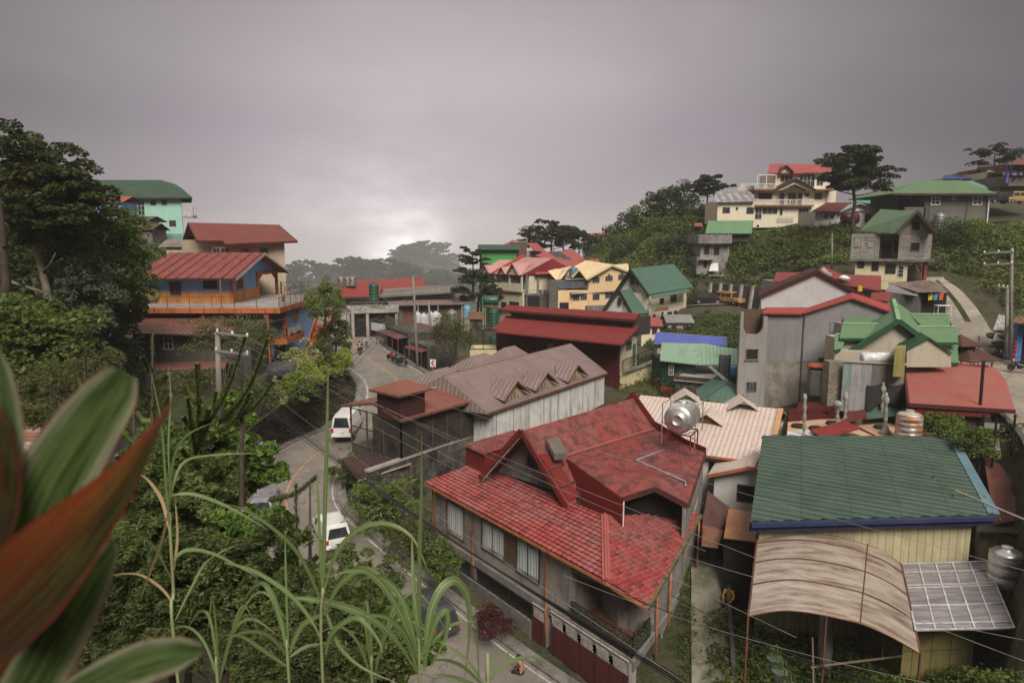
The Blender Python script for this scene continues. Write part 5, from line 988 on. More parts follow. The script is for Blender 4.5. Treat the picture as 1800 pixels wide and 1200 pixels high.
ph=thing('peach_house','peach-orange house with pale yellow gabled roof and round-topped windows','house',at_z(W(1050,560,112),-12.5))
vw,PA_,PB_=vwall(ph,PEACH,[(1034,545,110),(1112,538,115),(1112,483),(1076,468),(1034,491)]);block(ph,PEACH,PA_-Vector((0,-.3,0)),PB_+Vector((0,.3,0)),7,-14,W(1034,490,110).z-.3)
wins(ph,PA_,PB_,[(1042,488,1053,496,4),(1064.5,486,1076,493,4),(1087,483,1098,491,4)],frame=FG,arch=True);wins(ph,PA_,PB_,[(1042,517,1053,526,4),(1064,515,1076,523,4),(1087,512,1098,520,4)],frame=FG)
YR=surf('pale_yellow_tiles',(.68,.54,.33),'tile',.4,.42,worn=(.60,.46,.28),amt=.6,depth=.04,line=.3)
PR(ph,YR,[(1031,491.5,108.8),(1076,466,112),(1030,457.5,119),(1000,473,116)]);PR(ph,YR,[(1076,466,112),(1106,477.5,114.2),(1104,463,120),(1080,465,119)]);PR(ph,YR,[(1076,466,112),(1080,465,119),(1030,457.5,119)])
PR(ph,YR,[(1018,474.5,110),(1031,491,109),(1049,474,116),(1040,470,117)]);PR(ph,YR,[(1018,474.5,110),(1006,488,109.5),(1004,474,116),(1040,470,117)]);PR(ph,YR,[(963,476,112),(977,491,110.5),(986,490,110.5),(997,475,111),(1005,468,118),(985,470,118)])
m=MB()
for p_,q_ in(((1031,491.5,108.7),(1076,466.5,111.9)),((1076,466.5,111.9),(1106,478,114.1))):m.beam(W(*p_),W(*q_),.12,.3)
m.build('barge_board',YEL,ph)
a,b=W(981,508,109.5),W(1034,505,110);block(ph,PEACH,a,b,6,-14,W(1000,510,110).z);block(ph,GREYB,W(965,540,110.5),W(981,540,109.7),5,-14,W(970,492,110.5).z,'side_wall');block(ph,PEACH,W(984,500,114),W(1034,500,114),4,-12,W(984,478,114).z,'set_back_wall')
rail(ph,[W(982,508,109.6),W(1034,506,110)],1.3,m=plain('blue_grey_rail',(.14,.16,.18),.5),bal=.1,r=.04,br=.03);a,b=W(1003,514,109.2),W(1034,516,109);PR(ph,GRM,[(1005,517,108.6),(1116,509.5,114),(1112,506,115),(1000,511,110.2)],.06,'awning')
PR(ph,surf('grey_sheet',(.30,.31,.31),'rib',.4),[(995,492,109.5),(1027,490,109.5),(1018,486,113),(990,487,113)],.05,'porch_roof');wallp(ph,'opening',DARK,[W(984,520,109.4),W(1000,520,109.5),W(1000,520,109.7),W(984,520,109.6)],-12.6,-9.2);wins(ph,at_z(W(981,515,109.48),0),at_z(W(1034,515,109.98),0),[(1008,519,1018,527,3),(1021,518,1031,526,3)],frame=FG)
tank_v('water_tank','small blue-grey water tank on the peach house roof between its two small gables',W(1008,488,112),.75,1.6,plain('blue_grey_tank',(.10,.17,.22),.4))
block(ph,CONC,W(1030,550,108.5),W(1120,545,112),.3,-14.5,W(1060,537,109).z,'garden_wall')
for nm,lb,roofs,Yb,w0 in(('red_roof_house','house with orange-red roof carrying a dark grey panel strip behind the cream row house',[(REDM,[(941,449,128),(975,459,124),(1031,457.5,127),(1008,439,136),(955,443,134)]),(surf('dark_panels',(.08,.085,.09),'rib',.5),[(965,443.5,132.4),(983,441.5,133.4),(1004,455,126.5),(985,457,125.5)])],128,(985,1028,460,127)),('red_roof_house','house with dull crimson hipped roof tucked between the crimson gable and the peach house',[(REDM,[(962,470,118),(983,474,117),(1008,471,119),(1030,459,125),(985,455,126),(975,462,122)])],120,(975,1000,473,120)),('red_roof_house','far house with rust-red hip roof left of the pine clump',[(REDM,[(926,427,150),(938,440,146),(960,442,146),(944,427,152)]),(REDM,[(883,431,150),(903,421,152),(912,431,150)])],148,(890,958,440,148)),('red_roof_house','small low red roof with white edge just right behind the peach house ridge',[(REDM,[(1034,458,128),(1056,462,126),(1052,455,132),(1036,455,132)])],128,(1036,1054,462,129))):
 t=thing(nm,lb,'house',at_z(W(*[(w0[0]+w0[1])/2,w0[2],Yb]),-8));[PR(t,m_,p_,.12)for m_,p_ in roofs];a,b=W(w0[0],w0[2],w0[3]),W(w0[1],w0[2],w0[3]);block(t,CONC_L,a+Vector((0,1.,0)),b+Vector((0,1.,0)),5,-14,a.z-.1)
t=thing('roof_deck','dark roof deck with small white tank above the bright green block','shelter',at_z(W(915,445,143),-8));block(t,FBR,W(896,445,143),W(926,445,143),5,-13,W(910,425.5,143).z);rail(t,[W(905,425.5,142.9),W(926,425.5,142.9)],.9,m=FW,bal=.5,r=.05);
fh=thing('distant_house','distant grey and brick-red house with red metal roof between the pine clump and the forest','house',at_z(W(1048,455,165),-5));vw,a,b=vwall(fh,surf('slate_wall',(.13,.13,.145),worn=(.18,.17,.17)),[(1031,462,165),(1062,462,165),(1062,432),(1031,430)]);block(fh,MATS['slate_wall'],a+Vector((0,.3,0)),b+Vector((0,.3,0)),8,-8,W(0,431,165).z-.2);vwall(fh,surf('brick_red_boards',(.26,.085,.06),worn=(.2,.07,.05)),[(1043,432,164.9),(1063,432,164.9),(1063,421),(1053,415),(1043,421)],name='gable_wall');block(fh,WHT,W(1029,430,166),W(1042,430,166),6,-6,W(0,417,166).z,'side_wall')
PR(fh,REDM,[(1027,411,166),(1043,418.5,164),(1052,415.5,164),(1067,416,165),(1066,410,172),(1045,409.5,172)]);PR(fh,REDM,[(1052,415.5,164),(1060,424,163.5),(1068,423,164),(1066,415,168)]);wins(fh,a,b,[(1033,437,1037,444)])
# ================================================================== C
ct=thing('green_roof_chalet','white and cream chalet with two steep dark green metal gables','house',at_z(W(1140,560,102),-13));c_ap,c_lf,c_rf=W(1109,471.7,101),W(1059,547,104),W(1141,516.5,98);c_re,c_ee=W(1184,464,110),W(1219,504,106.5)
roofp(ct,TEAL,[[c_rf,c_ee,c_re,c_ap]],.12);lb_=c_re+(c_lf-c_ap);roofp(ct,TEAL,[[c_lf,lb_,c_re,c_ap]],.12)
m=MB();dd_=Vector((-.25,-.35,0))
for a,b in((c_ap,c_lf),(c_ap,c_rf)):m.add([a+dd_,b+dd_,b,a]+[x-Vector((0,0,.35))for x in(a+dd_,b+dd_,b,a)],[(0,1,2,3),(7,6,5,4),(0,4,5,1),(1,5,6,2),(2,6,7,3),(3,7,4,0)])
m.build('barge_board',surf('dark_olive_board',(.045,.05,.035)),ct)
ins=lambda p:p+(c_re-c_ap).normalized()*.7;g3=[ins(c_ap)-Vector((0,0,.3)),ins(c_lf)+Vector((.3,0,.0)),ins(c_rf)+Vector((-.2,0,0))];gb_=[at_z(g3[1],-14),at_z(g3[2],-14)]
m=MB();th_=(c_re-c_ap).normalized()*.3;q=[gb_[0],gb_[1],g3[2],g3[0],g3[1]];m.add(q+[x+th_ for x in q],[(0,1,2,3,4),(9,8,7,6,5)]+[(i,(i+1)%5,5+(i+1)%5,5+i)for i in range(5)]);m.build('gable_wall',WHT,ct)
CA,CB=at_z(g3[1],0),at_z(g3[2],0);wins(ct,CA,CB,[(1109,486,1113.5,499,1),(1119.5,490,1124,500,1)],frame=FD)
e_d=(c_ee-c_rf);e_d.z=0;e_d.normalize();wn=Vector((-e_d.y,e_d.x,0));w_a=at_z(c_rf,0)+wn*.7+e_d*.3;w_b=at_z(c_ee,0)+wn*.7-e_d*.8;wallp(ct,'wall',CREAM2,[w_a,w_b,w_b+wn*5,w_a+wn*5],-15,c_rf.z+.0);WA,WB=w_a,w_b
wins(ct,WA,WB,[(1160,525,1166,533,2),(1179,519,1188,530,1)],frame=FD);wins(ct,WA,WB,[(1148,553,1151,558,1),(1163,549,1165,556,1),(1173,549,1180,560,1),(1184,547,1190,553,2)],frame=FD)
PR(ct,TEAL,[(1143,519,97.2),(1150,523,96.8),(1216,512,104),(1206,508,105)],.07,'eave_roof');PR(ct,FBR,[(1148,547,96.6),(1175,544,99),(1175,539,100.5),(1155,540,98.5)],.06,'awning')
s1,s2,s3,s4=W(1088,510,98.3),W(1116,506,101.5),W(1146,549,99),W(1111,552,96.3);roofp(ct,TEAL,[[s1,s2,s3,s4]],.1,'lower_roof');s5=W(1061,546,99.5);s6=s5+(s2-s1);roofp(ct,TEAL,[[s1,s2,s6,s5]],.1,'lower_roof');m=MB();m.beam(s1,s4,.1,.3);m.beam(s1,s5,.1,.3);m.build('barge_board',MATS['dark_olive_board'],ct)
q=[at_z(s5,-14)+Vector((.4,.5,0)),at_z(s4,-14)+Vector((-.2,.5,0)),s4+Vector((-.2,.5,0)),s1+Vector((0,.5,-.2)),s5+Vector((.4,.5,0))];m=MB();m.add(q+[x+Vector((.1,.3,0))for x in q],[(0,1,2,3,4),(9,8,7,6,5)]+[(i,(i+1)%5,5+(i+1)%5,5+i)for i in range(5)]);m.build('gable_wall',WHT,ct);wins(ct,at_z(q[0],0),at_z(q[1],0),[(1087,524,1091,535,1),(1097,528,1101,535,1)],frame=FD)
# ================================================================== R
rr1=thing('red_roof_building','low building with bright red tiled roofs at the road bend, misty pines behind','building',at_z(W(660,540,125),-15));PR(rr1,TILE_P,[(587,505,112),(594,521,108),(668,520,112),(672,500,118)]);PR(rr1,TILE_P,[(625,493,122),(640,512,114),(751,503.5,120),(741,487,130)]);block(rr1,CONC_L,W(598,530,110),W(665,530,113),8,-16,W(0,521,110).z-.1);block(rr1,CONC_L,W(640,530,117),W(745,530,121),6,-16,W(0,505,118).z-.3);fascia(rr1,FBR,[(W(594,521.5,107.9),W(668,520.5,111.9))],.1,.25)
for k,(px,lb)in enumerate(((600,'streaked steel tank, left of the three on the bright red roof'),(611,'streaked steel tank, middle of the three on the bright red roof'),(620,'streaked steel tank, right of the three on the bright red roof'))):tank_v('water_tank',lb,W(px,503,113.5),.62,1.5,surf('streaked_steel',(.34,.33,.31),worn=(.16,.12,.10),amt=.8,streak=.9,nscale=2,metal=.5,rough=.4))
rr2=thing('brown_roof_restaurant','building with split-level brown ribbed roof behind the white tanks','building',at_z(W(740,540,112),-15));PR(rr2,BROWNR,[(686,536.5,106),(820,534,110),(797,510,118),(668,518,114)]);PR(rr2,surf('fascia_grey',(.22,.21,.19),'rib',.5),[(668,520,108),(672,513,109),(803,502,112),(797,512,111)],.3,'upper_roof');PR(rr2,BROWNR,[(672,511.5,109.1),(803,500.5,112.1),(800,500,119),(676,508,117)],.12,'upper_roof')
block(rr2,FBR,W(690,545,107.5),W(815,545,110.8),7,-17,W(0,536,107).z-.25);m=MB();[m.beam(W(x,537,106.6),at_z(W(x,537,106.6),-16),.14)for x in(700,735,770,812)];m.build('post',CONC_L,rr2)
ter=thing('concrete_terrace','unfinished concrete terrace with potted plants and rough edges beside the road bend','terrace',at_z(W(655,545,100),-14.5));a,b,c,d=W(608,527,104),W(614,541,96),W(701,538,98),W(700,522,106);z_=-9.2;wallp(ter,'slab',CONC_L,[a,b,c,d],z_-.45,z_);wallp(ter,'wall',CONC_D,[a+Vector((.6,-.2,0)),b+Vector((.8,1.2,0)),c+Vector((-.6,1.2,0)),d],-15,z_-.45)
m=MB();[m.box((p.x,p.y,(z_-15)/2-.2),(.4,.4,15+z_-.4))for p in(b+Vector((.4,.3,0)),b.lerp(c,.35)+Vector((0,.3,0)),c+Vector((-.4,.3,0)))];m.build('column',CONC_L,ter);rail(ter,[at_z(b,z_)+Vector((.2,.2,0)),at_z(c,z_)+Vector((-.2,.2,0))],1.1,top_only=True,m=GRM,post=2.5)
m=MB();[m.seg(b.lerp(c,i/3)+Vector((.4,.9,0)),b.lerp(c,(i+.7)/3)+Vector((.4,.9,0)),.05,-13.8,-10.8)for i in range(3)];m.build('opening',DARK,ter)
tank_v('water_tank','tall dark green plastic water tank on the concrete terrace by the road bend',W(657.5,527,101)-Vector((0,0,.3)),.72,2.7,plain('dark_green_plastic',(.02,.075,.05),.35),ribs=5)
for px,lb in((734,'tall white tank, leftmost of four beside the concrete lamp pole'),(745,'tall white tank, second from left behind the leaning pole'),(757,'tall white tank, third from left of the white row'),(766,'tall white tank, rightmost of the four white ones')):tank_v('water_tank',lb,at_z(W(px,558,99),-12.6),.58 if px!=766 else.85,2.7 if px!=745 else 2.5,surf('dirty_white_tank',(.52,.52,.53),worn=(.36,.36,.37),amt=.8,streak=.4,nscale=2,dirt=(.2,.2,.2)),ribs=6)
tank_v('water_tank','grey ribbed cylindrical tank right of the white tanks',at_z(W(794,558,100),-12.4),.85,2.7,plain('grey_ribbed_tank',(.26,.27,.27),.4,.4),ribs=9)
tank_v('water_tank','pale blue plastic barrel tank between the grey tank and the row houses',at_z(W(821,545,108),-11.6),.65,1.9,plain('sky_blue_plastic',(.13,.33,.43),.4));tank_v('water_tank','dark green vertical tank on an iron rack left of the cream row house',at_z(W(868,575,96),-12.),.75,2.9,plain('dark_green_plastic',(.02,.075,.05),.35),ribs=6);tank_v('water_tank','dark green drum tank standing below the green tank rack',at_z(W(869,583,93),-14.2),.75,1.8,plain('dark_green_plastic',(.02,.075,.05),.35),ribs=4)
t=thing('water_tank','dark green horizontal tank lying on a rusty rack beside the cream balconies','water tank',at_z(W(863,545,97),-10.6));p=W(863,528,97);MB().lathe(p-Vector((1.1,0,0)),[(.2,-.06),(.6,0),(.68,.15),(.68,2.0),(.6,2.15),(.2,2.2)],18,'X',0).build('shell',plain('dark_green_plastic',(.02,.075,.05),.35),t,smooth=True);m=MB();[m.beam(p+Vector((dx,dy,-.6)),at_z(p+Vector((dx,dy,0)),-14),.08)for dx in(-.9,.9)for dy in(-.5,.5)];[m.beam(p+Vector((-.9,dy,-.62)),p+Vector((.9,dy,-.62)),.08)for dy in(-.5,.5)];m.build('rack',RUST,t)
def shop(name,label,a,b,depth,z0,z1,wm,roofm,out=1.4,drop=.6):
 t=thing(name,label,'shop',at_z((a+b)/2,z0));A_,B_=at_z(a,0),at_z(b,0);n=nrm(A_,B_);wallp(t,'wall',wm,[A_,B_,B_-n*depth,A_-n*depth],z0-1,z1);k=max(2,int((b-a).length/2));e_=(B_-A_).normalized();L_=(B_-A_).length
 for i in range(k):s0=A_+e_*(L_*i/k+.15);s1=A_+e_*(L_*(i+1)/k-.15);MB().seg(s0+n*.02,s1+n*.02,.05,z0,z1-.5).build('shopfront',DARK,t)
 roofp(t,roofm,[[at_z(A_-n*depth,z1+.2),at_z(B_-n*depth,z1+.2),at_z(B_+n*out,z1-drop),at_z(A_+n*out,z1-drop)]],.07,'awning');m=MB();[m.beam(at_z(A_+e_*(L_*i/k)+n*(out-.1),z0),at_z(A_+e_*(L_*i/k)+n*(out-.1),z1-drop),.08)for i in range(k+1)];m.build('post',FBR,t);return t
MARA=surf('faded_maroon_awning',(.17,.06,.055),'corr',.3,worn=(.22,.11,.10),amt=.8);shop('roadside_shop','dark roadside shop with faded maroon awning and rail-topped roof deck',W(678,604,92),W(718,625,84),5,-13.7,-10.9,CONC_D,MARA);shop('roadside_shop','narrow roadside stall with red tin awning beside the tall concrete pole',W(722,632,82),W(752,648,78),4,-14.2,-11.6,CONC_D,surf('red_tin_awning',(.26,.07,.06),'corr',.3,worn=(.2,.09,.08)),.9)
t=thing('roof_deck_rail','rough slatted parapet with wild plants on the shop roof','parapet',at_z(W(700,585,90),-10.9));m=MB();a,b=at_z(W(678,575,93),-10.6),at_z(W(725,600,84),-10.8)
for j in range(6):m.beam(a+Vector((0,0,.2*j)),b+Vector((0,0,.2*j)),.05,.1)
m.build('slats',surf('grey_board',(.24,.22,.19),worn=(.13,.12,.1)),t)
shop('market_building','low grey concrete building with open bays at the end of the road',W(618,570,108),W(668,578,104),6,-13.3,-10.2,CONC,CONC_L,1.0,.2)
t=thing('banner','pale blue and white tarpaulin banner hung across an open bay by the road bend','banner',at_z(W(665,572,95),-12));m=MB();a,b=W(652,566,97),W(677,570,95);m.slab([a,b,b+Vector((0,.05,-1.1)),a+Vector((0,.05,-1.1))],.03);m.build('cloth',surf('pale_blue_tarp',(.42,.48,.52),worn=(.55,.55,.54),nscale=1.5,amt=1),t)
for x0_,x1_,yt_,Y_,wm_,rm_,lb_ in((578,612,548,112,CONC,MARA,'low grey house with maroon tin roof at the far end of the road'),(618,650,556,122,CREAM2,BROWNR,'small cream house with brown roof beyond the road bend'),(826,846,560,104,CONC_D,surf('rusty_flat_roof',(.22,.12,.08),'corr',.3),'squat grey house with rusty roof below the sky-blue tank'),(1128,1160,572,92,CREAM2,REDM,'small cream house with red roof between the chalet and the dark red building'),(1175,1215,566,97,CONC_L,surf('grey_tin_roof',(.30,.29,.28),'corr',.3),'pale block house with grey tin roof at the foot of the chalet')):
 t,a,b=boxhouse('small_house',lb_,'house',x0_,x1_,yt_,Y_,4,-14.5,wm_,rm_,rise=.9);wins(t,a,b,[(x0_+6,yt_+6,x0_+13,yt_+14),(x1_-13,yt_+6,x1_-6,yt_+14)],frame=FBR)
# ================================================================== R
BEIGE=surf('beige_wall',(.66,.58,.45),worn=(.58,.51,.40),amt=.4,streak=.3,dirt=(.3,.24,.16));BROWNT=surf('brown_roof_trim',(.13,.05,.035))
cb=thing('cream_apartment','three-storey cream apartment house with red roof and white balconies on the right hilltop','house',at_z(W(1400,390,130),2));Yc=128
def zc_(py,Y=Yc):return W(1400,py,Y).z
def xc_(px,Y=Yc):return W(px,350,Y).x
def yblock(root,m,x0,x1,y0,y1,Y,depth,name='wall'):return wallp(root,name,m,[(xc_(x0,Y),Y,0),(xc_(x1,Y),Y,0),(xc_(x1,Y),Y+depth,0),(xc_(x0,Y),Y+depth,0)],W(900,y1,Y).z,W(900,y0,Y).z)
yblock(cb,BEIGE,1326,1450,363,400,Yc,10);yblock(cb,BEIGE,1326,1450,333,363,Yc+.8,9.2);yblock(cb,BEIGE,1361,1458,303,334,Yc+2.4,8);yblock(cb,BEIGE,1450,1469,333,372,Yc+2,7)
for y_,xa,xb in((361,1325,1432),(333,1325,1360),(333,1434,1470)):yblock(cb,surf('terracotta_slab',(.36,.17,.10)),xa,xb,y_-1,y_+1.6,Yc-.9,3,'balcony_slab')
def prail(root,x0,x1,y0,y1,Y,m=FW,**k):rail(root,[(xc_(x0,Y),Y,W(0,y1,Y).z),(xc_(x1,Y),Y,W(0,y1,Y).z)],W(0,y0,Y).z-W(0,y1,Y).z,m=m,**k)
prail(cb,1326,1431,351,360,Yc-.8,bal=.3,r=.05,br=.035);prail(cb,1326,1360,323,332,Yc-.8,bal=.3,r=.05,br=.035);prail(cb,1452,1469,322,332,Yc+.5,bal=.3,r=.05,br=.035);prail(cb,1371,1398,380,387,Yc-.5,bal=.3,r=.05,br=.035)
R1=lambda pts,m,nm='roof',th=.15:PR(cb,m,pts,th,nm)
R1([(1349,304,129.5),(1413,304,129.5),(1412,288,134),(1353,288,134)],REDM);R1([(1410,303,129.7),(1462,303,129.7),(1461,289,134),(1410,289,134)],REDM)
def pgable(root,apex,lf,rf,Y,back,m,wm,name='gable',wt=True):
 a,l,r=W(*apex,Y),W(*lf,Y),W(*rf,Y);o=roofp(root,m,[[l,a,a+Vector((0,back,0)),l+Vector((0,back,0))],[r,a,a+Vector((0,back,0)),r+Vector((0,back,0))]],.14,name)
 if wt:mb=MB();i_=Vector((0,.7,-.12));mb.add([l+i_,r+i_,a+i_,l+i_*1.3,r+i_*1.3,a+i_*1.3],[(0,1,2),(5,4,3),(0,2,5,3),(1,4,5,2),(0,3,4,1)]);mb.build(name+'_wall',wm,root)
pgable(cb,(1400,313),(1361,333),(1435,333),Yc-1,3.4,BROWNT,BEIGE);pgable(cb,(1398,324),(1378,334),(1419,334),Yc-1.6,1.5,BROWNT,BROWNT,wt=False);pgable(cb,(1383,290),(1370,302),(1396,302),129,3,BROWNT,BEIGE)
YA,YB2=Vector((xc_(1326),Yc,0)),Vector((xc_(1450),Yc,0));o8=Vector((0,.8,0));o24=Vector((0,2.4,0))
wins(cb,YA,YB2,[(1328,366,1338,385,2,2),(1340,366,1366,376,3),(1371,366,1375,378,1),(1404,367,1421,377,3),(1330,395,1334,400,1)]);wins(cb,YA+o8,YB2+o8,[(1334,340,1356,350,3),(1372,340,1377,360,1),(1386,340,1397,360,2),(1404,340,1409,360,1),(1416,340,1421,345,1),(1433,340,1444,350,2)],frame=FBR)
wins(cb,YA+o24,YB2+o24,[(1372,309,1393,320,3),(1406,307,1431,329,4,2),(1436,316,1446,326,2)],frame=FW);m=MB();[m.beam((xc_(x),Yc-.7,zc_(332)),(xc_(x),Yc-.7,zc_(308)),.12)for x in(1327,1343,1360)];m.beam((xc_(1326),Yc-.7,zc_(308.5)),(xc_(1361),Yc-.7,zc_(308.5)),.12);m.build('terrace_frame',FW,cb);R1([(1325,308,127.6),(1361,307,127.6),(1361,306,131),(1327,307,131)],CONC_L,'terrace_roof',.1)
t=thing('cream_block_house','plain cream block with rust-striped grey roof left of the tall cream apartment house','house',at_z(W(1294,388,126),2));yblock(t,BEIGE,1262,1326.5,352,392,125,8);PR(t,surf('rust_striped_roof',(.34,.37,.41),'rib',1.4,worn=(.28,.13,.08),amt=1,nscale=.9,line=.95),[(1253,355,124.3),(1326,354,124.3),(1326,337,129),(1258,337,129)]);a=Vector((xc_(1262,125),125,0));b=Vector((xc_(1326,125),125,0));wins(t,a,b,[(1271,365,1282,374,2),(1294,365,1296.5,368.5,1),(1313,365,1324,375,2)],frame=FD);PR(t,CONC_L,[(1296,335,130),(1326,335,130),(1326,322,134),(1303,322,134)])
t=thing('green_roofed_shed','low shed with pale green ribbed roof below the plain cream block','shed',at_z(W(1283,410,121),0));PR(t,surf('pale_green_roof',(.17,.30,.16),'rib',.45,worn=(.15,.26,.14)),[(1239.5,409.5,119),(1321,410,119),(1325,387.5,124.5),(1245,388,124.5)]);yblock(t,CONC_D,1243,1320,408,425,120,3.5)
t=thing('white_house','white bungalow with maroon metal roof behind the tall pine trunk','house',at_z(W(1485,397,118),2.5));yblock(t,WHT,1435,1541,371,400,117,7);PR(t,surf('dull_maroon_metal',(.17,.035,.03),'rib',.4),[(1427,371,116),(1473,372,116),(1498,356,121),(1453,356,121)]);pgable(t,(1512,357),(1478,372),(1543,367),116,6,CONC_L,WHT);a=Vector((xc_(1435,117),117,0));b=Vector((xc_(1541,117),117,0));wins(t,a,b,[(1449,375,1454,384,1),(1460,375,1465,384,1),(1521,376,1530,390,2)],frame=FG)
t=thing('water_tank','dark red horizontal tank beside the tall pine trunk','water tank',W(1490,390,114));p=W(1482,384,114);MB().lathe(p,[(.3,-.06),(.9,0),(1.,.2),(1.,2.2),(.9,2.4),(.3,2.45)],20,'X',.1).build('shell',plain('dark_red_tank',(.10,.022,.02),.4),t,smooth=True);m=MB();[m.box((p.x+dx,p.y+.1,p.z-1.05),(.15,1.4,.5))for dx in(.4,1.9)];m.build('saddle',CONC,t)
t=thing('teal_shed','small teal-roofed shed peeping out behind the pine','shed',at_z(W(1522,360,125),4));PR(t,surf('teal_sheet',(.12,.32,.25),'rib',.4),[(1505,357,123),(1545,360,123),(1540,349,127),(1508,348,127)]);yblock(t,CONC_L,1508,1541,357,368,124,3)
GREYW=surf('mid_grey_render',(.17,.155,.14),'panel',6,3.1,worn=(.14,.125,.115),amt=.6,streak=.3);bg=thing('grey_house','big two-storey grey house with pale green hip roof on the right hilltop','house',at_z(W(1680,405,115),2));yblock(bg,GREYW,1626,1741,341,412,110,12);yblock(bg,surf('dark_grey_recess',(.10,.095,.09)),1575,1627,341,372,113,8)
PG=surf('pale_green_tiles',(.15,.235,.13),'tile',.5,.5,worn=(.13,.20,.115),amt=.5,depth=.05);q=[W(1568,340,108.8),W(1754,340,108.8)];bk=[q[0]+Vector((0,14,0)),q[1]+Vector((0,14,0))];r0,r1=W(1620,317,115.8),W(1691,316.5,115.8);r1.z=r0.z;roofp(bg,PG,[[q[0],q[1],r1,r0],[bk[1],bk[0],r0,r1],[bk[0],q[0],r0],[q[1],bk[1],r1]],.15);fascia(bg,FD,[(q[0],q[1])],.15,.3)
a=Vector((xc_(1626,110),110,0));b=Vector((xc_(1741,110),110,0));wins(bg,a,b,[(1638,348,1651,359,2,2),(1711.5,347,1724.5,359,2,2)],fw=.14);wins(bg,a,b,[(1675,346.5,1680,350.5,1)],fw=.1);[yblock(bg,surf('panel_grey',(.20,.185,.165)),x0,x1,375,400,109.94,.1,'wall_panel')for x0,x1 in((1664,1697),(1701,1737))]
m=MB();m.beam((xc_(1738.5,109.7),109.7,W(0,342,109.7).z),(xc_(1738.5,109.7),109.7,W(0,404,109.7).z),.15);m.build('downpipe',FW,bg);block(bg,GREYB,W(1590,372,110),W(1627,372,110),.4,-1,W(0,364,110).z,'parapet');m=MB();[m.beam((xc_(x,112),112,W(0,372,112).z),(xc_(x,112),112,W(0,342,112).z),.3)for x in(1577,1600)];m.build('column',GREYW,bg)
tank_v('water_tank','tall grey water tank against the wall of the big grey house',W(1650,406,108.5),.8,2.6,plain('grey_ribbed_tank',(.26,.27,.27),.4,.4),ribs=8)
t=thing('white_car_shed','row of white tarpaulin-covered things beside the big grey house foot','shelter',at_z(W(1680,408,106),2));m=MB();[m.box((xc_(x,106),106,W(0,406,106).z),(1.7,1.6,.5+.3*(i%2)),i*.7)for i,x in enumerate((1662,1675,1686))];m.build('tarpaulin',WHT,t)
gc=thing('concrete_gable_house','bare concrete house with green gabled roof over a cream painted ground floor','house',at_z(W(1570,490,86),-4));YLL,YRR=86.,82.;A0,A1=W(1495,450,YLL),W(1635,461,YRR);A0.z=A1.z=0;gn=-nrm(A0,A1);gd=(A1-A0).normalized();z2,z1_,z0_=W(1577,409,83.5).z,V(1560,455,A0,A1).z,W(1560,495,84).z
BLK2=surf('pale_concrete_blocks',(.34,.315,.29),'block',.5,.25,worn=(.24,.22,.20),amt=.7,streak=.5);a1=V(1545,450,A0,A1);a2=V(1578,450,A0,A1);a1.z=a2.z=0
wallp(gc,'wall',BLK2,[A0,a1,a1+gn*1.8,a2+gn*1.8,a2,A1,A1+gn*7,A0+gn*7],z1_,z2-.1);wallp(gc,'lower_wall',surf('pale_yellow_ground_floor',(.62,.54,.36),worn=(.52,.46,.33),streak=.4),[A0+gd*.6+gn*.2,V(1595,480,A0,A1)*Vector((1,1,0))if False else at_z(V(1595,480,A0,A1),0)+gn*.2,at_z(V(1595,480,A0,A1),0)+gn*6,A0+gd*.6+gn*6],z0_-1,z1_-.3)
wallp(gc,'floor_slab',CONC,[A0-gn*.3-gd*.1,A1-gn*.5+gd*.4,A1+gn*7,A0+gn*7],z1_-.3,z1_);gl0,gr0,ga0=W(1576,410,82.6),W(1648,411,80.5),W(1612,371.5,82);gl1,ga1=W(1511,405,86.3),W(1548,367.5,90)
GRM2=surf('sage_green_metal',(.145,.215,.13),'rib',.4,worn=(.125,.185,.115),amt=.4);roofp(gc,GRM2,[[gl1,gl0,ga0,ga1],[gr0,gr0+(ga1-ga0),ga1,ga0]],.12);m=MB();m.beam(ga0-gn*.1,gl0-gn*.1,.12,.3);m.beam(ga0-gn*.1,gr0-gn*.1,.12,.3);m.build('barge_board',FD,gc)
vq=[at_z(V(1578,415,A0,A1),z2-.2),at_z(A1,z2-.2),at_z(A1,W(1640,405,82).z),at_z(V(1612,380,A0,A1),V(1612,376,A0,A1).z),at_z(V(1582,405,A0,A1),V(1582,405,A0,A1).z)];m=MB();m.add(vq+[x+gn*.3 for x in vq],[(0,1,2,3,4),(9,8,7,6,5)]+[(i,(i+1)%5,5+(i+1)%5,5+i)for i in range(5)]);m.build('gable_wall',BLK2,gc)
wins(gc,A0,A1,[(1604,390,1616,404,1),(1602,427,1615,440,1)],pane=DARK,frame=CONC);wins(gc,A0,A1,[(1504,418,1513,433,1),(1527,423,1537,434,2)],frame=CONC_L,pane=CONC_L);wallp(gc,'door',DARK,[a1+gn*1.7+gd*.3,a1+gn*1.7+gd*1.3,a1+gn*1.78+gd*1.3,a1+gn*1.78+gd*.3],z1_,z1_+2.1);wins(gc,a1+gn*1.75,a2+gn*1.75,[(1573,424,1579,440,1)],frame=FD,pane=DARK)
wins(gc,A0+gn*.2,A1+gn*.2,[(1509,457,1518,470,2),(1534,461,1543,475,2),(1558,465,1573,480,4)],frame=FD,bars=True);wins(gc,A0+gn*.2,A1+gn*.2,[(1580,468,1587,486,1,3)],frame=FW);m=MB();[m.box((*(at_z(V(x,470,A0,A1),0)-gn*.0)[:2],(z0_+z1_)/2-.2),(.35,.35,z1_-z0_))for x in(1626,)];m.beam(at_z(V(1608,466,A0,A1),z1_-.4),at_z(V(1622,480,A0,A1),z0_+.2),.25);m.build('column',surf('red_post',(.25,.07,.045)),gc)
rail(gc,[at_z(a1,z1_),at_z(a2,z1_)],.9,post=1,bal=.2)
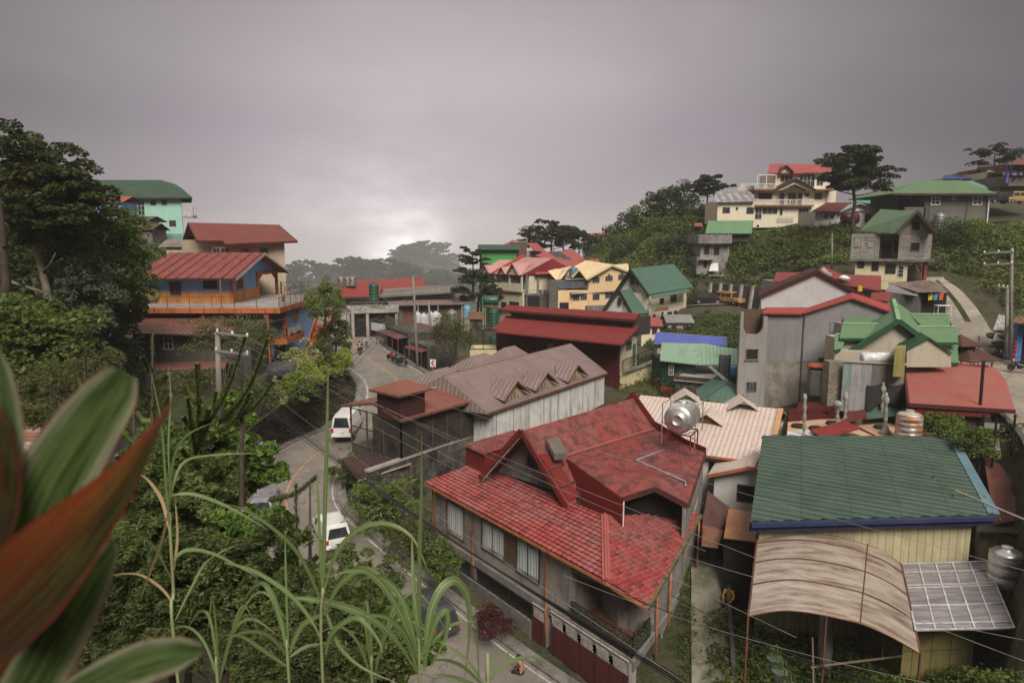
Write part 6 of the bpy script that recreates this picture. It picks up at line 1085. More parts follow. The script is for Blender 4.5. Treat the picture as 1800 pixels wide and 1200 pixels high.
t=thing('hill_apartments','grey multi-storey concrete building with blue columns at the far right edge','building',at_z(W(1785,355,118),6));CT=surf('dirty_beige_concrete',(.20,.185,.16),worn=(.13,.12,.11));yblock(t,CT,1770,1830,308,327,116,9);yblock(t,CT,1756,1830,326,350,118,8);yblock(t,surf('terracotta_wall',(.24,.11,.08)),1775,1830,286,303,117,8);yblock(t,WHT,1761,1830,302,308,115.5,.4,'balcony_parapet');BCL=plain('blue_column',(.10,.09,.30),.6);m=MB();[m.beam((xc_(x,115.3),115.3,W(0,y1,115.3).z),(xc_(x,115.3),115.3,W(0,y0,115.3).z),.35)for x,y0,y1 in((1766,288,322),(1774,288,308),(1787,302,308),(1797,302,308))];m.build('column',BCL,t)
PR(t,surf('brown_tile_far',(.22,.09,.06),'tile',.5,.5),[(1768,289,114),(1835,289,114),(1835,272,121),(1802,275,121)]);a=Vector((xc_(1756,118),118,0));b=Vector((xc_(1830,118),118,0));wins(t,a-Vector((0,.1,0)),b-Vector((0,.1,0)),[(1763,330,1767,337,1),(1776,330,1781,337,1),(1785,330,1790,337,1),(1792,330,1797,337,1)],frame=FD);a=Vector((xc_(1770,116),116,0));wins(t,a,a+Vector((8,0,0)),[(1779,312,1781,319,1)],frame=FD);wins(t,a+Vector((0,1,0)),a+Vector((8,1,0)),[(1785,290,1788,296,1),(1794,295,1797,301,1)],frame=FD)
t=thing('hill_house','small hilltop house with blue-grey hipped roof and cream walls under the right pine','house',at_z(W(1745,340,124),6));yblock(t,CREAM2,1731,1741,302,330,123,8);yblock(t,CT,1741,1762,302,330,124,7);PR(t,surf('blue_grey_roof',(.20,.23,.26),'rib',.5),[(1734,302,121),(1775,302,121),(1770,293,126),(1748,290,126)])
t=thing('hill_house','orange-red hilltop house with dark brown roof left of the blue-grey roof','house',at_z(W(1722,320,130),7));yblock(t,surf('orange_red_wall',(.42,.10,.05)),1714,1731,297,318,130,6);yblock(t,CT,1698,1718,302,309,129.5,5,'terrace');PR(t,surf('dark_brown_roof',(.10,.07,.06),'rib',.5),[(1716,298,128),(1740,297,128),(1748,288,133),(1722,288,133)])
t=thing('hill_house','long low hilltop house with bright blue roof behind the big green hip roof','house',at_z(W(1685,315,128),6));yblock(t,CREAM2,1655,1712,313,324,128,5);PR(t,surf('bright_blue_roof',(.05,.09,.30),'rib',.4),[(1655,314,127),(1713,314,127),(1710,308,131),(1660,308,131)])
t=thing('teal_roof_house','small pale teal roof peeking out right behind the big green hip roof','house',at_z(W(1718,330,122),4));PR(t,surf('pale_teal_roof',(.20,.32,.27),'rib',.4),[(1700,331,119),(1738,333,119),(1726,318,125),(1690,318,125)]);yblock(t,CT,1703,1735,331,342,120,4)
t=thing('unfinished_tower_house','bare concrete stepped house on the wooded slope left of the green-roofed shed','house',at_z(W(1258,480,118),-5));CTL=surf('pale_bare_concrete',(.30,.28,.265),worn=(.18,.17,.16),amt=.9,streak=.8);yblock(t,CTL,1230,1290,412,428,117,7);yblock(t,CTL,1234,1286,428,452,118,6);yblock(t,CTL,1229,1284,452,482,116.5,7);a=Vector((xc_(1230,118),118,0));wins(t,a,a+Vector((9,0,0)),[(1255,435,1264,448,1),(1238,434,1246,448,1)],frame=CONC,pane=DARK);a=Vector((xc_(1229,116.5),116.5,0));wins(t,a,a+Vector((9,0,0)),[(1237,458,1242,470,1),(1276,461,1283,473,1)],frame=CONC,pane=DARK)
PR(t,CTL,[(1228,456,115.5),(1255,456,115.5),(1253,448,118),(1232,447,118)],.1,'porch_roof');PR(t,WHT,[(1246,476,115),(1263,476,115),(1262,462,116.3),(1250,463,116.3)],.05,'awning');wallp(t,'balcony_slab',CTL,[(xc_(1252,115.5),115.5,0),(xc_(1295,115.5),115.5,0),(xc_(1295,115.5),118,0),(xc_(1252,115.5),118,0)],W(0,486,115.5).z,W(0,482,115.5).z)
t=thing('retaining_wall','buttressed stone retaining wall beside the upper road, right of the parked cars','wall',at_z(W(1300,520,112),-9.5));a,b=W(1252,524,111.5),W(1345,545,101);RK=surf('rubble_stone',(.16,.13,.11),'block',.5,.35,worn=(.09,.075,.06),amt=.9);MB().seg(at_z(a,0),at_z(b,0),.5,-11,[-5.6]*2+[-6.6]*2 if False else-6.2).build('wall',RK,t);m=MB()
for i in range(6):p=at_z(a.lerp(b,i/5),0)-nrm(a,b)*-.35;m.beam(at_z(p+nrm(a,b)*.6,-10.5),at_z(p,-6.1),.4)
m.build('buttress',CONC_L,t)
t=thing('small_hut','tiny hut with red roof on the wooded slope above the bare concrete house','hut',at_z(W(1228,405,122),-1));yblock(t,CONC_D,1222,1233,395,406,121,2);PR(t,REDM,[(1220,397,120),(1235,397,120),(1234,392,123),(1222,392,123)])
# ================================================================== M
t=thing('blue_roof_building','long low building with bright periwinkle blue ribbed roof below the shrubby knoll','building',at_z(W(1215,600,82),-14));zb1=-11.3;q=[G(1149,604,zb1-.3),G(1278,607,zb1-.3),G(1278,592.5,zb1+.4),G(1153,583.5,zb1+.4)];BLR=surf('periwinkle_roof',(.11,.15,.46),'rib',.4,worn=(.14,.18,.42),amt=.4);roofp(t,BLR,[q],.1);wallp(t,'wall',CONC_L,[at_z(p,0)for p in(q[0]+Vector((.5,.4,0)),q[1]+Vector((-.3,.4,0)),q[2]+Vector((-.3,-.3,0)),q[3]+Vector((.5,-.3,0)))],-16,zb1-.45);fascia(t,CONC_L,[(q[3],q[2])],.1,.2)
t=thing('pale_green_roof_building','building with pale green metal roof, dark green wall and red base beside the yellow block','building',at_z(W(1220,640,72),-15));PGR=surf('pale_mint_metal',(.27,.40,.29),'rib',.4,worn=(.24,.35,.26),amt=.4);zq=-12.3;q=[G(1160,633,zq),G(1225,640,zq),G(1300,640,zq),G(1300,614,zq+1.0),G(1240,604,zq+1.2),G(1163,602,zq+1.1)];roofp(t,PGR,[[q[0],q[1],q[4],q[5]],[q[1],q[2],q[3],q[4]]],.1)
a,b=at_z(q[0],0)+Vector((.3,.5,0)),at_z(q[1],0)+Vector((0,.5,0));wallp(t,'wall',surf('dark_green_wall',(.015,.075,.05)),[a,b,b+Vector((0,5,0)),a+Vector((0,5,0))],-15.2,zq-.1);wallp(t,'base_wall',surf('brick_red_paint',(.38,.06,.045)),[a-Vector((0,.08,0)),b-Vector((0,.08,0)),b+Vector((0,5,0)),a+Vector((0,5,0))],-18,-15.2);wins(t,a,b,[(1177,641,1183,659,2,2)],frame=FW)
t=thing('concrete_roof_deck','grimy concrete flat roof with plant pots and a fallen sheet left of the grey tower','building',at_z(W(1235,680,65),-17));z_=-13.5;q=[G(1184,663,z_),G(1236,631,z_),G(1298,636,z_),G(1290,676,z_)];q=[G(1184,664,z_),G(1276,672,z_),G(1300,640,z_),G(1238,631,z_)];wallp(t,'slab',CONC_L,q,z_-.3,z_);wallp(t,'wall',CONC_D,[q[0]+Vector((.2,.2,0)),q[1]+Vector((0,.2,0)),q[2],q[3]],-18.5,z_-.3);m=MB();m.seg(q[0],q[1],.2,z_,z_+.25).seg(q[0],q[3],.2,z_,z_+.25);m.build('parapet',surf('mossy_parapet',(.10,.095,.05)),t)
a,b=at_z(q[0],0)+Vector((.2,.2,0)),at_z(q[1],0)+Vector((0,.2,0));wins(t,a,b,[(1205,680,1216,685,3),(1234,683,1243,688,3)],frame=CONC,pane=DARK)
t=thing('metal_sheet','long grey sheet leaning across the grimy flat roof','sheet',at_z(W(1260,655,63),z_));PR(t,GRM,[(1244,643,64),(1249,642,64.4),(1280,668,60.5),(1274,670,60)],.05,'sheet')
t=thing('blue_drum','blue plastic drum at the right corner of the grimy flat roof','drum',at_z(W(1290,660,63),z_));MB().lathe(G(1288,661,z_+.0),[(.42,0),(.45,.3),(.45,.9),(.4,1.05),(.1,1.07)],16).build('shell',plain('blue_plastic',(.05,.17,.42),.4),t,smooth=True)
t=thing('tarpaulin','grey-blue tarpaulin hung over a rack at the back of the grimy flat roof','tarpaulin',at_z(W(1273,640,68),z_));m=MB();a,b=W(1264,622,67.5),W(1285,623,67.5);prev=None
for i in range(13):
 p=a.lerp(b,i/12)+Vector((0,.12*math.sin(i*1.9),0));cur=[p+Vector((0,0,-.08*math.sin(i/12*math.pi))),at_z(p+Vector((0,.1*math.sin(i*1.3),0)),z_+.05)];prev and m.face(prev[0],cur[0],cur[1],prev[1]);prev=cur
m.build('cloth',plain('slate_cloth',(.11,.12,.13),.8),t)
t=thing('green_gable_roof','dark green gabled roof poking up behind the pale pink roof','roof',at_z(W(1278,700,56),-17));ap_=G(1278,672,-12.0);l_,r_g=G(1230,704,-13.4),G(1330,714,-13.4);bkv=Vector((.8,4.5,0));roofp(t,TEAL,[[l_,ap_,ap_+bkv,l_+bkv],[r_g,ap_,ap_+bkv,r_g+bkv]],.1);m=MB();m.face(l_+Vector((.2,.2,0)),r_g+Vector((-.2,.2,0)),ap_+Vector((0,.2,-.1)));m.build('gable_wall',TEAL,t);wallp(t,'wall',CONC_D,[at_z(l_,0)+Vector((.3,.3,0)),at_z(r_g,0)+Vector((-.3,.3,0)),at_z(r_g,0)+bkv,at_z(l_,0)+bkv],-18,-13.5)
# ================================================================== P
PNK=surf('pale_pink_metal_roof',(.56,.46,.41),'rib',.33,worn=(.50,.40,.36),amt=.4,streak=.25,dirt=(.3,.18,.12),line=.45,rough=.5)
pk=thing('pale_pink_roof_house','white house with pale pink ribbed metal roof behind the steel tank','house',at_z(W(1290,800,46),-20));r0=G(1126,694,-12.);r1=G(1373,718.5,-12.);e0=G(1248,801,-14.);sg=(e0-at_z(r0,0));rdir=(r1-r0).normalized();rn_=Vector((rdir.y,-rdir.x,0));rn_=rn_ if rn_.y<0 else-rn_;dpt=(e0-r0).dot(rn_);el0=at_z(r0+rn_*dpt,-14.);el1=at_z(r1+rn_*dpt,-14.)
roofp(pk,PNK,[[el0,el1,r1,r0],[at_z(r0-rn_*dpt,-14.2),at_z(r1-rn_*dpt,-14.2),r1,r0]],.1);MB().beam(r1+rn_*.2+Vector((0,0,.05)),el1+Vector((0,0,.05)),.35,.12).build('barge_board',surf('peach_trim',(.52,.30,.15)),pk)
fascia(pk,surf('orange_gutter',(.42,.16,.06)),[(el0,el1)],.1,.14,'gutter');wallp(pk,'wall',WHT,[at_z(el0+rdir*.5-rn_*.5,0),at_z(el1-rdir*.4-rn_*.5,0),at_z(r1-rn_*dpt*.9,0),at_z(r0-rn_*dpt*.9+rdir*.5,0)],-21,-14.1)
ax_=W(1319,822,40.5);zr_w=ax_.z;wf=rn_;hwid=2.6;wl_=at_z(ax_-rdir*hwid,zr_w-.95);wr_=at_z(ax_+rdir*hwid,zr_w-.95);blen=5.0;bb=-rn_*blen
roofp(pk,PNK,[[wl_,ax_,ax_+bb,wl_+bb],[wr_,ax_,ax_+bb,wr_+bb]],.1,'wing_roof');m=MB();m.beam(wl_,ax_,.1,.2);m.beam(ax_,wr_,.1,.2);m.build('wing_fascia',MATS['orange_gutter'],pk);MB().beam(ax_+Vector((0,0,.07)),ax_+bb+Vector((0,0,.07)),.5,.06).build('ridge_cap',PNK,pk)
wq=[at_z(wl_+rdir*.4-rn_*.5,0),at_z(wr_-rdir*.3-rn_*.5,0)];wallp(pk,'wing_wall',WHT,wq+[wq[1]-rn_*4.5,wq[0]-rn_*4.5],-21,zr_w-1.0);m=MB();i_=[at_z(wq[0],zr_w-1),at_z(wq[1],zr_w-1),at_z((wq[0]+wq[1])/2,zr_w-.12)];m.add(i_+[x-rn_*.2 for x in i_],[(0,1,2),(5,4,3),(0,2,5,3),(1,4,5,2),(0,3,4,1)]);m.build('wing_gable',WHT,pk)
wins(pk,wq[0],wq[1],[(1298,852,1324,882,1)],frame=FD,pane=DARK);PA3,PB3=at_z(el0+rdir*.5-rn_*.5,0),at_z(el1-rdir*.4-rn_*.5,0);wins(pk,PA3,PB3,[(1248,812,1262,838,1)],frame=FD,pane=DARK)
f=PLN(1243,742,r0,(r1-r0).cross(el0-r0).normalized());a_=f+rn_*.5;dm=MB();T_=at_z(a_,f.z+.75);TBk=at_z(f-rn_*2.2,f.z+.75);dm.slab([at_z(a_-rdir*1.2,f.z+.0),T_,TBk,at_z(f-rdir*1.2-rn_*.3,f.z+.25)],.07);dm.slab([at_z(a_+rdir*1.2,f.z+.0),T_,TBk,at_z(f+rdir*1.2-rn_*.3,f.z+.25)],.07);dm.build('dormer',PNK,pk);m=MB();m.face(at_z(a_-rdir*1.-rn_*.3,f.z-.1),at_z(a_+rdir*1.-rn_*.3,f.z-.1),at_z(a_-rn_*.3,f.z+.62));m.build('dormer_wall',FBR,pk)
for px,py in((1207,692),(1308,704)):c=G(px,py,-11.4);m=MB();m.slab([c,c+Vector((-1.1,.3,-.75)),c+Vector((-.6,2.6,-.75)),c+Vector((.4,2.3,0))],.06);m.slab([c,c+Vector((1.1,-.1,-.75)),c+Vector((1.6,2.2,-.75)),c+Vector((.4,2.3,0))],.06);m.build('rear_dormer',PNK,pk)
t=thing('rusty_shed','lean-to with bright orange rusted sheet roof squeezed left of the big green roof','shed',at_z(W(1300,920,36),-20));q=[W(1272,944,33.5),W(1328,951,33.),W(1330,900,36.5),W(1281,893,37.)];roofp(t,roof_red('orange_rust_roof',(.45,.19,.06),(.33,.13,.05),(.14,.07,.04),corr=.16,mossamt=.4,stk=.6),[q],.06);wallp(t,'wall',DARK,[at_z(q[0],0)+Vector((.2,.5,0)),at_z(q[1],0)+Vector((0,.5,0)),at_z(q[2],0),at_z(q[3],0)],-21.5,q[0].z-.2)
t=thing('rusty_shed','dark brown rusted roof wedged between the red tiled house and the white house','shed',at_z(W(1260,890,39),-20));q=[W(1232,936,36.2),W(1268,928,36),W(1284,892,38.5),W(1244,862,41)];roofp(t,roof_red('brown_rust_roof',(.15,.065,.05),(.12,.05,.04),(.07,.035,.03),corr=.16),[q],.06);wallp(t,'wall',CONC_D,[at_z(q[0],0)+Vector((.1,.4,0)),at_z(q[1],0)+Vector((-.1,.4,0)),at_z(q[2],0),at_z(q[3],0)],-21.5,q[0].z-.3);q2=[W(1233,958,34.5),W(1262,962,34.5),W(1272,930,36.),W(1236,922,36.4)];roofp(t,roof_red('orange_rust_roof2',(.33,.12,.07),(.24,.09,.05),(.1,.05,.035),corr=.16),[q2],.05)
# ================================================================== G
tw=thing('grey_tower_house','tall windowless grey rendered building with a red roof edge and a U-shaped notch','building',at_z(W(1430,700,60),-16));Yt=58.;GR1=surf('grey_rendered_wall',(.27,.26,.265),worn=(.21,.20,.20),amt=.7,streak=.35,dirt=(.10,.09,.085),nscale=.35);GR2=surf('patchy_bare_render',(.29,.26,.23),worn=(.14,.125,.11),amt=.9,streak=.7,nscale=.9,dirt=(.3,.28,.25))
zs=W(1400,634,Yt).z;x0,x1,x2=W(1343,600,Yt).x,W(1411,600,Yt).x,W(1566,600,Yt).x;z_l=W(1380,552,Yt).z;z_m=W(1411,549,Yt).z
def poly_wall(root,name,m,pts,th=.3):n=len(pts);mb=MB();q=[Vector(p)for p in pts];mb.add(q+[p+Vector((0,th,0))for p in q],[tuple(range(n)),tuple(range(2*n-1,n-1,-1))]+[(i,(i+1)%n,n+(i+1)%n,n+i)for i in range(n)]);return mb.build(name,m,root)
P_=lambda px,py,Y=Yt:W(px,py,Y)
poly_wall(tw,'wall',GR1,[P_(1343,634),P_(1566,634),P_(1566,546),P_(1498,523),P_(1411,551),P_(1343,551)]);wallp(tw,'lower_wall',GR2,[(x0,Yt,0),(x2,Yt,0),(x2+4,Yt+10,0),(x0+4,Yt+10,0)],-18,zs);wallp(tw,'rear_wall',GR1,[(x0,Yt+.3,0),(x2,Yt+.3,0),(x2+4,Yt+10,0),(x0+4,Yt+10,0)],zs,z_l-.2)
REDC=surf('bright_red_sheet_edge',(.42,.07,.06),'rib',.4,worn=(.34,.07,.06));bk=3.;roofp(tw,REDC,[[P_(1340,549,57.6),P_(1412,550,57.6),P_(1425,540,61),P_(1345,540,61)],[P_(1410,550,57.6),P_(1498,522,57.6),P_(1498,514,61),P_(1422,540,61)],[P_(1498,522,57.6),P_(1570,548,57.6),P_(1572,538,61),P_(1498,514,61)]],.14)
TWR=surf('pale_tower_render',(.30,.285,.27),worn=(.24,.225,.21),amt=.5,streak=.5,dirt=(.12,.11,.1));zt=W(1320,548,Yt-.6).z;xa,xb=W(1300,600,Yt-.6).x,x0+.02;pts=[];cxx=(xa+xb)/2-.05;rr=.85;zcn=W(1320,572,Yt-.6).z
pts=[(xa,Yt-.6,-18),(xb,Yt-.6,-18),(xb,Yt-.6,zt-.4),(cxx+rr+.0,Yt-.6,zt-.4),(cxx+rr,Yt-.6,zcn)]+[(cxx+rr*math.cos(a),Yt-.6,zcn-rr*1.05*math.sin(a))for a in np.linspace(.3,math.pi-.3,8)]+[(cxx-rr,Yt-.6,zcn),(cxx-rr,Yt-.6,zt),(xa,Yt-.6,zt)]
poly_wall(tw,'tower_wall',TWR,pts,.3);wallp(tw,'tower_side',TWR,[(xa,Yt-.3,0),(xb,Yt-.3,0),(xb+2.4,Yt+6,0),(xa+2.4,Yt+6,0)],-18,zcn-.9);wallp(tw,'notch_back',surf('rusty_back',(.16,.10,.06),'corr',.2,worn=(.08,.05,.03)),[(xa+.6,Yt+1,0),(xb+.4,Yt+1,0),(xb+.4,Yt+1.1,0),(xa+.6,Yt+1.1,0)],zcn-1,zt+.1)
TA2,TB2=Vector((xa,Yt-.6,0)),Vector((xb,Yt-.6,0));wins(tw,TA2,TB2,[(1312,614,1331,631,1)],frame=CONC,pane=DARK,sill=True);wins(tw,TA2,TB2,[(1313,672,1328,687,3,1)],frame=CONC,bars=True)
MA2,MB2=Vector((x0,Yt,0)),Vector((x2,Yt,0));wins(tw,MA2,MB2,[(1461,567,1475,594,2)],frame=FG,pane=plain('blue_curtain',(.16,.24,.30),.7));wins(tw,MA2,MB2,[(1439,629.5,1452,634.5,1)],frame=CONC,pane=DARK);m=MB();m.box((P_(1407,660).x,Yt-.05,(z_m-18)/2),(.12,.12,18+z_m));m.build('drain_pipe',CONC_D,tw)
t=thing('white_gable_house','house with broad whitewashed gable and dark maroon roof edge behind the grey tower','house',at_z(W(1435,540,64),-14));Yg=63.;poly_wall(t,'gable_wall',surf('whitewashed_gable',(.47,.45,.46),worn=(.40,.38,.385),amt=.5,streak=.3,dirt=(.25,.24,.24)),[P_(1338,552,Yg),P_(1540,552,Yg),P_(1528,524,Yg),P_(1437,478,Yg),P_(1338,520,Yg)])
MRF=surf('dark_maroon_roof_edge',(.105,.022,.018),'rib',.3);bk=Vector((2.6,7,0));a_,l_,r_g=P_(1437,474,Yg-.4),P_(1333,519,Yg-.4),P_(1532,524,Yg-.4);roofp(t,MRF,[[l_,a_,a_+bk,l_+bk],[r_g,a_,a_+bk,r_g+bk]],.3);wallp(t,'wall',WHT,[P_(1344,535,Yg+.3),P_(1526,535,Yg+.3),P_(1526,535,Yg+.3)+bk,P_(1344,535,Yg+.3)+bk],-15,P_(0,522,Yg).z)
t=thing('red_tile_house','house with dull red tiled roofs just behind the whitewashed gable','house',at_z(W(1480,500,74),-12));PR(t,TILE_M,[(1360,494,70),(1415,494,70),(1412,478.5,74),(1364,478.5,74)]);PR(t,TILE_M,[(1470,498,70),(1549,510,69),(1549,484.5,75),(1460,481,75)]);PR(t,TILE_M,[(1424,487,70),(1447,467,73),(1475,482,72),(1500,492,70)]);block(t,CONC_L,W(1364,500,71),W(1410,500,71),4,-14,W(0,494,70).z-.1);block(t,CONC_L,W(1475,500,71),W(1545,500,71),4,-14,W(0,500,70.5).z-.1)
t2=PR(t,CONC_L,[(1444,474,71),(1462,482,70.5),(1462,479,72),(1448,470,72.5)],.5,'roof_vent')
t=thing('red_tile_lean_to','short dull red tiled lean-to left of the rusty shack','shed',at_z(W(1548,520,67),-12));PR(t,TILE_M,[(1530,525,66),(1564,529,65),(1568,513,69),(1533,511,70)]);block(t,CONC_L,W(1535,525,66.8),W(1563,525,66.2),3,-14,W(0,526,66.2).z-.15)
t=thing('rain_vent','round white domed roof ventilator behind the whitewashed gable','ventilator',P_(1483,497,68));MB().lathe(P_(1483,496,68),[(.3,-.1),(.3,.15),(.62,.2),(.6,.4),(.62,.42),(.3,.62),(.08,.7)],16).build('dome',FW,t,smooth=True)
t=thing('yellow_drum','yellow plastic jerrycan on the maroon roof edge','container',P_(1512,511,66));MB().box(P_(1511,507,66),(.4,.3,.5)).lathe(P_(1511,502.5,66),[(.06,-.05),(.06,.08)],8).build('body',plain('yellow_plastic',(.6,.38,.05),.4),t)
t=thing('rusty_shack','shack with wide rusty patched tin roof, tarpaulin sides and washing hung beneath','shack',at_z(W(1615,530,76),-8));PR(t,roof_red('patchy_rust_tin',(.20,.10,.07),(.28,.21,.18),(.09,.05,.04),corr=.25,m0=.45,m1=.6),[(1561,497,76),(1612,513,71),(1668,512,72.5),(1636,492,80)],.07);block(t,DARK,W(1613,525,73),W(1664,525,73.5),4,-9.5,W(0,514,73).z-.1);PR(t,surf('grey_tarp',(.27,.26,.26)),[(1556,512,74),(1612,520,70.5),(1614,514,71.5),(1566,498,75.5)],.05,'tarp_roof');block(t,surf('grey_board_wall',(.19,.175,.165),'plank',.5),W(1560,525,73),W(1612,528,71.2),3,-9.5,W(0,517,72).z)
for k,(px,c_)in enumerate(((1632,(.55,.42,.03)),(1641,(.03,.25,.35)),(1651,(.5,.09,.04)))):q=thing('hanging_cloth',('yellow','teal','orange-red')[k]+' cloth hung under the rusty tin roof','cloth',W(px,518,71));m=MB();p=W(px,515,72.2);m.slab([p,p+Vector((.5,0,0)),p+Vector((.46,.03,-.7)),p+Vector((.05,.03,-.75))],.02);m.build('cloth',plain('cloth_%s'%('yellow','teal','red')[k],c_,.8),q)
t=thing('plastic_table','white plastic table with two chairs on the dirt yard above the green tiled roof','table',at_z(W(1657,545,70),-8));gz=W(1657,549,70).z;p=W(1657,549,70);m=MB();m.box(p+Vector((0,0,.72)),(1.6,.8,.06));m.build('tabletop',FW,t);m=MB();[m.beam(p+Vector((dx,dy,-.3)),p+Vector((dx*.95,dy*.95,.7)),.06)for dx in(-.7,.7)for dy in(-.3,.3)];m.build('legs',FW,t)
# ================================================================== G
GT=surf('light_green_tiles',(.175,.295,.16),'tile',.36,.36,worn=(.15,.25,.135),amt=.4,streak=.2,depth=.06,line=.75);GT2=surf('light_green_sheet',(.165,.275,.155),'rib',.8,worn=(.145,.24,.135),amt=.5,line=.4);GTR=surf('dark_green_trim',(.025,.12,.05));CRG=surf('greige_wall',(.44,.40,.32),worn=(.36,.33,.27),amt=.4,streak=.3,dirt=(.2,.18,.14))
gh=thing('green_tiled_house','house with many bright green tiled roofs and a plain greige front gable','house',at_z(W(1580,640,54),-13));Yh=52.;ga,gl_,gr_=W(1580,564,Yh),W(1468,634,Yh-.2),W(1626,598,Yh+.2);gbk=W(1571,527,62)-ga
ex=Vector((0,-.0,0));roofp(gh,GT2,[[gl_,ga,ga+gbk,gl_+gbk*1.0+Vector((0,0,.0))],[W(1646,612,Yh),ga,ga+gbk,W(1646,612,Yh)+gbk]],.1);m=MB();m.beam(ga,gl_,.2,.35);m.beam(ga,W(1624,597,Yh),.2,.35);m.build('barge_board',GTR,gh);MB().beam(ga+Vector((0,0,.08)),ga+gbk+Vector((0,0,.08)),.3,.06).build('ridge_cap',surf('pale_green_cap',(.25,.42,.25)),gh)
poly_wall(gh,'gable_wall',CRG,[W(1492,640,Yh+.5),W(1640,640,Yh+.5),W(1640,612,Yh+.5),W(1581,569,Yh+.5),W(1492,623,Yh+.5)]);wallp(gh,'wall',CRG,[W(1490,625,Yh+.8),W(1650,625,Yh+.8),W(1650,625,Yh+.8)+gbk*.9,W(1490,625,Yh+.8)+gbk*.9],-15,W(0,622,Yh+.5).z)
for pts in([(1486,547,60),(1546,550,60),(1528,569,56),(1482,568,56)],[(1480.5,568.5,56),(1549,571,56),(1519,596,52.6),(1476,593,52.6)],[(1468,587,54),(1491,590,54),(1478,610,51.5),(1466,618,51)],[(1600,552,60),(1669,554,60),(1670.5,575.5,56.5),(1622,573,56.5)],[(1607,574,56.5),(1682,576,56.5),(1684.5,602,53),(1645,602,53)],[(1664,608.5,54),(1683,609,54),(1685.5,638,51),(1668,637,51)]):
 q=[W(*p)for p in pts];zt_=(q[0].z+q[1].z)/2;zb_=(q[2].z+q[3].z)/2;q[0].z=q[1].z=zt_;q[2].z=q[3].z=zb_;roofp(gh,GT,[q],.1,'side_roof');fascia(gh,GTR,[(q[2],q[3])],.1,.2);fascia(gh,surf('pale_green_edge',(.30,.48,.28)),[(q[0]+Vector((0,0,.12)),q[1]+Vector((0,0,.12)))],.15,.1);
 a,b=q[3]+Vector((.3,.5,0)),q[2]+Vector((-.3,.5,0));a,b=(a,b)if a.x<b.x else(b,a);block(gh,CRG,a,b,2.5,zb_-2.2,zb_-.1,'side_wall')
s_a,s_l,s_r=W(1634,593,49.5),W(1592,614,49.5),W(1674,620,49.5);sbk=Vector((1.2,3.2,0));roofp(gh,GTR,[[s_l,s_a,s_a+sbk,s_l+sbk],[s_r,s_a,s_a+sbk,s_r+sbk]],.1,'porch_roof');poly_wall(gh,'porch_wall',CRG,[W(1594,645,49.7),W(1672,645,49.7),W(1671,622,49.7),W(1634,596,49.7),W(1594,616,49.7)])
t=thing('brown_pavilion','two small brown-roofed open pavilions right of the green tiled house','pavilion',at_z(W(1690,625,58),-10));
for(px,py,s)in((1688,598,1.),(1700,622,1.6)):c=W(px,py,57);hiproof(t,surf('brown_shingle',(.13,.06,.045)),c,2.2*s,2.2*s,c.z-.3,c.z+.5*s,.3,.05);m=MB();[m.beam(c+Vector((dx*s,dy*s,-.3)),c+Vector((dx*s,dy*s,-2.)),.1)for dx in(-.8,.8)for dy in(-.8,.8)];m.build('post',FBR,t)
t=thing('solar_water_heater','white cylindrical solar water heater tank in front of the greige gable','water heater',W(1537,620,49.5));p=W(1514,629,49.3);MB().lathe(p,[(.1,-.04),(.3,0),(.42,.08),(.42,2.35),(.3,2.42),(.1,2.45)],20,'X',0).build('tank',plain('glossy_white',(.6,.6,.6),.25),t,smooth=True);MB().box(p+Vector((1.2,0,-.5)),(2.3,.5,.12)).box(p+Vector((.3,0,-.7)),(.1,.5,.4)).box(p+Vector((2.1,0,-.7)),(.1,.5,.4)).build('stand',GRM,t)
t=thing('corrugated_wall','patchwork grey corrugated sheet wall with black tarpaulin corner below the greige gable','wall',at_z(W(1540,700,48),-14));Yw=48.5;zt_=W(0,635,Yw).z;zb_=W(0,722,Yw).z
for i,(xa_,xb_,c_)in enumerate(((1480,1495,(.27,.33,.34)),(1495,1512,(.36,.35,.35)),(1512,1530,(.33,.32,.33)),(1530,1556,(.19,.185,.19)),(1556,1588,(.25,.24,.23)))):wallp(t,'sheet',surf('wall_sheet_%s'%'abcde'[i],c_,'corr',.13,worn=sc(c_,.6),streak=.8),[(W(xa_,680,Yw).x,Yw,0),(W(xb_,680,Yw).x,Yw,0),(W(xb_,680,Yw).x,Yw+.05,0),(W(xa_,680,Yw).x,Yw+.05,0)],zb_,zt_-.05*i)
MB().beam((W(1476,680,Yw).x,Yw-.06,zt_+.04),(W(1590,680,Yw).x,Yw-.06,zt_-.2),.12).build('top_rail',CONC_L,t);m=MB();prev=None
for i in range(12):
 px=1524+i*6;top_=W(px,676+2*math.sin(i),Yw-.1);bot=W(px,716-14*math.sin(i/11*math.pi)*.5+(6 if i<3 else 0),Yw-.3);prev and m.face(prev[0],top_,bot,prev[1]);prev=(top_,bot)
m.build('black_tarpaulin',plain('black_cloth',(.015,.014,.013),.7),t)
t=thing('block_pier','rough hollow-block pier left of the patchwork corrugated wall','pier',at_z(W(1466,700,49),-14));a,b=W(1455,690,49),W(1479,690,49);wallp(t,'pier',surf('yellowish_blocks',(.27,.24,.19),'block',.42,.22,worn=(.17,.15,.13)),[a,b,b+Vector((0,1,0)),a+Vector((0,1,0))],-16,W(0,636,49).z)
tank_v('water_tank','dark steel drum with an orange-red rusty lid against the grey tower wall',at_z(W(1434,700,54),W(0,695,54).z),.72,2.2,surf('dull_steel',(.19,.19,.185),'corr',.25,worn=(.1,.08,.07)),ribs=1)
t=thing('drum_lid','orange-red rusty round lid topping the dark steel drum','lid',W(1434,655,54));MB().lathe(at_z(W(1434,700,54),W(0,695,54).z+2.35),[(.3,-.02),(.8,0),(.82,.15),(.5,.26),(.1,.28)],20).build('lid',plain('orange_rust_lid',(.40,.09,.04),.7),t,smooth=True)
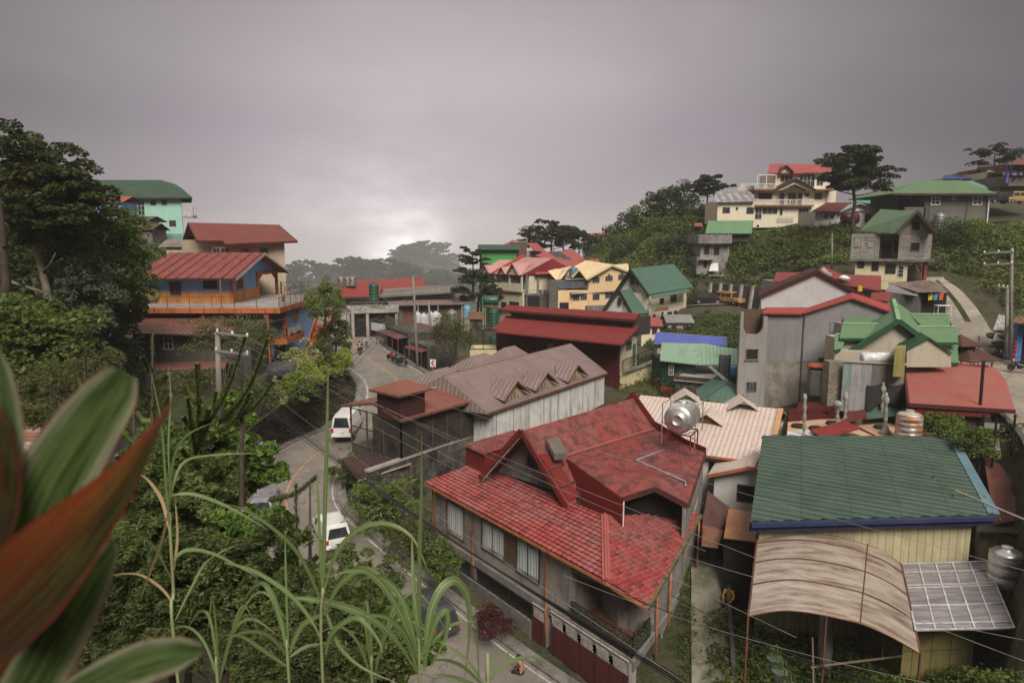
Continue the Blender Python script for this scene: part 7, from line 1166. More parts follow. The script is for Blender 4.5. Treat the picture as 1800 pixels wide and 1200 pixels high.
# ================================================================== R
rr=thing('red_corrugated_house','building with faded coral red corrugated roof with a clipped right corner','building',at_z(W(1690,730,46),-14));COR=roof_red('coral_corrugated',(.42,.085,.065),(.38,.11,.09),(.19,.07,.055),corr=.16,mossamt=.35,m0=.55,m1=.75,stk=.35)
e0,e1,t0,t1=G(1597,709,-10.6),G(1785,720.6,-10.6),G(1588,634,-9.0),G(1738,643,-9.0);roofp(rr,COR,[[e0,e1,G(1768,668,-9.7),G(1752,647.5,-9.15),t1,t0]],.1);fascia(rr,MAROON_TRIM,[(e0,e1),(e0,t0)],.15,.25);fascia(rr,RED_TRIM,[(e0+Vector((.2,.3,-.35)),e0.lerp(e1,.8)+Vector((0,.3,-.35)))],.5,.3)
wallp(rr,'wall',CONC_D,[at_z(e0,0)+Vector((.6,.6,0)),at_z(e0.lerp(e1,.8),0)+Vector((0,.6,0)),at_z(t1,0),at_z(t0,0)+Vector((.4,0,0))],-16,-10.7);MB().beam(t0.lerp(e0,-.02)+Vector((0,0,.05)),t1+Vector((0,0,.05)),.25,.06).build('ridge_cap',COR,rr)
wallp(rr,'lattice_tower',surf('yellow_slats',(.34,.30,.10),'plank',.15,worn=(.2,.17,.08)),[W(1571,640,47.5),W(1590,640,47.5),W(1590,640,49),W(1571,640,49)],W(0,662,47.5).z,W(0,612,47.5).z)
t=thing('iron_pole','thin black iron pole standing through the coral red roof','pole',at_z(W(1722,720,44),-12));p=W(1723,722,44.2);MB().beam(at_z(p,-12.5),W(1729,634,44.2),.14).build('pole',BLKM,t)
t=thing('iron_staircase','ramshackle iron landing and staircase with grey boards right of the coral roof','staircase',at_z(W(1750,780,42),-14));m=MB()
for(xa_,ya_)in((1730,728),(1785,728),(1752,735)):p=W(xa_,ya_,42);m.beam(p,at_z(p,-16),.1)
for y_ in(740,765,790):m.beam(W(1730,y_,42),W(1786,y_+6,42),.08)
m.beam(W(1765,730,42),W(1788,790,41.5),.1);m.build('frame',BLKM,t);m=MB();PRq=[W(1728,752,42.5),W(1756,754,42.5),W(1758,742,44),W(1730,741,44)];m.slab(PRq,.08);m.slab([W(1727,800,41.5),W(1760,802,41.5),W(1756,770,43.5),W(1730,770,43.5)],.08);m.build('boards',surf('grey_landing',(.25,.24,.23)),t)
ry=thing('roof_yard','flat rooftop with worn peach floor, seen over the big green roof','roof',at_z(W(1490,750,46),-16));z_=-12.6;a=[G(1383,774,z_),G(1660,776,z_),G(1640,722,z_),G(1500,735,z_),G(1385,738,z_)];wallp(ry,'floor',surf('worn_peach_floor',(.52,.33,.18),worn=(.46,.42,.38),amt=.9,nscale=.6),a,z_-.3,z_);wallp(ry,'wall',CONC_D,[p*1.0+Vector((0,.3,0))for p in a],-18,z_-.3)
m=MB();m.seg(at_z(G(1384,741,z_),0),at_z(G(1480,733,z_),0),.15,z_,z_+.9);m.build('parapet',DRED,ry);PR(ry,surf('dull_red_sheet',(.20,.035,.03),'corr',.2,worn=(.15,.04,.035)),[(1484,742,46),(1524,733,46),(1520,716,49),(1487,720,49)],.06,'sheet_roof');PR(ry,TEAL,[(1522,736,46.5),(1588,728,47),(1590,708,50),(1524,714,50)],.06,'sheet_roof');PR(ry,DRED,[(1400,722,48.5),(1460,722,48.5),(1458,706,50.5),(1404,706,50.5)],.08,'sheet_roof')
PR(ry,surf('white_sheet',(.5,.5,.49)),[(1383,768,43),(1450,770,43),(1422,757,44.6),(1384,757,44.6)],.05,'white_sheet');rg=[W(1448,770,42),W(1510,752,43),W(1546,768,42)];roofp(ry,surf('crimson_gable',(.30,.035,.03)),[[rg[0],rg[1],rg[1]+Vector((0,2,0)),rg[0]+Vector((0,2,0))],[rg[2],rg[1],rg[1]+Vector((0,2,0)),rg[2]+Vector((0,2,0))]],.1,'gable_roof')
TYRE=plain('black_rubber',(.018,.017,.016),.8);ty0=None
for k,(px,py)in enumerate(((1403,748),(1434,752),(1453,759),(1464,743),(1533,733),(1549,750))):
 p=G(px,py,z_+.1);lb=('old black tyre by the wrapped pillar at the left of the peach floor','old black tyre, middle front of the peach floor','old black tyre touching the crimson gable roof','old black tyre between the two middle wrapped pillars','old black tyre at the edge of the green sheet roof','old black tyre right of the tallest wrapped pillars')[k]
 if ty0 is None:
  ty0=thing('tyre',lb,'tyre',p,'old tyres lying on the roof');m=MB();pr_=[(.36+.11*math.cos(a),.11*math.sin(a))for a in np.linspace(0,2*math.pi,9)];nn=20;b_=len(m.v)
  for j in range(nn):[m.v.append((r_a*math.cos(2*math.pi*j/nn),r_a*math.sin(2*math.pi*j/nn),h_))for r_a,h_ in pr_[:-1]]
  for j in range(nn):
   for i in range(8):m.f.append((j*8+i,((j+1)%nn)*8+i,((j+1)%nn)*8+(i+1)%8,j*8+(i+1)%8))
  m.build('rubber',TYRE,ty0,smooth=True,local=True)
 else:copy_tree(ty0,p,0,lb)
WRP=surf('grey_plastic_wrap',(.36,.34,.32),worn=(.22,.2,.19),nscale=4,amt=.8)
for k,(px,yt,yb_,lb,sk)in enumerate(((1413,692,770,'thin grey plastic-wrapped pillar at the left of the peach floor',0),(1471,704,756,'bulging plastic-wrapped pillar with a bag on top, third from the right',1),(1485,688,746,'slim plastic-wrapped pillar with a flared foot behind the bagged one',2),(1549,672,738,'tall leaning plastic-wrapped pillar before the black tarpaulin',2),(1556,690,762,'plastic-wrapped pillar with bottle-shaped head and wide skirt',3))):
 b_=G(px,yb_,z_);tp_=W(px+(4 if k==3 else 2),yt,b_.y);h=tp_.z-b_.z;t=thing('wrapped_pillar',lb,'pillar',b_,'plastic-wrapped pillars on the rooftop');pf=[]
 for i in range(15):
  u=i/14;r_a=.11+.035*math.sin(i*2.1+k)
  if sk>=1 and u>.78:r_a=.2 if u<.9 else.1
  if sk>=2 and u<.2:r_a=.42-.3*u/.2
  if sk==1:r_a=.3 if.8<u<.93 else r_a
  pf.append(b_.lerp(tp_,u))
  pf[-1]=(pf[-1],r_a)
 MB().tube([x for x,_ in pf],[r_a for _,r_a in pf],9).build('wrap',WRP,t,smooth=True)
tnk=tank_v('water_tank','upright water tank wrapped in peeling orange-streaked foil right of the pillars',at_z(W(1596,770,43),W(0,768,43).z),.78,1.6,surf('orange_streaked_foil',(.52,.50,.48),worn=(.45,.17,.05),amt=1.,nscale=1.6,rough=.3,metal=.4))
# ================================================================== B
fg=thing('green_shed_house','house with large weathered dark green corrugated shed roof, blue fascia and beige corrugated wall','house',at_z(W(1530,960,34),-20));q0,q1=G(1318.5,917,-13.3),G(1747,905,-13.3);q3,q2=W(1340,770,42.2),W(1672,768,42.2)
DG=roof_red('weathered_green_corrugated',(.030,.068,.042),(.05,.09,.062),(.014,.030,.022),corr=.22,m0=.5,m1=.7,mossamt=.45,stk=.3)
up_=((q3-q0)+(q2-q1)).normalized();tile_plane('roof',[q0,q1,q2,q3],DG,fg,rowdir=up_,p=.38,amp=.08,corr=True)
BLF=surf('blue_painted_fascia',(.03,.045,.125),worn=(.07,.085,.16),amt=.6,streak=.4);fd0=(q1-q0).normalized();fascia(fg,BLF,[(q0-Vector((0,.1,.02)),q1-Vector((0,.1,.02)))],.3,.2,'fascia');fascia(fg,BLF,[(q0-Vector((0,-.05,.3)),q1-Vector((0,-.05,.3)))],.12,.24,'fascia');MB().beam(q1+Vector((0,0,.08)),q2+Vector((0,0,.08)),.5,.06).build('edge_cap',surf('blue_grey_flashing',(.16,.25,.30),worn=(.1,.18,.2),amt=.8),fg);fascia(fg,BLF,[(q3+Vector((0,.1,.05)),q2+Vector((0,.1,.05)))],.15,.12)
BGE=surf('beige_ribbed_sheet',(.50,.44,.28),'panel',.42,9,worn=(.40,.35,.22),amt=.7,streak=.5,dirt=(.13,.12,.07));i0=at_z(q0,0)+fd0*.5+Vector((.2,.55,0));i1_=at_z(q1,0)-fd0*.7+Vector((0,.55,0));ub=at_z(q3-q0,0);wallp(fg,'wall',BGE,[i0,i1_,i1_+ub*.9,i0+ub*.9],-21,[-13.6,-13.6,-12.5,-12.5])
ar=thing('arched_canopy','curved translucent canopy of dirty brown-streaked sheets in front of the green roofed house','canopy',at_z(W(1450,1060,29),-20));bpts=[(1332,939),(1371,934),(1414.7,933.6),(1455,939),(1493,947),(1529.8,958.6),(1560,973),(1584,991)];fpts=[(1315,1082),(1350,1075),(1384,1072),(1430,1077),(1475,1086),(1518,1096.6),(1570,1120),(1618,1148)];NB=[W(x,y,32.7-.1*i)for i,(x,y)in enumerate(bpts)];NF=[W(x,y,25.8)for x,y in fpts]
def smooth_curve(pts,k=4):return spline(pts,k)
NBs,NFs=smooth_curve(NB),smooth_curve(NF);ARC=None
t_=NT('dirty_polycarbonate');u,v=t_.uv();s1_=t_.noise(1.,7,.72,(3.2,.3,1),'UV',.2);s2_=t_.noise(2.5,6,.75,(4,.4,1),'UV');bgn=t_.noise(.55,3,.6)
c=t_.mixc(t_.ramp(s1_,.40,.62),(.37,.30,.24),(.13,.09,.07));c=t_.mixc(t_.ramp(s2_,.55,.7,0,.7),c,(.10,.07,.055));c=t_.mixc(t_.ramp(bgn,.45,.65,0,.5),c,(.40,.36,.32));t_.set(c,.45,0,.5);t_.bump(s1_,.02);ARC=t_.m
m=MB();
for i in range(len(NBs)-1):m.slab([NFs[i],NFs[i+1],NBs[i+1],NBs[i]],.03)
sh_=m.build('sheeting',ARC,ar);fr=MB();uvd=sh_.data.uv_layers[0].data
for p_ in sh_.data.polygons:
 sgm=p_.index//6
 for li in p_.loop_indices:co=sh_.data.vertices[sh_.data.loops[li].vertex_index].co+top(ar);k_=min(range(len(NFs)),key=lambda q_:abs(NFs[q_].lerp(NBs[q_],max(0,min(1,(co.y-25.8)/6.9))).x-co.x));uvd[li].uv=(co.y,k_*.33)
fr=fr
for f_ in(0,.33,.6,.86,1.):pts=[NFs[i].lerp(NBs[i],f_)+Vector((0,0,.03 if f_ not in(0,1)else-.02))for i in range(len(NBs))];fr.tube(pts,.03,5)
fr.tube([NFs[-1],NBs[-1]],.06,6);fr.tube([NFs[0],NBs[0]],.05,6);fr.tube([NFs[19].lerp(NFs[20],.5)+Vector((0,0,.04)),NBs[19].lerp(NBs[20],.5)+Vector((0,0,.04))],.02,4);fr.build('frame',RUST,ar)
for p in(NFs[0],NFs[-1],NFs[14],NBs[-1]):MB().beam(p-Vector((0,0,.05)),at_z(p,-21),.07).build('post',RUST,ar)
sk=thing('skylight_canopy','greyish plastic canopy with a grid of white battens right of the curved canopy','canopy',at_z(W(1680,1040,29),-20));k0,k1,k2,k3=W(1609.5,1108,27.),W(1783,1104,27.2),W(1733,987,32.6),W(1585,992,32.5);
def ss_mat():
 t=NT('grey_polycarbonate');f=t.noise(1.6,4,.6,(.4,3,1));t.set(t.mixc(t.ramp(f,.4,.65),(.17,.155,.16),(.30,.27,.28)),.25,0,.6);return t.m
SSM=ss_mat();MB().slab([k0,k1,k2,k3],.04).build('sheeting',SSM,sk);m=MB();up3=Vector((0,0,.03))
for f_ in(0,.2,.4,.6,.8,1.):m.beam(k0.lerp(k1,f_)+up3,k3.lerp(k2,f_)+up3,.07,.04)
for f_ in(0,.08,.33,.6,.64,.85,1.):m.beam(k0.lerp(k3,f_)+up3*1.4,k1.lerp(k2,f_)+up3*1.4,.05,.04)
m.build('battens',plain('pale_batten',(.45,.44,.45),.5),sk);j0,j1=at_z(k0,0)+Vector((.5,1.6,0)),at_z(k1,0)+Vector((-.5,1.6,0));wallp(sk,'wall',surf('greenish_yellow_sheet',(.24,.20,.07),'panel',.9,1.3,worn=(.10,.09,.035),amt=.8,streak=.6),[j0,j1,j1+Vector((0,4,0)),j0+Vector((0,4,0))],-21,k0.z-.25)
tank_v('water_tank','upright shiny steel water tank at the right edge beside the grid-roofed canopy',at_z(W(1764,1025,31),W(0,1028,31).z-1.6),.72,1.75,STEEL,ribs=3,legs=1.6)
t=thing('low_annex','low mossy concrete annex behind the steel tank at the right edge','building',at_z(W(1770,960,36),-17));block(t,surf('yellowed_concrete',(.27,.24,.14),worn=(.14,.13,.08),streak=.8),W(1716,1000,35.5),W(1830,1005,34),4,-18,W(0,938,35).z);PR(t,surf('dark_shack_roof',(.10,.09,.08),'corr',.2),[(1716,932,35),(1835,940,34),(1830,915,37.5),(1722,905,38)],.08)
t=thing('rusty_roof','long reddish-brown corrugated roof between the big green roof and the right road','roof',at_z(W(1775,840,40),-15));PR(t,roof_red('reddish_brown_corrugated',(.24,.07,.05),(.20,.065,.05),(.10,.04,.035),corr=.2),[(1748,920,36),(1850,905,35.5),(1775,792,44.5),(1728,795,44)],.08);block(t,CONC_D,W(1745,925,37.2),W(1835,915,36.7),5,-17,W(0,915,37).z-.3)
t=thing('concrete_post','stout pale concrete post in the garden under the curved canopy','post',at_z(W(1452,1100,30),-21));MB().lathe(at_z(W(1452,1120,30),-21),[(.34,0),(.3,6.2)],12).build('post',CONC_L,t,smooth=True)
t=thing('bamboo_trellis','thin bamboo pole trellis in the garden below the curved canopy','trellis',at_z(W(1440,1160,28),-21));m=MB();m.beam(W(1428,1120,27),W(1430,1230,27),.07);m.beam(W(1425,1172,27),W(1585,1152,27),.06);m.beam(W(1555,1110,27.5),W(1550,1160,27.5),.05);m.build('poles',surf('bamboo',(.24,.2,.13)),t)
alp=spline([Vector((x,y,tz(x,y)+.12))for x,y in((11.9,42),(11.3,38.5),(10.8,35.5),(10.2,33),(9.6,30.5),(9,28),(8.2,25))],4);struct(strip(alp,-.9,.9,.05).build('path',surf('alley_concrete',(.27,.25,.2),worn=(.13,.13,.08),amt=.9,nscale=1.2)));tag(kerb(alp,[.9]*len(alp),1,0,len(alp),.2,.5,-.6).build('alley_wall',CONC_D),'low mossy kerb wall running along the narrow alley','wall')
# ================================================================== T
R1P=np.array([[q.x,q.y]for q in road1]);offroad=lambda q:np.linalg.norm(q[:,None]-R1P,axis=2).min(1)>4.7
def gp(px,py,Y,dz=0.):p=W(px,py,Y);p.z=tz(p.x,p.y)+dz;return p
def ptree(label,px,ytop,Y,rxp,rzp,mat_,**k):
 """a tree whose crown top is seen at (px, ytop); size in picture pixels at distance Y"""
 t_=W(px,ytop,Y);g=tz(t_.x,Y);h=max(2.,t_.z-g);return tree(label,(t_.x,Y,g-.1),h,rxp*Y/1200,rzp*Y/1200,mat_,**k)
ptree('tall layered dark tree at the left edge with a bare pale double trunk',80,262,46,95,92,leafmat('layered_tree_leaves',(.018,.028,.008),(.10,.11,.034)),seed=3,nclump=230,nleaf=130,leaf=.30,clump_r=.27,flat=.5,bark=BARK_L,ry=3.4,start=.3,low=-.95,hollow=.2)
ptree('thin sparse tree top poking into the sky at the far left edge',8,205,42,38,40,LF_PINE,seed=4,nclump=22,nleaf=45,leaf=.26,clump_r=.3)
ptree('vine-smothered broad green tree right of the layered tree',165,378,52,76,100,LF_MID,low=-.95,seed=5,nclump=190,nleaf=120,leaf=.34)
ptree('dense dark tree hanging over the left end of the striped red roof',203,440,57,46,75,LF_DARK,low=-.95,seed=6,nclump=110,nleaf=110,leaf=.3);ptree('rounded mid-green tree standing under the mint house',205,392,80,34,42,LF_MID,seed=7,nclump=60,nleaf=90,leaf=.36)
ptree('grey-green leafy tree beside the mustard tanks',140,430,48,60,95,LF_GREY,low=-.95,seed=8,nclump=150,nleaf=90,leaf=.22);ptree('big-leaved creeper-covered tree at the left edge',55,535,38,85,85,LF_MID,low=-.95,seed=9,nclump=160,nleaf=110,leaf=.36);ptree('dark tree filling the gap left of the grey plank house',175,550,54,60,70,LF_DARK,low=-.95,seed=10,nclump=110,nleaf=90,leaf=.3);ptree('dark bushy tree behind the layered tree',20,330,55,110,150,LF_DARK,low=-.95,seed=21,nclump=220,nleaf=100,leaf=.36,trunk=False)
for k,(px,yt,Y,lb)in enumerate(((95,640,32,'feathery olive bamboo clump at the left'),(175,622,34,'feathery olive bamboo clump nearest the picket fence'),(40,690,27,'feathery olive bamboo clump at the left edge'))):ptree(lb,px,yt,Y,55,55,LF_OLIVE,seed=30+k,name='bamboo',cat='bamboo',nclump=60,nleaf=110,leaf=.17,asp=4,trunk=False)
ptree('sprawling olive-green tree in front of the plank house',410,562,50,72,38,LF_OLIVE,seed=11,nclump=75,nleaf=70,leaf=.17,flat=.6);ptree('small bushy olive tree beside the picket fence',330,655,48,48,25,LF_OLIVE,seed=12,nclump=50,nleaf=80,leaf=.16,trunk=False)
ptree('leafy light green tree at the end of the blue house terrace',575,500,68,38,45,LF_LIGHT,seed=13,nclump=60,nleaf=80,leaf=.22);ptree('darker green tree below the terrace end, touching the road',590,560,70,32,42,LF_MID,seed=14,nclump=60,nleaf=80,leaf=.22)
ptree('weeping pale olive tree beside the chevron sign',792,562,74,40,42,LF_OLIVE,seed=15,nclump=70,nleaf=110,leaf=.24,asp=4,droop=.9,flat=1.1)
def pshrub(label,px,py,Y,rp_,rz_,mat_,**k):p=gp(px,py,Y);return shrub(label,(p.x,p.y,W(px,py,Y).z),rp_*Y/1200,rz_*Y/1200,mat_,**k)
pshrub('round yellow-green variegated bush below the orange balcony',533,645,62,28,34,LF_YEL,seed=1,leaf=.2,nclump=40,nleaf=80);pshrub('dull reddish-green bush right of the round variegated bush',566,640,64,26,30,LF_OLIVE,seed=2);pshrub('yellow-flecked bush at the left end of the lime hedge',494,712,56,22,26,LF_YEL,seed=3,leaf=.18);pshrub('dark round shrub between the parked car and the bank',455,720,52,36,36,LF_MID,seed=4,nclump=40,nleaf=80)
for k,(px,py,Y)in enumerate(((520,690,57),(545,675,60),(570,662,64),(592,650,68),(535,700,56.5))):pshrub(('lime green hedge bush nearest the yellow-flecked bush','lime green hedge bush, second along the bank','lime green hedge bush, third along the bank','lime green hedge bush at the road end of the bank','darker hedge bush hanging over the bank top')[k],px,py,Y,25,24,LF_LIME if k<4 else LF_MID,seed=40+k,leaf=.2,nclump=75,name='hedge_bush',cat='hedge')
pshrub('banana-leaved yellowish shrub beside the black block wall',680,905,44,62,45,LF_LIGHT,seed=5,leaf=.42,asp=5,nclump=34,nleaf=45);pshrub('green bush under the diamond-shaped maroon roof',615,845,50,30,34,LF_MID,seed=6);pshrub('scrubby roadside bush below the black block wall',730,965,41,52,44,LF_OLIVE,seed=7,nclump=40,nleaf=70);pshrub('dark red-leaved bush inside the low block wall',862,1110,33.5,36,30,LF_RED,seed=8,leaf=.1,nclump=40,nleaf=110);pshrub('climbing green plants left of the low block wall',778,1010,37,28,46,LF_MID,seed=9)
pshrub('yellow-green shrub under the coral roof',1655,770,43,36,34,LF_LIGHT,seed=10,leaf=.18);pshrub('dark green vine clump at the right end of the big green roof',1712,810,40,30,50,LF_MID,seed=11);pshrub('bright shrub with yellow flowers on the hill under the grey house',1700,425,98,36,26,LF_LIGHT,seed=12,leaf=.3);pshrub('dark rounded shrub on the hill edge under the grey house',1665,430,96,40,26,LF_DARK,seed=13,leaf=.3)
pine('tall pine with bare trunk and flat spreading crown beside the cream apartment house',(W(1500,410,106).x,106,W(1500,420,106).z),13.4,4.4,3,nb=34,start=.5,dens=230,leaf=.42);pine('lone rounded pine on the ridge left of the cream block',(W(1243,350,150).x,150,W(1243,362,150).z),6.0,3.3,5,nb=20,start=.3,dens=200,leaf=.6);pine('flat-topped pine among the far right hilltop houses',(W(1746,310,126).x,126,W(1746,315,126).z),5.2,3.6,7,nb=12,start=.45,dens=110)
for k,(px,yb,Y,h,s,lb)in enumerate(((940,452,158,6.,4.,'low pine at the left of the far pine clump'),(968,455,160,8.,5.2,'tallest pine of the far clump above the red roofs'),(990,455,156,7.5,4.6,'right-hand pine of the far clump, branches over the sky gap'),(1018,455,160,6.5,3.4,'small pine beside the distant brick-red house'),(833,520,124,8.5,3.,'slim pine left of the bright green block'),(838,560,112,8.,3.4,'dark pine below the bright green block'))):pine(lb,(W(px,yb,Y).x,Y,W(px,yb,Y).z),h,s,10+k,nb=13,start=.25,dens=120,leaf=.5)
FT=['dark tree on the wooded spur %s'%w for w in('above the chalet ridge','at its lowest left end','beside the distant brick-red house','halfway up the skyline','second up the skyline','third up the skyline','at the skyline top under the lone pine','above the steps','left of the bare concrete house','behind the tiny red-roofed hut','in the middle of the slope','low down behind the chalet')]
for k,(px,yt,Y)in enumerate(((1130,425,140),(1080,440,150),(1068,405,158),(1110,385,156),(1140,362,154),(1168,338,152),(1195,330,150),(1200,400,136),(1215,425,130),(1232,365,140),(1160,395,145),(1180,440,128))):ptree(FT[k],px,yt,Y,40,42,(LF_DARK,LF_MID,LF_PINE)[k%3],seed=50+k,nclump=55,nleaf=75,leaf=.5)
cover('hillside_vegetation',[(18,118),(28,108),(44,118),(46,150),(24,160),(14,145)],700,LF_HILL,.5,(1.,2.3),60,5,label='dense green vegetation covering the wooded spur')
cover('hillside_vegetation',[(40,104),(48,98),(56,94),(56,112),(54,124),(42,126),(36,112)],720,LF_HILL,.42,(.7,1.7),60,6,label='sunlit green shrubs and vines on the slope below the cream apartment house')
cover('hillside_vegetation',[(50,96),(51,84),(54,70),(58,58),(90,55),(100,100),(80,108),(66,104),(58,98)],1600,LF_HILL,.42,(.7,1.6),60,7,cond=lambda q:np.linalg.norm(q[:,None]-np.array([[a_.x,a_.y]for a_ in road2]),axis=2).min(1)>4.6,label='dark leafy vegetation covering the steep right-hand hillside')
cover('shrubby_knoll',[(18,90),(30,84),(38,88),(35,98),(30,103),(20,101)],420,leafmat('knoll_leaves',(.03,.05,.015),(.15,.18,.06)),.3,(.5,1.),60,8,label='shrubby green knoll with yellow flowers between the chalet and the blue roof')
cover('valley_vegetation',[(-62,56),(-42,26),(-24,22),(-16,20),(-14,32),(-19,38),(-22,48),(-30,55),(-44,62)],900,leafmat('valley_leaves',(.02,.035,.010),(.11,.125,.04)),.3,(.8,2.),70,9,label='tangled green undergrowth filling the valley on the left')
cover('bank_vegetation',[(-24,46),(-18.5,47),(-16,60),(-14.5,72),(-19,74),(-21.5,60),(-25,50)],1000,leafmat('dry_bank_growth',(.035,.03,.018),(.135,.115,.065)),.2,(.35,.9),60,10,cond=offroad,label='dry brown and green scrub clinging to the bank above the road')
cover('roadside_vegetation',[(-9.5,49),(-6,44),(-4,38),(-5,38),(-9.8,45),(-12,52)],90,LF_HILL,.2,(.25,.7),60,11,label='low weeds between the road and the black block wall')
cover('garden_plants',[(10.5,33.2),(8,25),(13,21),(19.5,23),(21,33)],620,leafmat('garden_leaves',(.03,.055,.014),(.16,.19,.045)),.2,(.35,1.),65,12,label='jumbled garden plants in the shade below the curved canopy')
cover('slope_plants',[(30,26),(40,26),(42,44),(33,46),(30.5,38)],240,LF_HILL,.24,(.4,1.1),60,13,label='leafy weeds on the slope between the big green roof and the right road')
cover('yard_plants',[(10,60),(26,58),(32,76),(28,86),(12,88)],330,LF_HILL,.28,(.4,1.),50,14,label='weeds and shrubs in the yards behind the yellow block',cond=None)
cover('ridge_forest',[(-390,1010),(30,1010),(60,1160),(-390,1160)],650,leafmat('misty_forest_leaves',(.02,.03,.015),(.06,.075,.035),.2),4.,(9.,16.),36,15,label='distant misty forest canopy on the far ridge')
cover('ridge_forest',[(-340,1580),(-110,1580),(-90,1760),(-350,1760)],260,MATS['misty_forest_leaves'],6.,(12.,20.),30,25,label='faint misty forest on the farthest rounded hill')
cover('hilltop_scrub',[(-80,80),(-48,78),(-46,104),(-75,112)],200,LF_HILL,.4,(.8,1.8),55,16,label='scrub on the left hilltop around the mint house')
cover('ledge_plants',[(-20,74),(-16,84),(-14,100),(-22,100),(-26,84)],110,LF_MID,.28,(.5,1.4),60,17,cond=offroad,label='green plants spilling down beside the road bend')
cover('alley_weeds',[(8.2,29),(9.6,33.5),(10.4,37),(11.2,41),(10.8,41),(9.6,36.6),(8.9,33.5),(7.7,29)],90,MATS['garden_leaves'],.12,(.12,.4),50,27,label='weeds and ferns along the alley beside the red tiled house')
prot=[]
for k in range(3):prot.append(pine('misty pine standing on the distant ridge',(-140+k*3,420,-25),11,5.5,60+k,'misty pines on the distant ridge',nb=11,start=.4,leaf=1.4,dens=60))
rr_=random.Random(5)
for k in range(64):
 far_=k%4==3;px=rr_.uniform(515,830)if not far_ else rr_.uniform(690,800);Y=rr_.uniform(1040,1140)if not far_ else rr_.uniform(1650,1760);x=(px-900)/1200*Y;o=(prot[k]if k<3 else copy_tree(prot[k%3],(0,0,0)));o.location=(x,Y,tz(x,Y)-1);o.rotation_euler=(0,0,rr_.uniform(0,6));s_=rr_.uniform(1.9,3.)*(1.4 if far_ else 1);o.scale=(s_,)*3;o['label']='misty pine standing on the distant ridge'
LBR=leafmat('dark_trailing_leaves',(.02,.035,.015),(.12,.14,.08));t_=leafline(mh,[Qr+Vector((0,0,.5)),Br+Vector((0,0,.5)),Sr+Vector((0,0,.5))],2600,.55,LBR,.075,.11,'foliage');leafline(bhs,[(gx+.6,ty1-.2,zT+.6),(-24.5,ty1-.2,zT+.6)],500,.8,LBR,.16,.3,'vines');leafline(pv,[at_z(q1,zt2+.4),at_z(p1,zt2+.4)],600,.7,LF_MID,.2,.3,'foliage');leafline(ter,[a+Vector((0,0,4)),a+Vector((3,0,4))]if False else[at_z(W(612,540,97),-9.),at_z(W(700,537,98),-9.)],350,.6,LF_OLIVE,.2,.25,'foliage')
pot0=None;PG_=plain('terracotta_pot',(.25,.10,.06),.7)
for k,(px,py,Y,lb)in enumerate(((1362,1158,27.5,'grey-blue flowerpot in the garden under the curved canopy, upper one'),(1370,1180,27,'grey-blue flowerpot in the garden under the curved canopy, middle one'),(1385,1205,26.5,'grey-blue flowerpot in the garden under the curved canopy, lowest one'))):
 p=at_z(W(px,py,Y),W(px,py,Y).z)
 if k==0:
  pot0=thing('flowerpot',lb,'flowerpot',p,'pots in the garden');MB().lathe(p,[(.2,-.4),(.22,-.35),(.3,0),(.33,.02),(.33,.08),(.26,.08),(.25,.0)],16).build('pot',plain('grey_blue_pot',(.16,.20,.20),.6),pot0);quads_mesh('foliage',leaf_quads(rng.normal(size=(160,3))*.2+np.array([0,0,.35]),.14,3),LF_MID,pot0)
 else:copy_tree(pot0,p,0,lb)
for k,(x,y,z,lb)in enumerate(((-2.0,34.0,0,'rough stone planter beside the blue-jacketed worker'),(1.2,31.2,0,'rough stone planter beside the worker in the orange vest'))):
 p=W((872,938)[k],(1148,1188)[k],(34.2,31.6)[k]);t=thing('stone_planter',lb,'planter',p);MB().lathe(p-Vector((0,0,.5)),[(.55,0),(.75,.15),(.8,.45),(.72,.6),(.6,.6),(.58,.45),(.1,.42)],14).build('trough',surf('rough_stone',(.28,.25,.22),worn=(.15,.13,.11),nscale=5,amt=1),t);quads_mesh('foliage',leaf_quads(rng.normal(size=(300,3))*np.array([.3,.3,.15])+np.array([0,0,.2]),.1,3),LF_OLIVE,t)
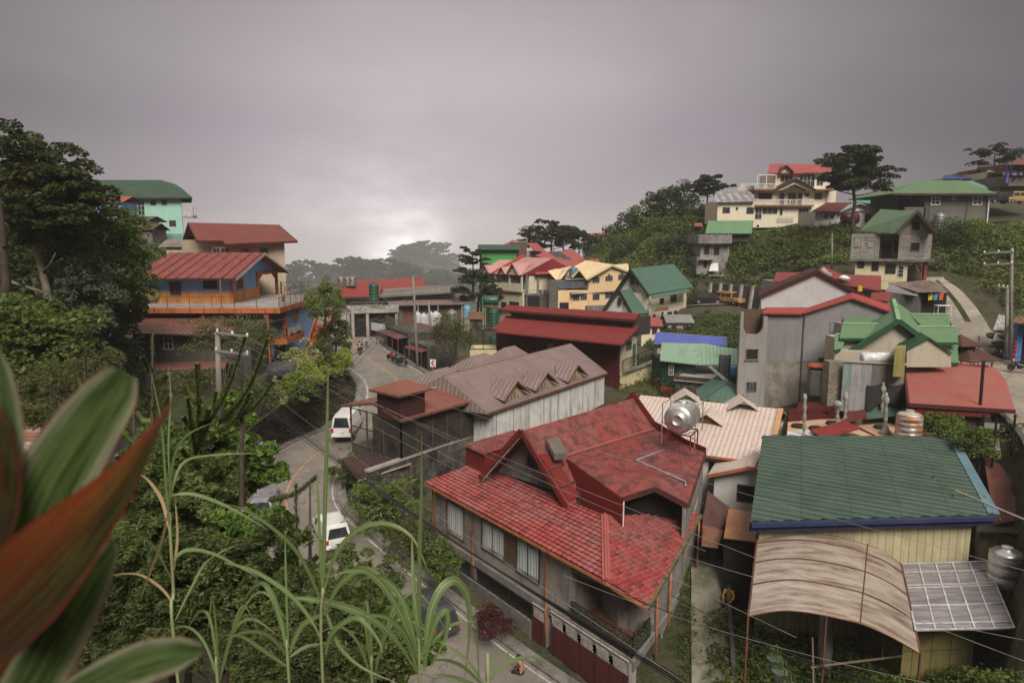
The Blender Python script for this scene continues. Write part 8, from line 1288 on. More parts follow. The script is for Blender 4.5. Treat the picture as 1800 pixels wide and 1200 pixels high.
# ================================================================== V
def car(name,label,cat,loc,rz,L_,Wd,H,prof,paint,glass_z=.58,group=None,lights=(.45,.02,.015)):
 t=thing(name,label,cat,loc,group,rz);m=MB();n=0;st=[]
 for fx,fz in prof:
  x=fx*L_;zt=fz*H;zb=.18*H;bz=glass_z*H;w=Wd/2*(1-.10*max(0,abs(fx)*2-.75)*4);tw_=w*(1-.18*max(0,(zt-bz)/(H-bz)))if zt>bz else w*.97;mz=min(bz,zt*.97);q=[(-w*.92,zb),(-w,zb+.12*H),(-w,mz),(-tw_,zt-.01),(-tw_*.8,zt+.012),(tw_*.8,zt+.012),(tw_,zt-.01),(w,mz),(w,zb+.12*H),(w*.92,zb)];st.append([(x,a,b)for a,b in q])
 k=10;b0=0
 for s in st:m.v+=s
 for i in range(len(st)-1):
  for j in range(k):m.f.append((i*k+j,i*k+(j+1)%k,(i+1)*k+(j+1)%k,(i+1)*k+j))
 m.f.append(tuple(range(k-1,-1,-1)));m.f.append(tuple((len(st)-1)*k+j for j in range(k)));m.build('body',paint,t,smooth=False,local=True)
 g=MB();up=[i for i,(fx,fz)in enumerate(prof)if fz>.88];i0,i1=up[0],up[-1]
 for s in(-1,1):
  a=st[i0][2 if s<0 else 7];b=st[i1][2 if s<0 else 7];c=st[i1][3 if s<0 else 6];d=st[i0][3 if s<0 else 6];o=s*.012;cl=lambda p,q,u:tuple(p[i_]+(q[i_]-p[i_])*u for i_ in range(3));nn=3
  for r in range(nn):
   u0,u1=(r+.05)/nn,(r+.95)/nn;p1_,p2_,p3_,p4_=cl(a,b,u0),cl(a,b,u1),cl(d,c,u1),cl(d,c,u0);A4=[cl(p1_,p4_,.08),cl(p2_,p3_,.08),cl(p2_,p3_,.86),cl(p1_,p4_,.86)];g.face(*[(x_,y_+o,z_)for x_,y_,z_ in(A4 if s>0 else A4[::-1])])
 for(ia,ib,sg)in((i0,max(0,i0-1),-1),(i1,min(len(st)-1,i1+1),1)):
  A=st[ia];B=st[ib];top_l,top_r=A[4],A[5];bl,br=B[2],B[7];zz=glass_z*H*.98
  if B[4][2]>zz:bl=(B[2][0],B[2][1]*.9,zz);br=(B[7][0],B[7][1]*.9,zz)
  else:bl=(B[4][0],B[4][1]*1.1,B[4][2]+.02);br=(B[5][0],B[5][1]*1.1,B[5][2]+.02)
  g.face(*[(x_+sg*.03,y_*.94,z_)for x_,y_,z_ in(bl,br,top_r,top_l)])
 g.build('windows',GL,t,local=True)
 for fx in(-.31,.31):
  for s in(-1,1):
   r_=.165*H if H>1.8 else.2*H;w=MB().lathe((fx*L_,s*(Wd/2-.1)-.1,r_),[(0,0)],3);w=MB();ring=[(r_*.98,-.1),(r_,-.06),(r_,.06),(r_*.98,.1)];w.lathe((0,0,0),ring,18,'X',math.pi/2);w.v=[(a+fx*L_,b+s*(Wd/2-.08),c+r_)for a,b,c in w.v];wo_=w.build('wheel',TYRE,t,local=True);w2=MB().lathe((0,0,0),[(r_*.55,-.115),(r_*.55,.115)],12,'X',math.pi/2);w2.v=[(a+fx*L_,b+s*(Wd/2-.08),c+r_)for a,b,c in w2.v];w2.build('rim',GRM,wo_,local=True)
 for s in(-1,1):
  MB().box((-L_/2-.01,s*Wd*.42,H*.46),(.06,Wd*.11,H*.17)).build('tail_light',plain('tail_light_red',(.42,.02,.015),.3),t,local=True);MB().box((L_/2-.0,s*Wd*.36,H*.38),(.08,Wd*.16,H*.09)).build('headlight',plain('headlight_clear',(.6,.6,.6),.15),t,local=True)
 MB().box((-L_/2-.03,0,H*.24),(.12,Wd*.94,H*.09)).build('bumper',paint,t,local=True);MB().box((-L_/2-.035,0,H*.38),(.03,Wd*.3,H*.07)).build('number_plate',FW,t,local=True);return t
VANP=[(-.5,.5),(-.495,.72),(-.485,.97),(-.3,1),(.25,1),(.37,.93),(.46,.58),(.5,.42)];MPVP=[(-.5,.5),(-.49,.62),(-.455,.93),(-.35,1),(.08,1),(.2,.93),(.34,.62),(.48,.52),(.5,.36)];JEEP=[(-.5,.5),(-.5,.95),(-.48,1),(.15,1),(.18,.95),(.2,.55),(.48,.52),(.5,.36)];TRK=[(-.5,.5),(-.5,.98),(-.49,1),(.3,1),(.3,.92),(.42,.62),(.5,.58),(.5,.3)]
WPNT=plain('white_car_paint',(.66,.65,.64),.3,0,.5,.06);BPNT=plain('black_car_paint',(.02,.02,.022),.25,0,.5);SPNT=plain('silver_car_paint',(.35,.35,.36),.3,.4);DPNT=plain('dark_grey_paint',(.05,.05,.055),.3)
def hd(p0_,p1_):return math.atan2(p1_.y-p0_.y,p1_.x-p0_.x)
def onroad(px,py,Y):p=W(px,py,Y);d=min(road1,key=lambda q_:(q_.x-p.x)**2+(q_.y-p.y)**2);return Vector((p.x,p.y,d.z))
p=onroad(612,775,58.5);car('white_van','white passenger van driving away beside the mesh shelter','van',p,R(91),4.8,1.8,2.1,VANP,WPNT);p=onroad(582,955,43.5);car('white_minivan','white minivan seen from behind on the road, half hidden by grass','minivan',p,R(118),4.4,1.75,1.65,MPVP,WPNT)
p=onroad(452,850,50);car('white_car','white car roof glimpsed through the purple-flowered vines','car',p,R(60),4.3,1.7,1.5,MPVP,WPNT);p=onroad(470,915,46.5);car('silver_car','silver car half hidden behind leaves below the white car roof','car',p,R(100),4.3,1.7,1.5,MPVP,SPNT);p=onroad(752,1140,35.3);car('dark_car','dark car with red tail light showing between the grass blades','car',p,R(125),4.3,1.7,1.5,MPVP,DPNT)
p=W(513,664,60.5);car('parked_car','dark grey parked car behind the lime hedge of the blue house','car',p,R(10),4.2,1.7,1.45,MPVP,DPNT)
p=W(1243,543,108);car('black_suv','black sports utility car parked on the upper road','car',at_z(p,tz(p.x,p.y)+.15),R(-10),4.6,1.85,1.8,MPVP,BPNT);p=W(1283,547,106);car('yellow_jeepney','yellow and orange jeepney between the black car and the white truck','jeepney',at_z(p,tz(p.x,p.y)+.15),R(-60),4.6,1.8,1.9,JEEP,surf('yellow_orange_paint',(.46,.28,.06),worn=(.3,.1,.05),nscale=3,amt=1));p=W(1304,545,107);car('white_truck','white box truck nearest the teal roof on the upper road','truck',at_z(p,tz(p.x,p.y)+.15),R(-70),5.2,1.9,2.5,TRK,WPNT)
for nm,px,pt_,lb in(('black_jeep',1757,BPNT,'black jeep parked on the hilltop at the right edge'),('yellow_jeep',1783,surf('mustard_paint',(.42,.30,.10)),'mustard and white jeep parked at the right edge of the hilltop')):p=W(px,358,112);car(nm,lb,'jeep',p,R(180),4.6,1.8,1.9,JEEP,pt_)
def moto(label,loc,rz,paint,group=None,name='motorcycle'):
 t=thing(name,label,'motorcycle',loc,group,rz)
 for x in(-.62,.62):
  w=MB().lathe((0,0,0),[(.2,-.05),(.29,-.045),(.31,0),(.29,.045),(.2,.05)],16,'X',math.pi/2);w.v=[(a+x,b,c+.31)for a,b,c in w.v];w.build('wheel',TYRE,t,local=True)
 MB().tube([(-.5,0,.55),(-.1,0,.5),(.25,0,.6),(.45,0,.8)],[.12,.19,.17,.07],8).tube([(-.15,0,.35),(.2,0,.35)],.16,8).build('body',paint,t,smooth=True,local=True);MB().tube([(-.72,0,.82),(-.4,0,.8),(.05,0,.78),(.2,0,.76)],[.07,.12,.13,.05],8).build('seat',TYRE,t,smooth=True,local=True)
 MB().tube([(.64,0,.3),(.5,0,.75),(.42,0,1.0)],.035,6).tube([(.34,-.34,1.05),(.42,0,1.0),(.34,.34,1.05)],.022,6).tube([(-.62,.1,.3),(-.1,.1,.33)],.035,6).build('fork_and_handlebar',GRM,t,smooth=True,local=True);MB().lathe((.5,0,.88),[(.02,0),(.1,.02),(.1,.1),(.04,.14)],10).build('headlight',plain('headlight_clear',(.6,.6,.6),.15),t,local=True);MB().box((-.74,0,.68),(.05,.14,.08)).build('tail_light',plain('tail_light_red',(.42,.02,.015),.3),t,local=True);return t
RPN=plain('red_bike_paint',(.33,.02,.02),.3);BLPN=plain('blue_bike_paint',(.03,.07,.33),.3)
mp_=onroad(633,622,84.5);moto('red motorcycle ridden by two people around the bend',mp_,R(100),RPN)
for px,py,Y,pt_,rz,lb in((690,632,80.,RPN,150,'red motorcycle parked under the maroon shop awning'),(698,636,79,DPNT,150,'dark motorcycle parked second under the maroon shop awning'),(706,641,78,BPNT,150,'black motorcycle parked third under the maroon shop awning'),(1756,632,65,DPNT,160,'dark motorcycle parked first from the left by the right-hand road'),(1769,635,64,BLPN,130,'blue and white motorcycle parked by the right-hand road'),(1792,652,60,BPNT,150,'black motorcycle parked at the right edge by the shop')):
 p=W(px,py,Y);moto(lb,at_z(p,p.z),R(rz),pt_)
# ================================================================== P
def skin_mesh(name,joints,edges,m,parent,sub=1,root=0):
 me=bpy.data.meshes.new(name+'_s');me.from_pydata([j[:3]for j in joints],edges,[]);o=bpy.data.objects.new(name+'_s',me);COL.objects.link(o);o.modifiers.new('s','SKIN');sv=me.skin_vertices[0].data
 for i,j in enumerate(joints):r_=j[3];sv[i].radius=(r_,j[4]if len(j)>4 else r_);sv[i].use_root=(i==root)
 s=o.modifiers.new('u','SUBSURF');s.levels=sub;dg=bpy.context.evaluated_depsgraph_get();ev=o.evaluated_get(dg);nm=bpy.data.meshes.new_from_object(ev);nm.name=name;bpy.data.objects.remove(o);nm.materials.clear();nm.materials.append(m);nm.polygons.foreach_set('use_smooth',[True]*len(nm.polygons));q=bpy.data.objects.new(name,nm);COL.objects.link(q);q.parent=parent;return q
SKIN=plain('skin',(.34,.19,.12),.6,var=.08);HAIR=plain('black_hair',(.015,.012,.01),.7)
def person(label,loc,rz,pose,shirt,pants,hat=None,vest=None):
 t=thing('person',label,'person',loc,None,rz);c={'stand':dict(pel=(0,0,.92),ch=(0,.02,1.3),hd=(0,.05,1.56),kl=(-.11,.03,.5),al=(-.12,-.02,.08),kr=(.11,.05,.5),ar=(.12,.02,.08),el=(-.28,.0,1.08),wl=(-.3,.12,.86),er=(.28,0,1.08),wr=(.3,.12,.86)),'walk':dict(pel=(0,0,.9),ch=(0,.05,1.28),hd=(0,.1,1.54),kl=(-.1,.22,.52),al=(-.1,.2,.1),kr=(.1,.02,.48),ar=(.1,-.3,.14),el=(-.27,-.12,1.06),wl=(-.28,-.05,.84),er=(.27,.12,1.08),wr=(.26,.32,.92)),'bend':dict(pel=(0,-.1,.9),ch=(0,.16,1.2),hd=(0,.34,1.4),kl=(-.13,.05,.5),al=(-.14,-.05,.08),kr=(.13,.1,.5),ar=(.14,.08,.08),el=(-.3,.2,1.),wl=(-.42,.3,.86),er=(.3,.25,1.),wr=(.5,.35,.86)),'sit':dict(pel=(0,0,.5),ch=(0,.08,.9),hd=(0,.16,1.16),kl=(-.16,.42,.52),al=(-.14,.45,.1),kr=(.16,.42,.5),ar=(.16,.5,.1),el=(-.27,.2,.68),wl=(-.2,.42,.6),er=(.27,.2,.68),wr=(.2,.42,.6)),'ride':dict(pel=(0,-.1,.88),ch=(0,.0,1.25),hd=(0,.05,1.5),kl=(-.24,.25,.72),al=(-.22,.15,.35),kr=(.24,.25,.72),ar=(.22,.15,.35),el=(-.3,.15,1.08),wl=(-.3,.4,1.05),er=(.3,.15,1.08),wr=(.3,.4,1.05))}[pose]
 V3={k:Vector(v)for k,v in c.items()};sh=V3['ch'];nk=sh.lerp(V3['hd'],.5)+Vector((0,0,.02));J=[(*V3['pel'],.13,.1),(*V3['pel'].lerp(sh,.5),.125,.095),(*sh,.15,.1),(*nk,.055),(*V3['hd'],.085,.1),(*(V3['hd']+(V3['hd']-nk).normalized()*.13),.07,.085),(*(V3['hd']+Vector((0,.1,-.02))),.025)];E=[(0,1),(1,2),(2,3),(3,4),(4,5),(4,6)]
 jk=list(J[:3]);ek=[(0,1),(1,2)];jp=[J[0]];ep=[]
 for s,k_,a_,e_,w_ in((-1,'kl','al','el','wl'),(1,'kr','ar','er','wr')):
  b=len(J);hip=V3['pel']+Vector((s*.1,0,-.06));ft=V3[a_]+Vector((0,.16,-.05));J+=[(*hip,.1),(*V3[k_],.065),(*V3[a_],.045),(*ft,.035)];E+=[(0,b),(b,b+1),(b+1,b+2),(b+2,b+3)];n_=len(jp);jp+=[(*hip,.115),(*V3[k_],.085),(*V3[a_].lerp(V3[k_],.12),.075)];ep+=[(0,n_),(n_,n_+1),(n_+1,n_+2)]
  b=len(J);so=sh+Vector((s*.19,0,.06));w=V3[w_];dr=(w-V3[e_]).normalized();J+=[(*so,.06),(*V3[e_],.042),(*w,.028),(*(w+dr*.07),.034,.018)];E+=[(2,b),(b,b+1),(b+1,b+2),(b+2,b+3)];n_=len(jk);jk+=[(*so,.078),(*V3[e_],.058),(*w.lerp(V3[e_],.1),.045)];ek+=[(2,n_),(n_,n_+1),(n_+1,n_+2)];pm=w+dr*.08
  for f_ in range(5):o_=Vector((.028*(f_-2),0,0))if f_ else Vector((-s*.04,.01,0));q=len(J);L_=(.05,.075,.085,.08,.06)[f_];J+=[(*(pm+o_+dr*.02),.009),(*(pm+o_*1.1+dr*(.02+L_*.6)),.008),(*(pm+o_*1.1+dr*(.02+L_)+Vector((0,.012,-.015))),.007)];E+=[(b+3,q),(q,q+1),(q+1,q+2)]
 skin_mesh('body',J,E,SKIN,t);skin_mesh('jacket',jk,ek,shirt,t);skin_mesh('trousers',jp,ep,pants,t);h=V3['hd']+(V3['hd']-nk).normalized()*.06
 if hat:MB().lathe(h+Vector((0,-.01,-.02)),[(.125,-.04),(.135,.02),(.12,.1),(.07,.16),(.01,.18)],14).build('hat',hat,t,smooth=True,local=True)
 else:MB().lathe(h+Vector((0,-.025,0)),[(.09,-.08),(.112,0),(.105,.07),(.06,.12),(.01,.135)],14).build('hair',HAIR,t,smooth=True,local=True)
 if vest:skin_mesh('vest',[(*V3['pel'].lerp(sh,.15),.155,.125),(*V3['pel'].lerp(sh,.6),.15,.12),(*(sh+Vector((0,0,.03))),.17,.125)],[(0,1),(1,2)],vest,t)
 return t
C_=lambda n,c:plain(n,c,.85);q_=onroad(845,1163,33.5);fz=tz(q_.x,q_.y)
person('worker in blue jacket and straw hat bending beside the stone planter',W(845,1163,33.8),R(-30),'bend',C_('blue_denim',(.05,.13,.27)),C_('dark_trousers',(.02,.02,.025)),hat=C_('straw_hat',(.35,.24,.10)));person('worker in orange reflective vest and black cap sitting on the planter rim',W(917,1196,31.2),R(60),'sit',C_('brown_shirt',(.08,.05,.04)),C_('dark_trousers',(.02,.02,.025)),hat=C_('black_cap',(.015,.015,.015)),vest=surf('orange_vest',(.75,.20,.02),'tile',5,.22,worn=(.65,.22,.03),line=0))
person('person in pale blue shirt walking along the road edge',W(645,612,88),R(170),'walk',C_('pale_blue_shirt',(.36,.42,.62)),C_('teal_jeans',(.06,.11,.14)));person('rider in dark jacket and grey helmet on the red motorcycle',mp_+Vector((.0,.15,.0)),R(10),'ride',C_('dark_jacket',(.03,.03,.035)),C_('dark_trousers',(.02,.02,.025)),hat=plain('grey_helmet',(.25,.24,.25),.3));person('passenger in brown top seated behind on the red motorcycle',mp_+Vector((.05,-.4,.03)),R(10),'ride',C_('brown_top',(.10,.06,.05)),C_('dark_trousers',(.02,.02,.025)))
person('person in yellow shirt crouching in the mossy alley',at_z(W(1280,1085,33.5),tz(W(1280,1085,33.5).x,33.5)+.2),R(150),'sit',C_('yellow_shirt',(.50,.30,.03)),C_('dark_trousers',(.02,.02,.025)))
q_=W(1280,1085,33.5);t=thing('stool','low wooden block used as a stool by the person in yellow in the alley','stool',(q_.x,q_.y,tz(q_.x,q_.y)+.1));MB().lathe((q_.x,q_.y,tz(q_.x,q_.y)),[(.2,0),(.22,.1),(.2,.5),(.19,.55)],12).build('seat',BARK,t)
# ================================================================== P
PCON=surf('grey_pole_concrete',(.27,.25,.23),worn=(.18,.165,.15),amt=.8);INS=plain('white_insulator',(.6,.6,.6),.2)
def pole(label,px,y0,y1,Y,r=.15,arms=(),name='utility_pole',cat='utility pole',px2=None,m=PCON,base=True):
 a=W(px,y0,Y);b=W(px2 or px,y1,Y);b.x=b.x;t=thing(name,label,cat,b);bt=b+Vector((0,0,-1.5))if base else b;MB().tube([bt,a],[r,r*.7],10).build('pole',m,t,smooth=True)
 for(xa_,ya_,xb_,yb_)in arms:
  p,q=W(xa_,ya_,Y-.15),W(xb_,yb_,Y-.15);MB().beam(p,q,.1,.12).build('crossarm',m,t);k=MB()
  for u in(.04,.5,.96):c=p.lerp(q,u);MB().lathe(c,[(.04,0),(.09,.06),(.05,.1),(.09,.15),(.04,.22)],10).build('insulator',INS,t,smooth=True)
 return t
pole('weathered grey pole with two crossarms in front of the olive tree',382,583,720,40,.2,[(380,584,437,592),(378,616,437,623)],px2=385);pole('tall leaning concrete pole in front of the white tanks',726,485,650,78,.2,[],px2=735);pole('short pale concrete pole right of the leaning pole',753,528,584,84,.17,px2=759);pole('tall concrete pole with two crossarms at the right edge',1779,436,604,60,.17,[(1728,445,1782,442),(1728,465,1780,463)]);pole('second concrete pole just left of the right edge pole',1771,506,600,62,.17,[(1755,503,1771,506)]);pole('slim concrete pole on the green slope below the cream apartment house',1463,410,470,94,.14);pole('thin pole in front of the far pine clump',973,422,445,148,.2);pole('pole with rough top standing on the blue house terrace corner',498,502,530,69,.16,m=surf('peeling_orange_post',(.42,.22,.09),worn=(.25,.18,.12)),name='post',cat='post',base=False)
pole('thin street lamp pole at the foot of the concrete lane',1721,590,638,61,.07,name='lamp_post',cat='lamp post',m=BLKM)
sg_=thing('chevron_sign','white road sign with a red left-pointing chevron at the bend','road sign',W(761,665,73));c=W(761,638,73);MB().box(c,(.62,.04,.82)).build('panel',FW,sg_);m=MB();m.add([c+Vector(v)for v in((.2,-.03,.32),(.0,-.03,.32),(-.24,-.03,0),(.0,-.03,-.32),(.2,-.03,-.32),(-.03,-.03,0))],[(0,1,2,5),(5,2,3,4)]);m.build('chevron',plain('sign_red',(.45,.02,.03),.5),sg_);MB().beam(c+Vector((0,.05,.3)),c+Vector((0,.05,-1.9)),.07).build('post',GRM,sg_)
WG=plain('pale_wire',(.20,.19,.18),.6);WB=plain('black_cable',(.012,.011,.011),.7)
def wire(p,q,sag,r,m,label='thin pale overhead power line sagging across the view',n=16,grp='overhead power lines'):
 a,b=W(*p),W(*q);t=thing('power_line',label,'power line',a,grp);MB().tube([a.lerp(b,i/n)-Vector((0,0,sag*4*(i/n)*(1-i/n)))for i in range(n+1)],r,4,False).build('wire',m,t)
PLB=iter(('from the left pole arm tip to the red tile ridge','from the left pole arm tip past the roof corner','from the left pole arm to the right edge','from the lower arm of the left pole to the alley','from the left pole top to the bottom right corner','from the left pole along the house front','from the leaning pole to the purple-flowered bush','from the leaning pole to the spiky conifers','from the leaning pole to the left grey pole','from the leaning pole to the road end','low over the gates to the bottom right','over the red hip cap to the canopy'))
for p,q in(((437,592,40),(1000,912,22)),((437,592,40),(1240,968,19)),((408,588,40),(1830,1010,17)),((437,623,40),(1400,1120,15)),((380,584,40),(1850,1180,14)),((380,616,40),(1250,1230,14)),((728,505,78),(430,760,22)),((728,515,78),(400,690,24)),((728,497,78),(380,585,40)),((728,505,78),(600,560,100)),((990,1010,20),(1830,1240,12)),((1000,905,22),(1830,1130,14))):wire(p,q,.35,.0065,WG,'thin pale power line running '+next(PLB))
DLB=iter(('from the upper arm tip of the right pole, outermost','from the upper arm of the right pole, second','from the lower arm of the right pole','from the right pole top towards the right edge','from the right pole to the slim pole on the green slope','across the grey tower to the chalet','from the leaning pole to the brown roof','in front of the maroon gates','across the lower alley'))
for p,q in(((1728,445,60),(1860,600,26)),((1738,443,60),(1860,560,28)),((1728,465,60),(1860,640,26)),((1779,442,60),(1860,500,30)),((1728,445,60),(1463,413,94)),((1780,500,60),(1200,475,110)),((726,488,78),(804,502,112)),((1840,1290,12),(1000,1000,20)),((1180,1045,20),(1840,1310,12))):wire(p,q,.3,.013,WB,'thin dark wire running '+next(DLB),grp='dark overhead wires')
for dx,r in((0,.035),(4,.022),(-5,.018),(8,.014)):wire((395+dx,655-dx,36),(1230+dx,1215+dx*2,15),.6,r,WB,'heavy black bundled cable sagging in front of the red tiled house',24,'black bundled cables')
for dx,yy in((0,0),(3,6),(-4,-5)):wire((728,520+yy,78),(560,690+yy*2+dx,45),.4,.02,WB,'dark cable dropping from the leaning pole over the road',grp='cables over the road')
t=thing('bamboo_pole','pale slanting pole poking over the right corner of the big green roof','pole',W(1680,862,31));MB().tube([W(1680,862,31),W(1830,925,27)],.045,6).build('pole',CONC_L,t)
t=thing('corner_shop','shop corner with blue post and red-white striping at the right edge','shop',at_z(W(1795,620,62),-11.6));wallp(t,'wall',DARK,[W(1792,600,63),W(1850,600,63),W(1850,600,66),W(1795,600,66)],-12.5,W(0,568,63).z);MB().beam(at_z(W(1789,600,62.3),-11.7),at_z(W(1789,600,62.3),W(0,568,62.3).z),.5).build('post',plain('blue_post',(.05,.16,.36),.5),t);PR(t,RUSTR,[(1780,566,61),(1860,575,60),(1860,552,65),(1785,556,65)],.08);p=at_z(W(1785,600,62),-11.7);m=MB();[m.box(p+Vector((0,0,.5+i*.4)),(.22,.22,.2))for i in range(7)];m.build('red_stripes',plain('sign_red',(.45,.02,.03),.5),t)
t=thing('rock_pile','pile of grey rocks and torn tarpaulin at the foot of the right hillside','rocks',at_z(W(1758,605,66),-11));m=MB();rr_=random.Random(3)
for i in range(26):p=W(rr_.uniform(1742,1776),rr_.uniform(588,612),66.5+rr_.uniform(-1,1));s=rr_.uniform(.25,.6);m.lathe(p,[(s*.5,-s*.5),(s*rr_.uniform(.8,1.1),-s*.1),(s*rr_.uniform(.6,1.),s*.3),(s*.3,s*.5)],6,rz=i)
m.build('rocks',surf('grey_rock',(.20,.19,.17),worn=(.1,.09,.08),nscale=3,amt=1),t);PR(t,surf('torn_tarpaulin',(.36,.35,.33),worn=(.2,.2,.2),nscale=2,amt=1),[(1746,578,66),(1768,580,66),(1774,556,68),(1756,552,68)],.1,'tarpaulin');PR(t,surf('torn_tarpaulin',(.36,.35,.33)),[(1744,598,65),(1768,600,65),(1764,582,66.5),(1752,580,66.5)],.1,'tarpaulin')
# ================================================================== F
def ribbon(m,pts,w,fold=.25,up=Vector((0,0,1)),k=5,tw=None):
 """grass blade or leaf: arching strip with a folded midrib; w = half widths along it"""
 P=spline([Vector(p)for p in pts],k);n=len(P);prev=None
 for i,p in enumerate(P):
  u=i/(n-1);d=(P[min(i+1,n-1)]-P[max(i-1,0)]).normalized();view=p.normalized();s=d.cross(view)
  if s.length<1e-3:s=Vector((1,0,0))
  s.normalize();nn=s.cross(d);a=tw if tw else.5;s=(s*math.cos(a)+nn*math.sin(a)).normalized();j=u*(len(w)-1);q=int(min(j,len(w)-2));ww=w[q]+(w[q+1]-w[q])*(j-q);c=(p-s*ww,p+nn*ww*fold,p+s*ww)
  if prev:b=len(m.v);m.v+=[tuple(x)for x in prev+c];m.f+=[(b,b+1,b+4,b+3),(b+1,b+2,b+5,b+4)]
  prev=c
def leaf_obj(name,pts,w,mat_,parent,**k):
 m=MB();ribbon(m,pts,w,**k);o=m.build(name,mat_,parent,smooth=True);me=o.data;uv=me.uv_layers[0].data;nseg=len(me.polygons)//2
 for pi,p in enumerate(me.polygons):
  seg=pi//2;half=pi%2
  for li,l in enumerate(p.loop_indices):uv[l].uv=((0,.5,.5,0)[li]+half*.5,(seg+(0,0,1,1)[li])/nseg)
 return o
def blade_mat(name,c1,c2,mid):
 t=NT(name);u,v=t.uv();f=t.noise(14,4,.6,(1,.15,1),'UV');a=t.math('ABSOLUTE',t.math('SUBTRACT',u,.5));c=t.mixc(t.ramp(f,.35,.65),c1,c2);c=t.mixc(t.ramp(a,.02,.07,.8,0),c,mid);c=t.mixc(t.ramp(a,.44,.5,0,.4),c,mid);c=t.mixc(t.ramp(t.math('ADD',v,t.math('MULTIPLY',f,.5)),1.08,1.25,0,.85),c,(.30,.21,.10));sp_=t.noise(60,3,.6);c=t.mixc(t.ramp(sp_,.66,.7,0,.6),c,(.2,.15,.07))
 tl=t.n('ShaderNodeBsdfTranslucent');t.link(c,tl.inputs[0]);m=t.n('ShaderNodeMixShader');m.inputs[0].default_value=.4;t.set(c,.42,0,.4);t.link(t.b.outputs[0],m.inputs[1]);t.link(tl.outputs[0],m.inputs[2]);t.link(m.outputs[0],t.out.inputs[0]);return t.m
BL1=blade_mat('reed_blade',(.085,.15,.035),(.20,.27,.10),(.40,.45,.27));BL2=blade_mat('dry_reed_blade',(.35,.24,.12),(.48,.36,.2),(.5,.4,.25));STM=plain('reed_stem',(.25,.27,.13),.5)
def reed(label,Y,stem,blades):
 b=W(*stem[0],Y);t=thing('reed_grass',label,'grass',b,'reed grass in the foreground');P=[W(x,y,Y)for x,y in stem];P=[P[0]+Vector((0,.2,-3))]+P;MB().tube(spline(P,4),.009*Y/3.5,6).build('stem',STM,t,smooth=True)
 for i,(dry,wd_,pts)in enumerate(blades):
  n=len(pts);dy=random.uniform(-.35,.35);q=[W(x,y,Y+dy*j/(n-1))for j,(x,y)in enumerate(pts)];w=wd_*random.uniform(.5,.75)*Y/1200
  leaf_obj('blade',q,[w*.35,w*.9,w,w*.85,w*.5,w*.06],BL2 if dry else BL1,t,tw=random.uniform(.2,.7))
reed('reed with the tallest straight blade, standing in the lower middle',3.4,[(568,1210),(568,1033)],[(0,7,[(568,1040),(571,900),(575,760),(577,640)]),(0,5,[(566,1040),(560,900),(557,820)]),(0,9,[(568,1045),(590,975),(630,930),(680,920),(725,945),(752,1002)]),(0,7,[(566,1060),(535,990),(500,945),(440,900),(395,885)]),(0,9,[(570,1080),(595,1030),(635,1000),(665,1012),(690,1050),(708,1092)]),(0,11,[(520,1050),(585,1060),(650,1085),(700,1130),(735,1185)]),(0,9,[(572,1150),(582,1115),(607,1092),(633,1088),(665,1125),(672,1150)]),(0,7,[(395,988),(450,1005),(510,1045),(550,1095),(566,1130)]),(0,6,[(568,1060),(582,1100),(600,1140),(640,1175),(700,1200)])])
reed('broad dark green reed clump at the lower centre',3.0,[(738,1210),(740,1120)],[(0,7,[(738,1160),(737,1000),(741,870),(741,760)]),(0,9,[(742,1160),(728,1040),(724,940)]),(0,14,[(746,1180),(755,1085),(775,1035),(800,1020),(820,1045),(826,1100),(817,1190)]),(0,13,[(744,1170),(765,1095),(785,1075),(783,1120),(755,1175)]),(0,10,[(735,1150),(710,1060),(675,1018),(640,1015),(610,1035)]),(0,10,[(736,1160),(700,1070),(655,1010),(615,1003),(575,1015)]),(0,6,[(742,1150),(790,1100),(840,1090)]),(0,12,[(734,1180),(715,1120),(680,1085),(630,1080)])])
reed('slender reed with drooping side blades left of the tallest one',3.6,[(509,1210),(507,1140)],[(0,4,[(507,1150),(503,1030),(501,930)]),(0,8,[(505,1150),(495,1095),(478,1045),(460,1024),(438,1040),(430,1060)]),(0,9,[(508,1150),(530,1100),(565,1080),(585,1070)]),(0,7,[(505,1150),(470,1115),(430,1110),(395,1125)]),(0,5,[(508,1155),(540,1135),(580,1130)]),(0,7,[(504,1170),(460,1140),(425,1118),(390,1115)])])
reed('tall thin reed with dry brown leaves near the red-edged leaf',2.9,[(311,1180),(305,1040),(297,900)],[(0,4,[(300,950),(290,830),(283,740),(262,640)]),(0,5,[(297,900),(302,820),(325,768),(375,742)]),(0,4,[(298,880),(320,815),(370,800),(455,796)]),(0,5,[(300,870),(340,868),(400,890),(470,930)]),(0,6,[(303,985),(330,966),(380,975),(455,1015)]),(0,4,[(308,1090),(335,1035),(365,985),(420,955)]),(1,5,[(300,880),(283,955),(262,1010),(245,1060)]),(1,6,[(297,930),(285,880),(262,845),(240,830)]),(1,4,[(305,1060),(280,1030),(240,1008),(186,1012)]),(0,5,[(303,1020),(270,960),(235,935),(212,930)]),(0,4,[(299,860),(296,780),(300,700),(296,640)]),(1,4,[(306,1000),(312,940),(308,880)])])
reed('small fan of pale reed blades at the bottom centre right',2.8,[(858,1230),(856,1195)],[(0,6,[(850,1200),(825,1165),(795,1140),(772,1125)]),(0,6,[(850,1205),(815,1172),(785,1160),(755,1160)]),(0,7,[(855,1205),(875,1175),(905,1158),(940,1155),(960,1180)]),(0,5,[(857,1205),(862,1170),(880,1150),(915,1145)]),(0,3,[(842,1195),(838,1100),(835,1040)]),(0,6,[(850,1210),(800,1190),(760,1185)])])
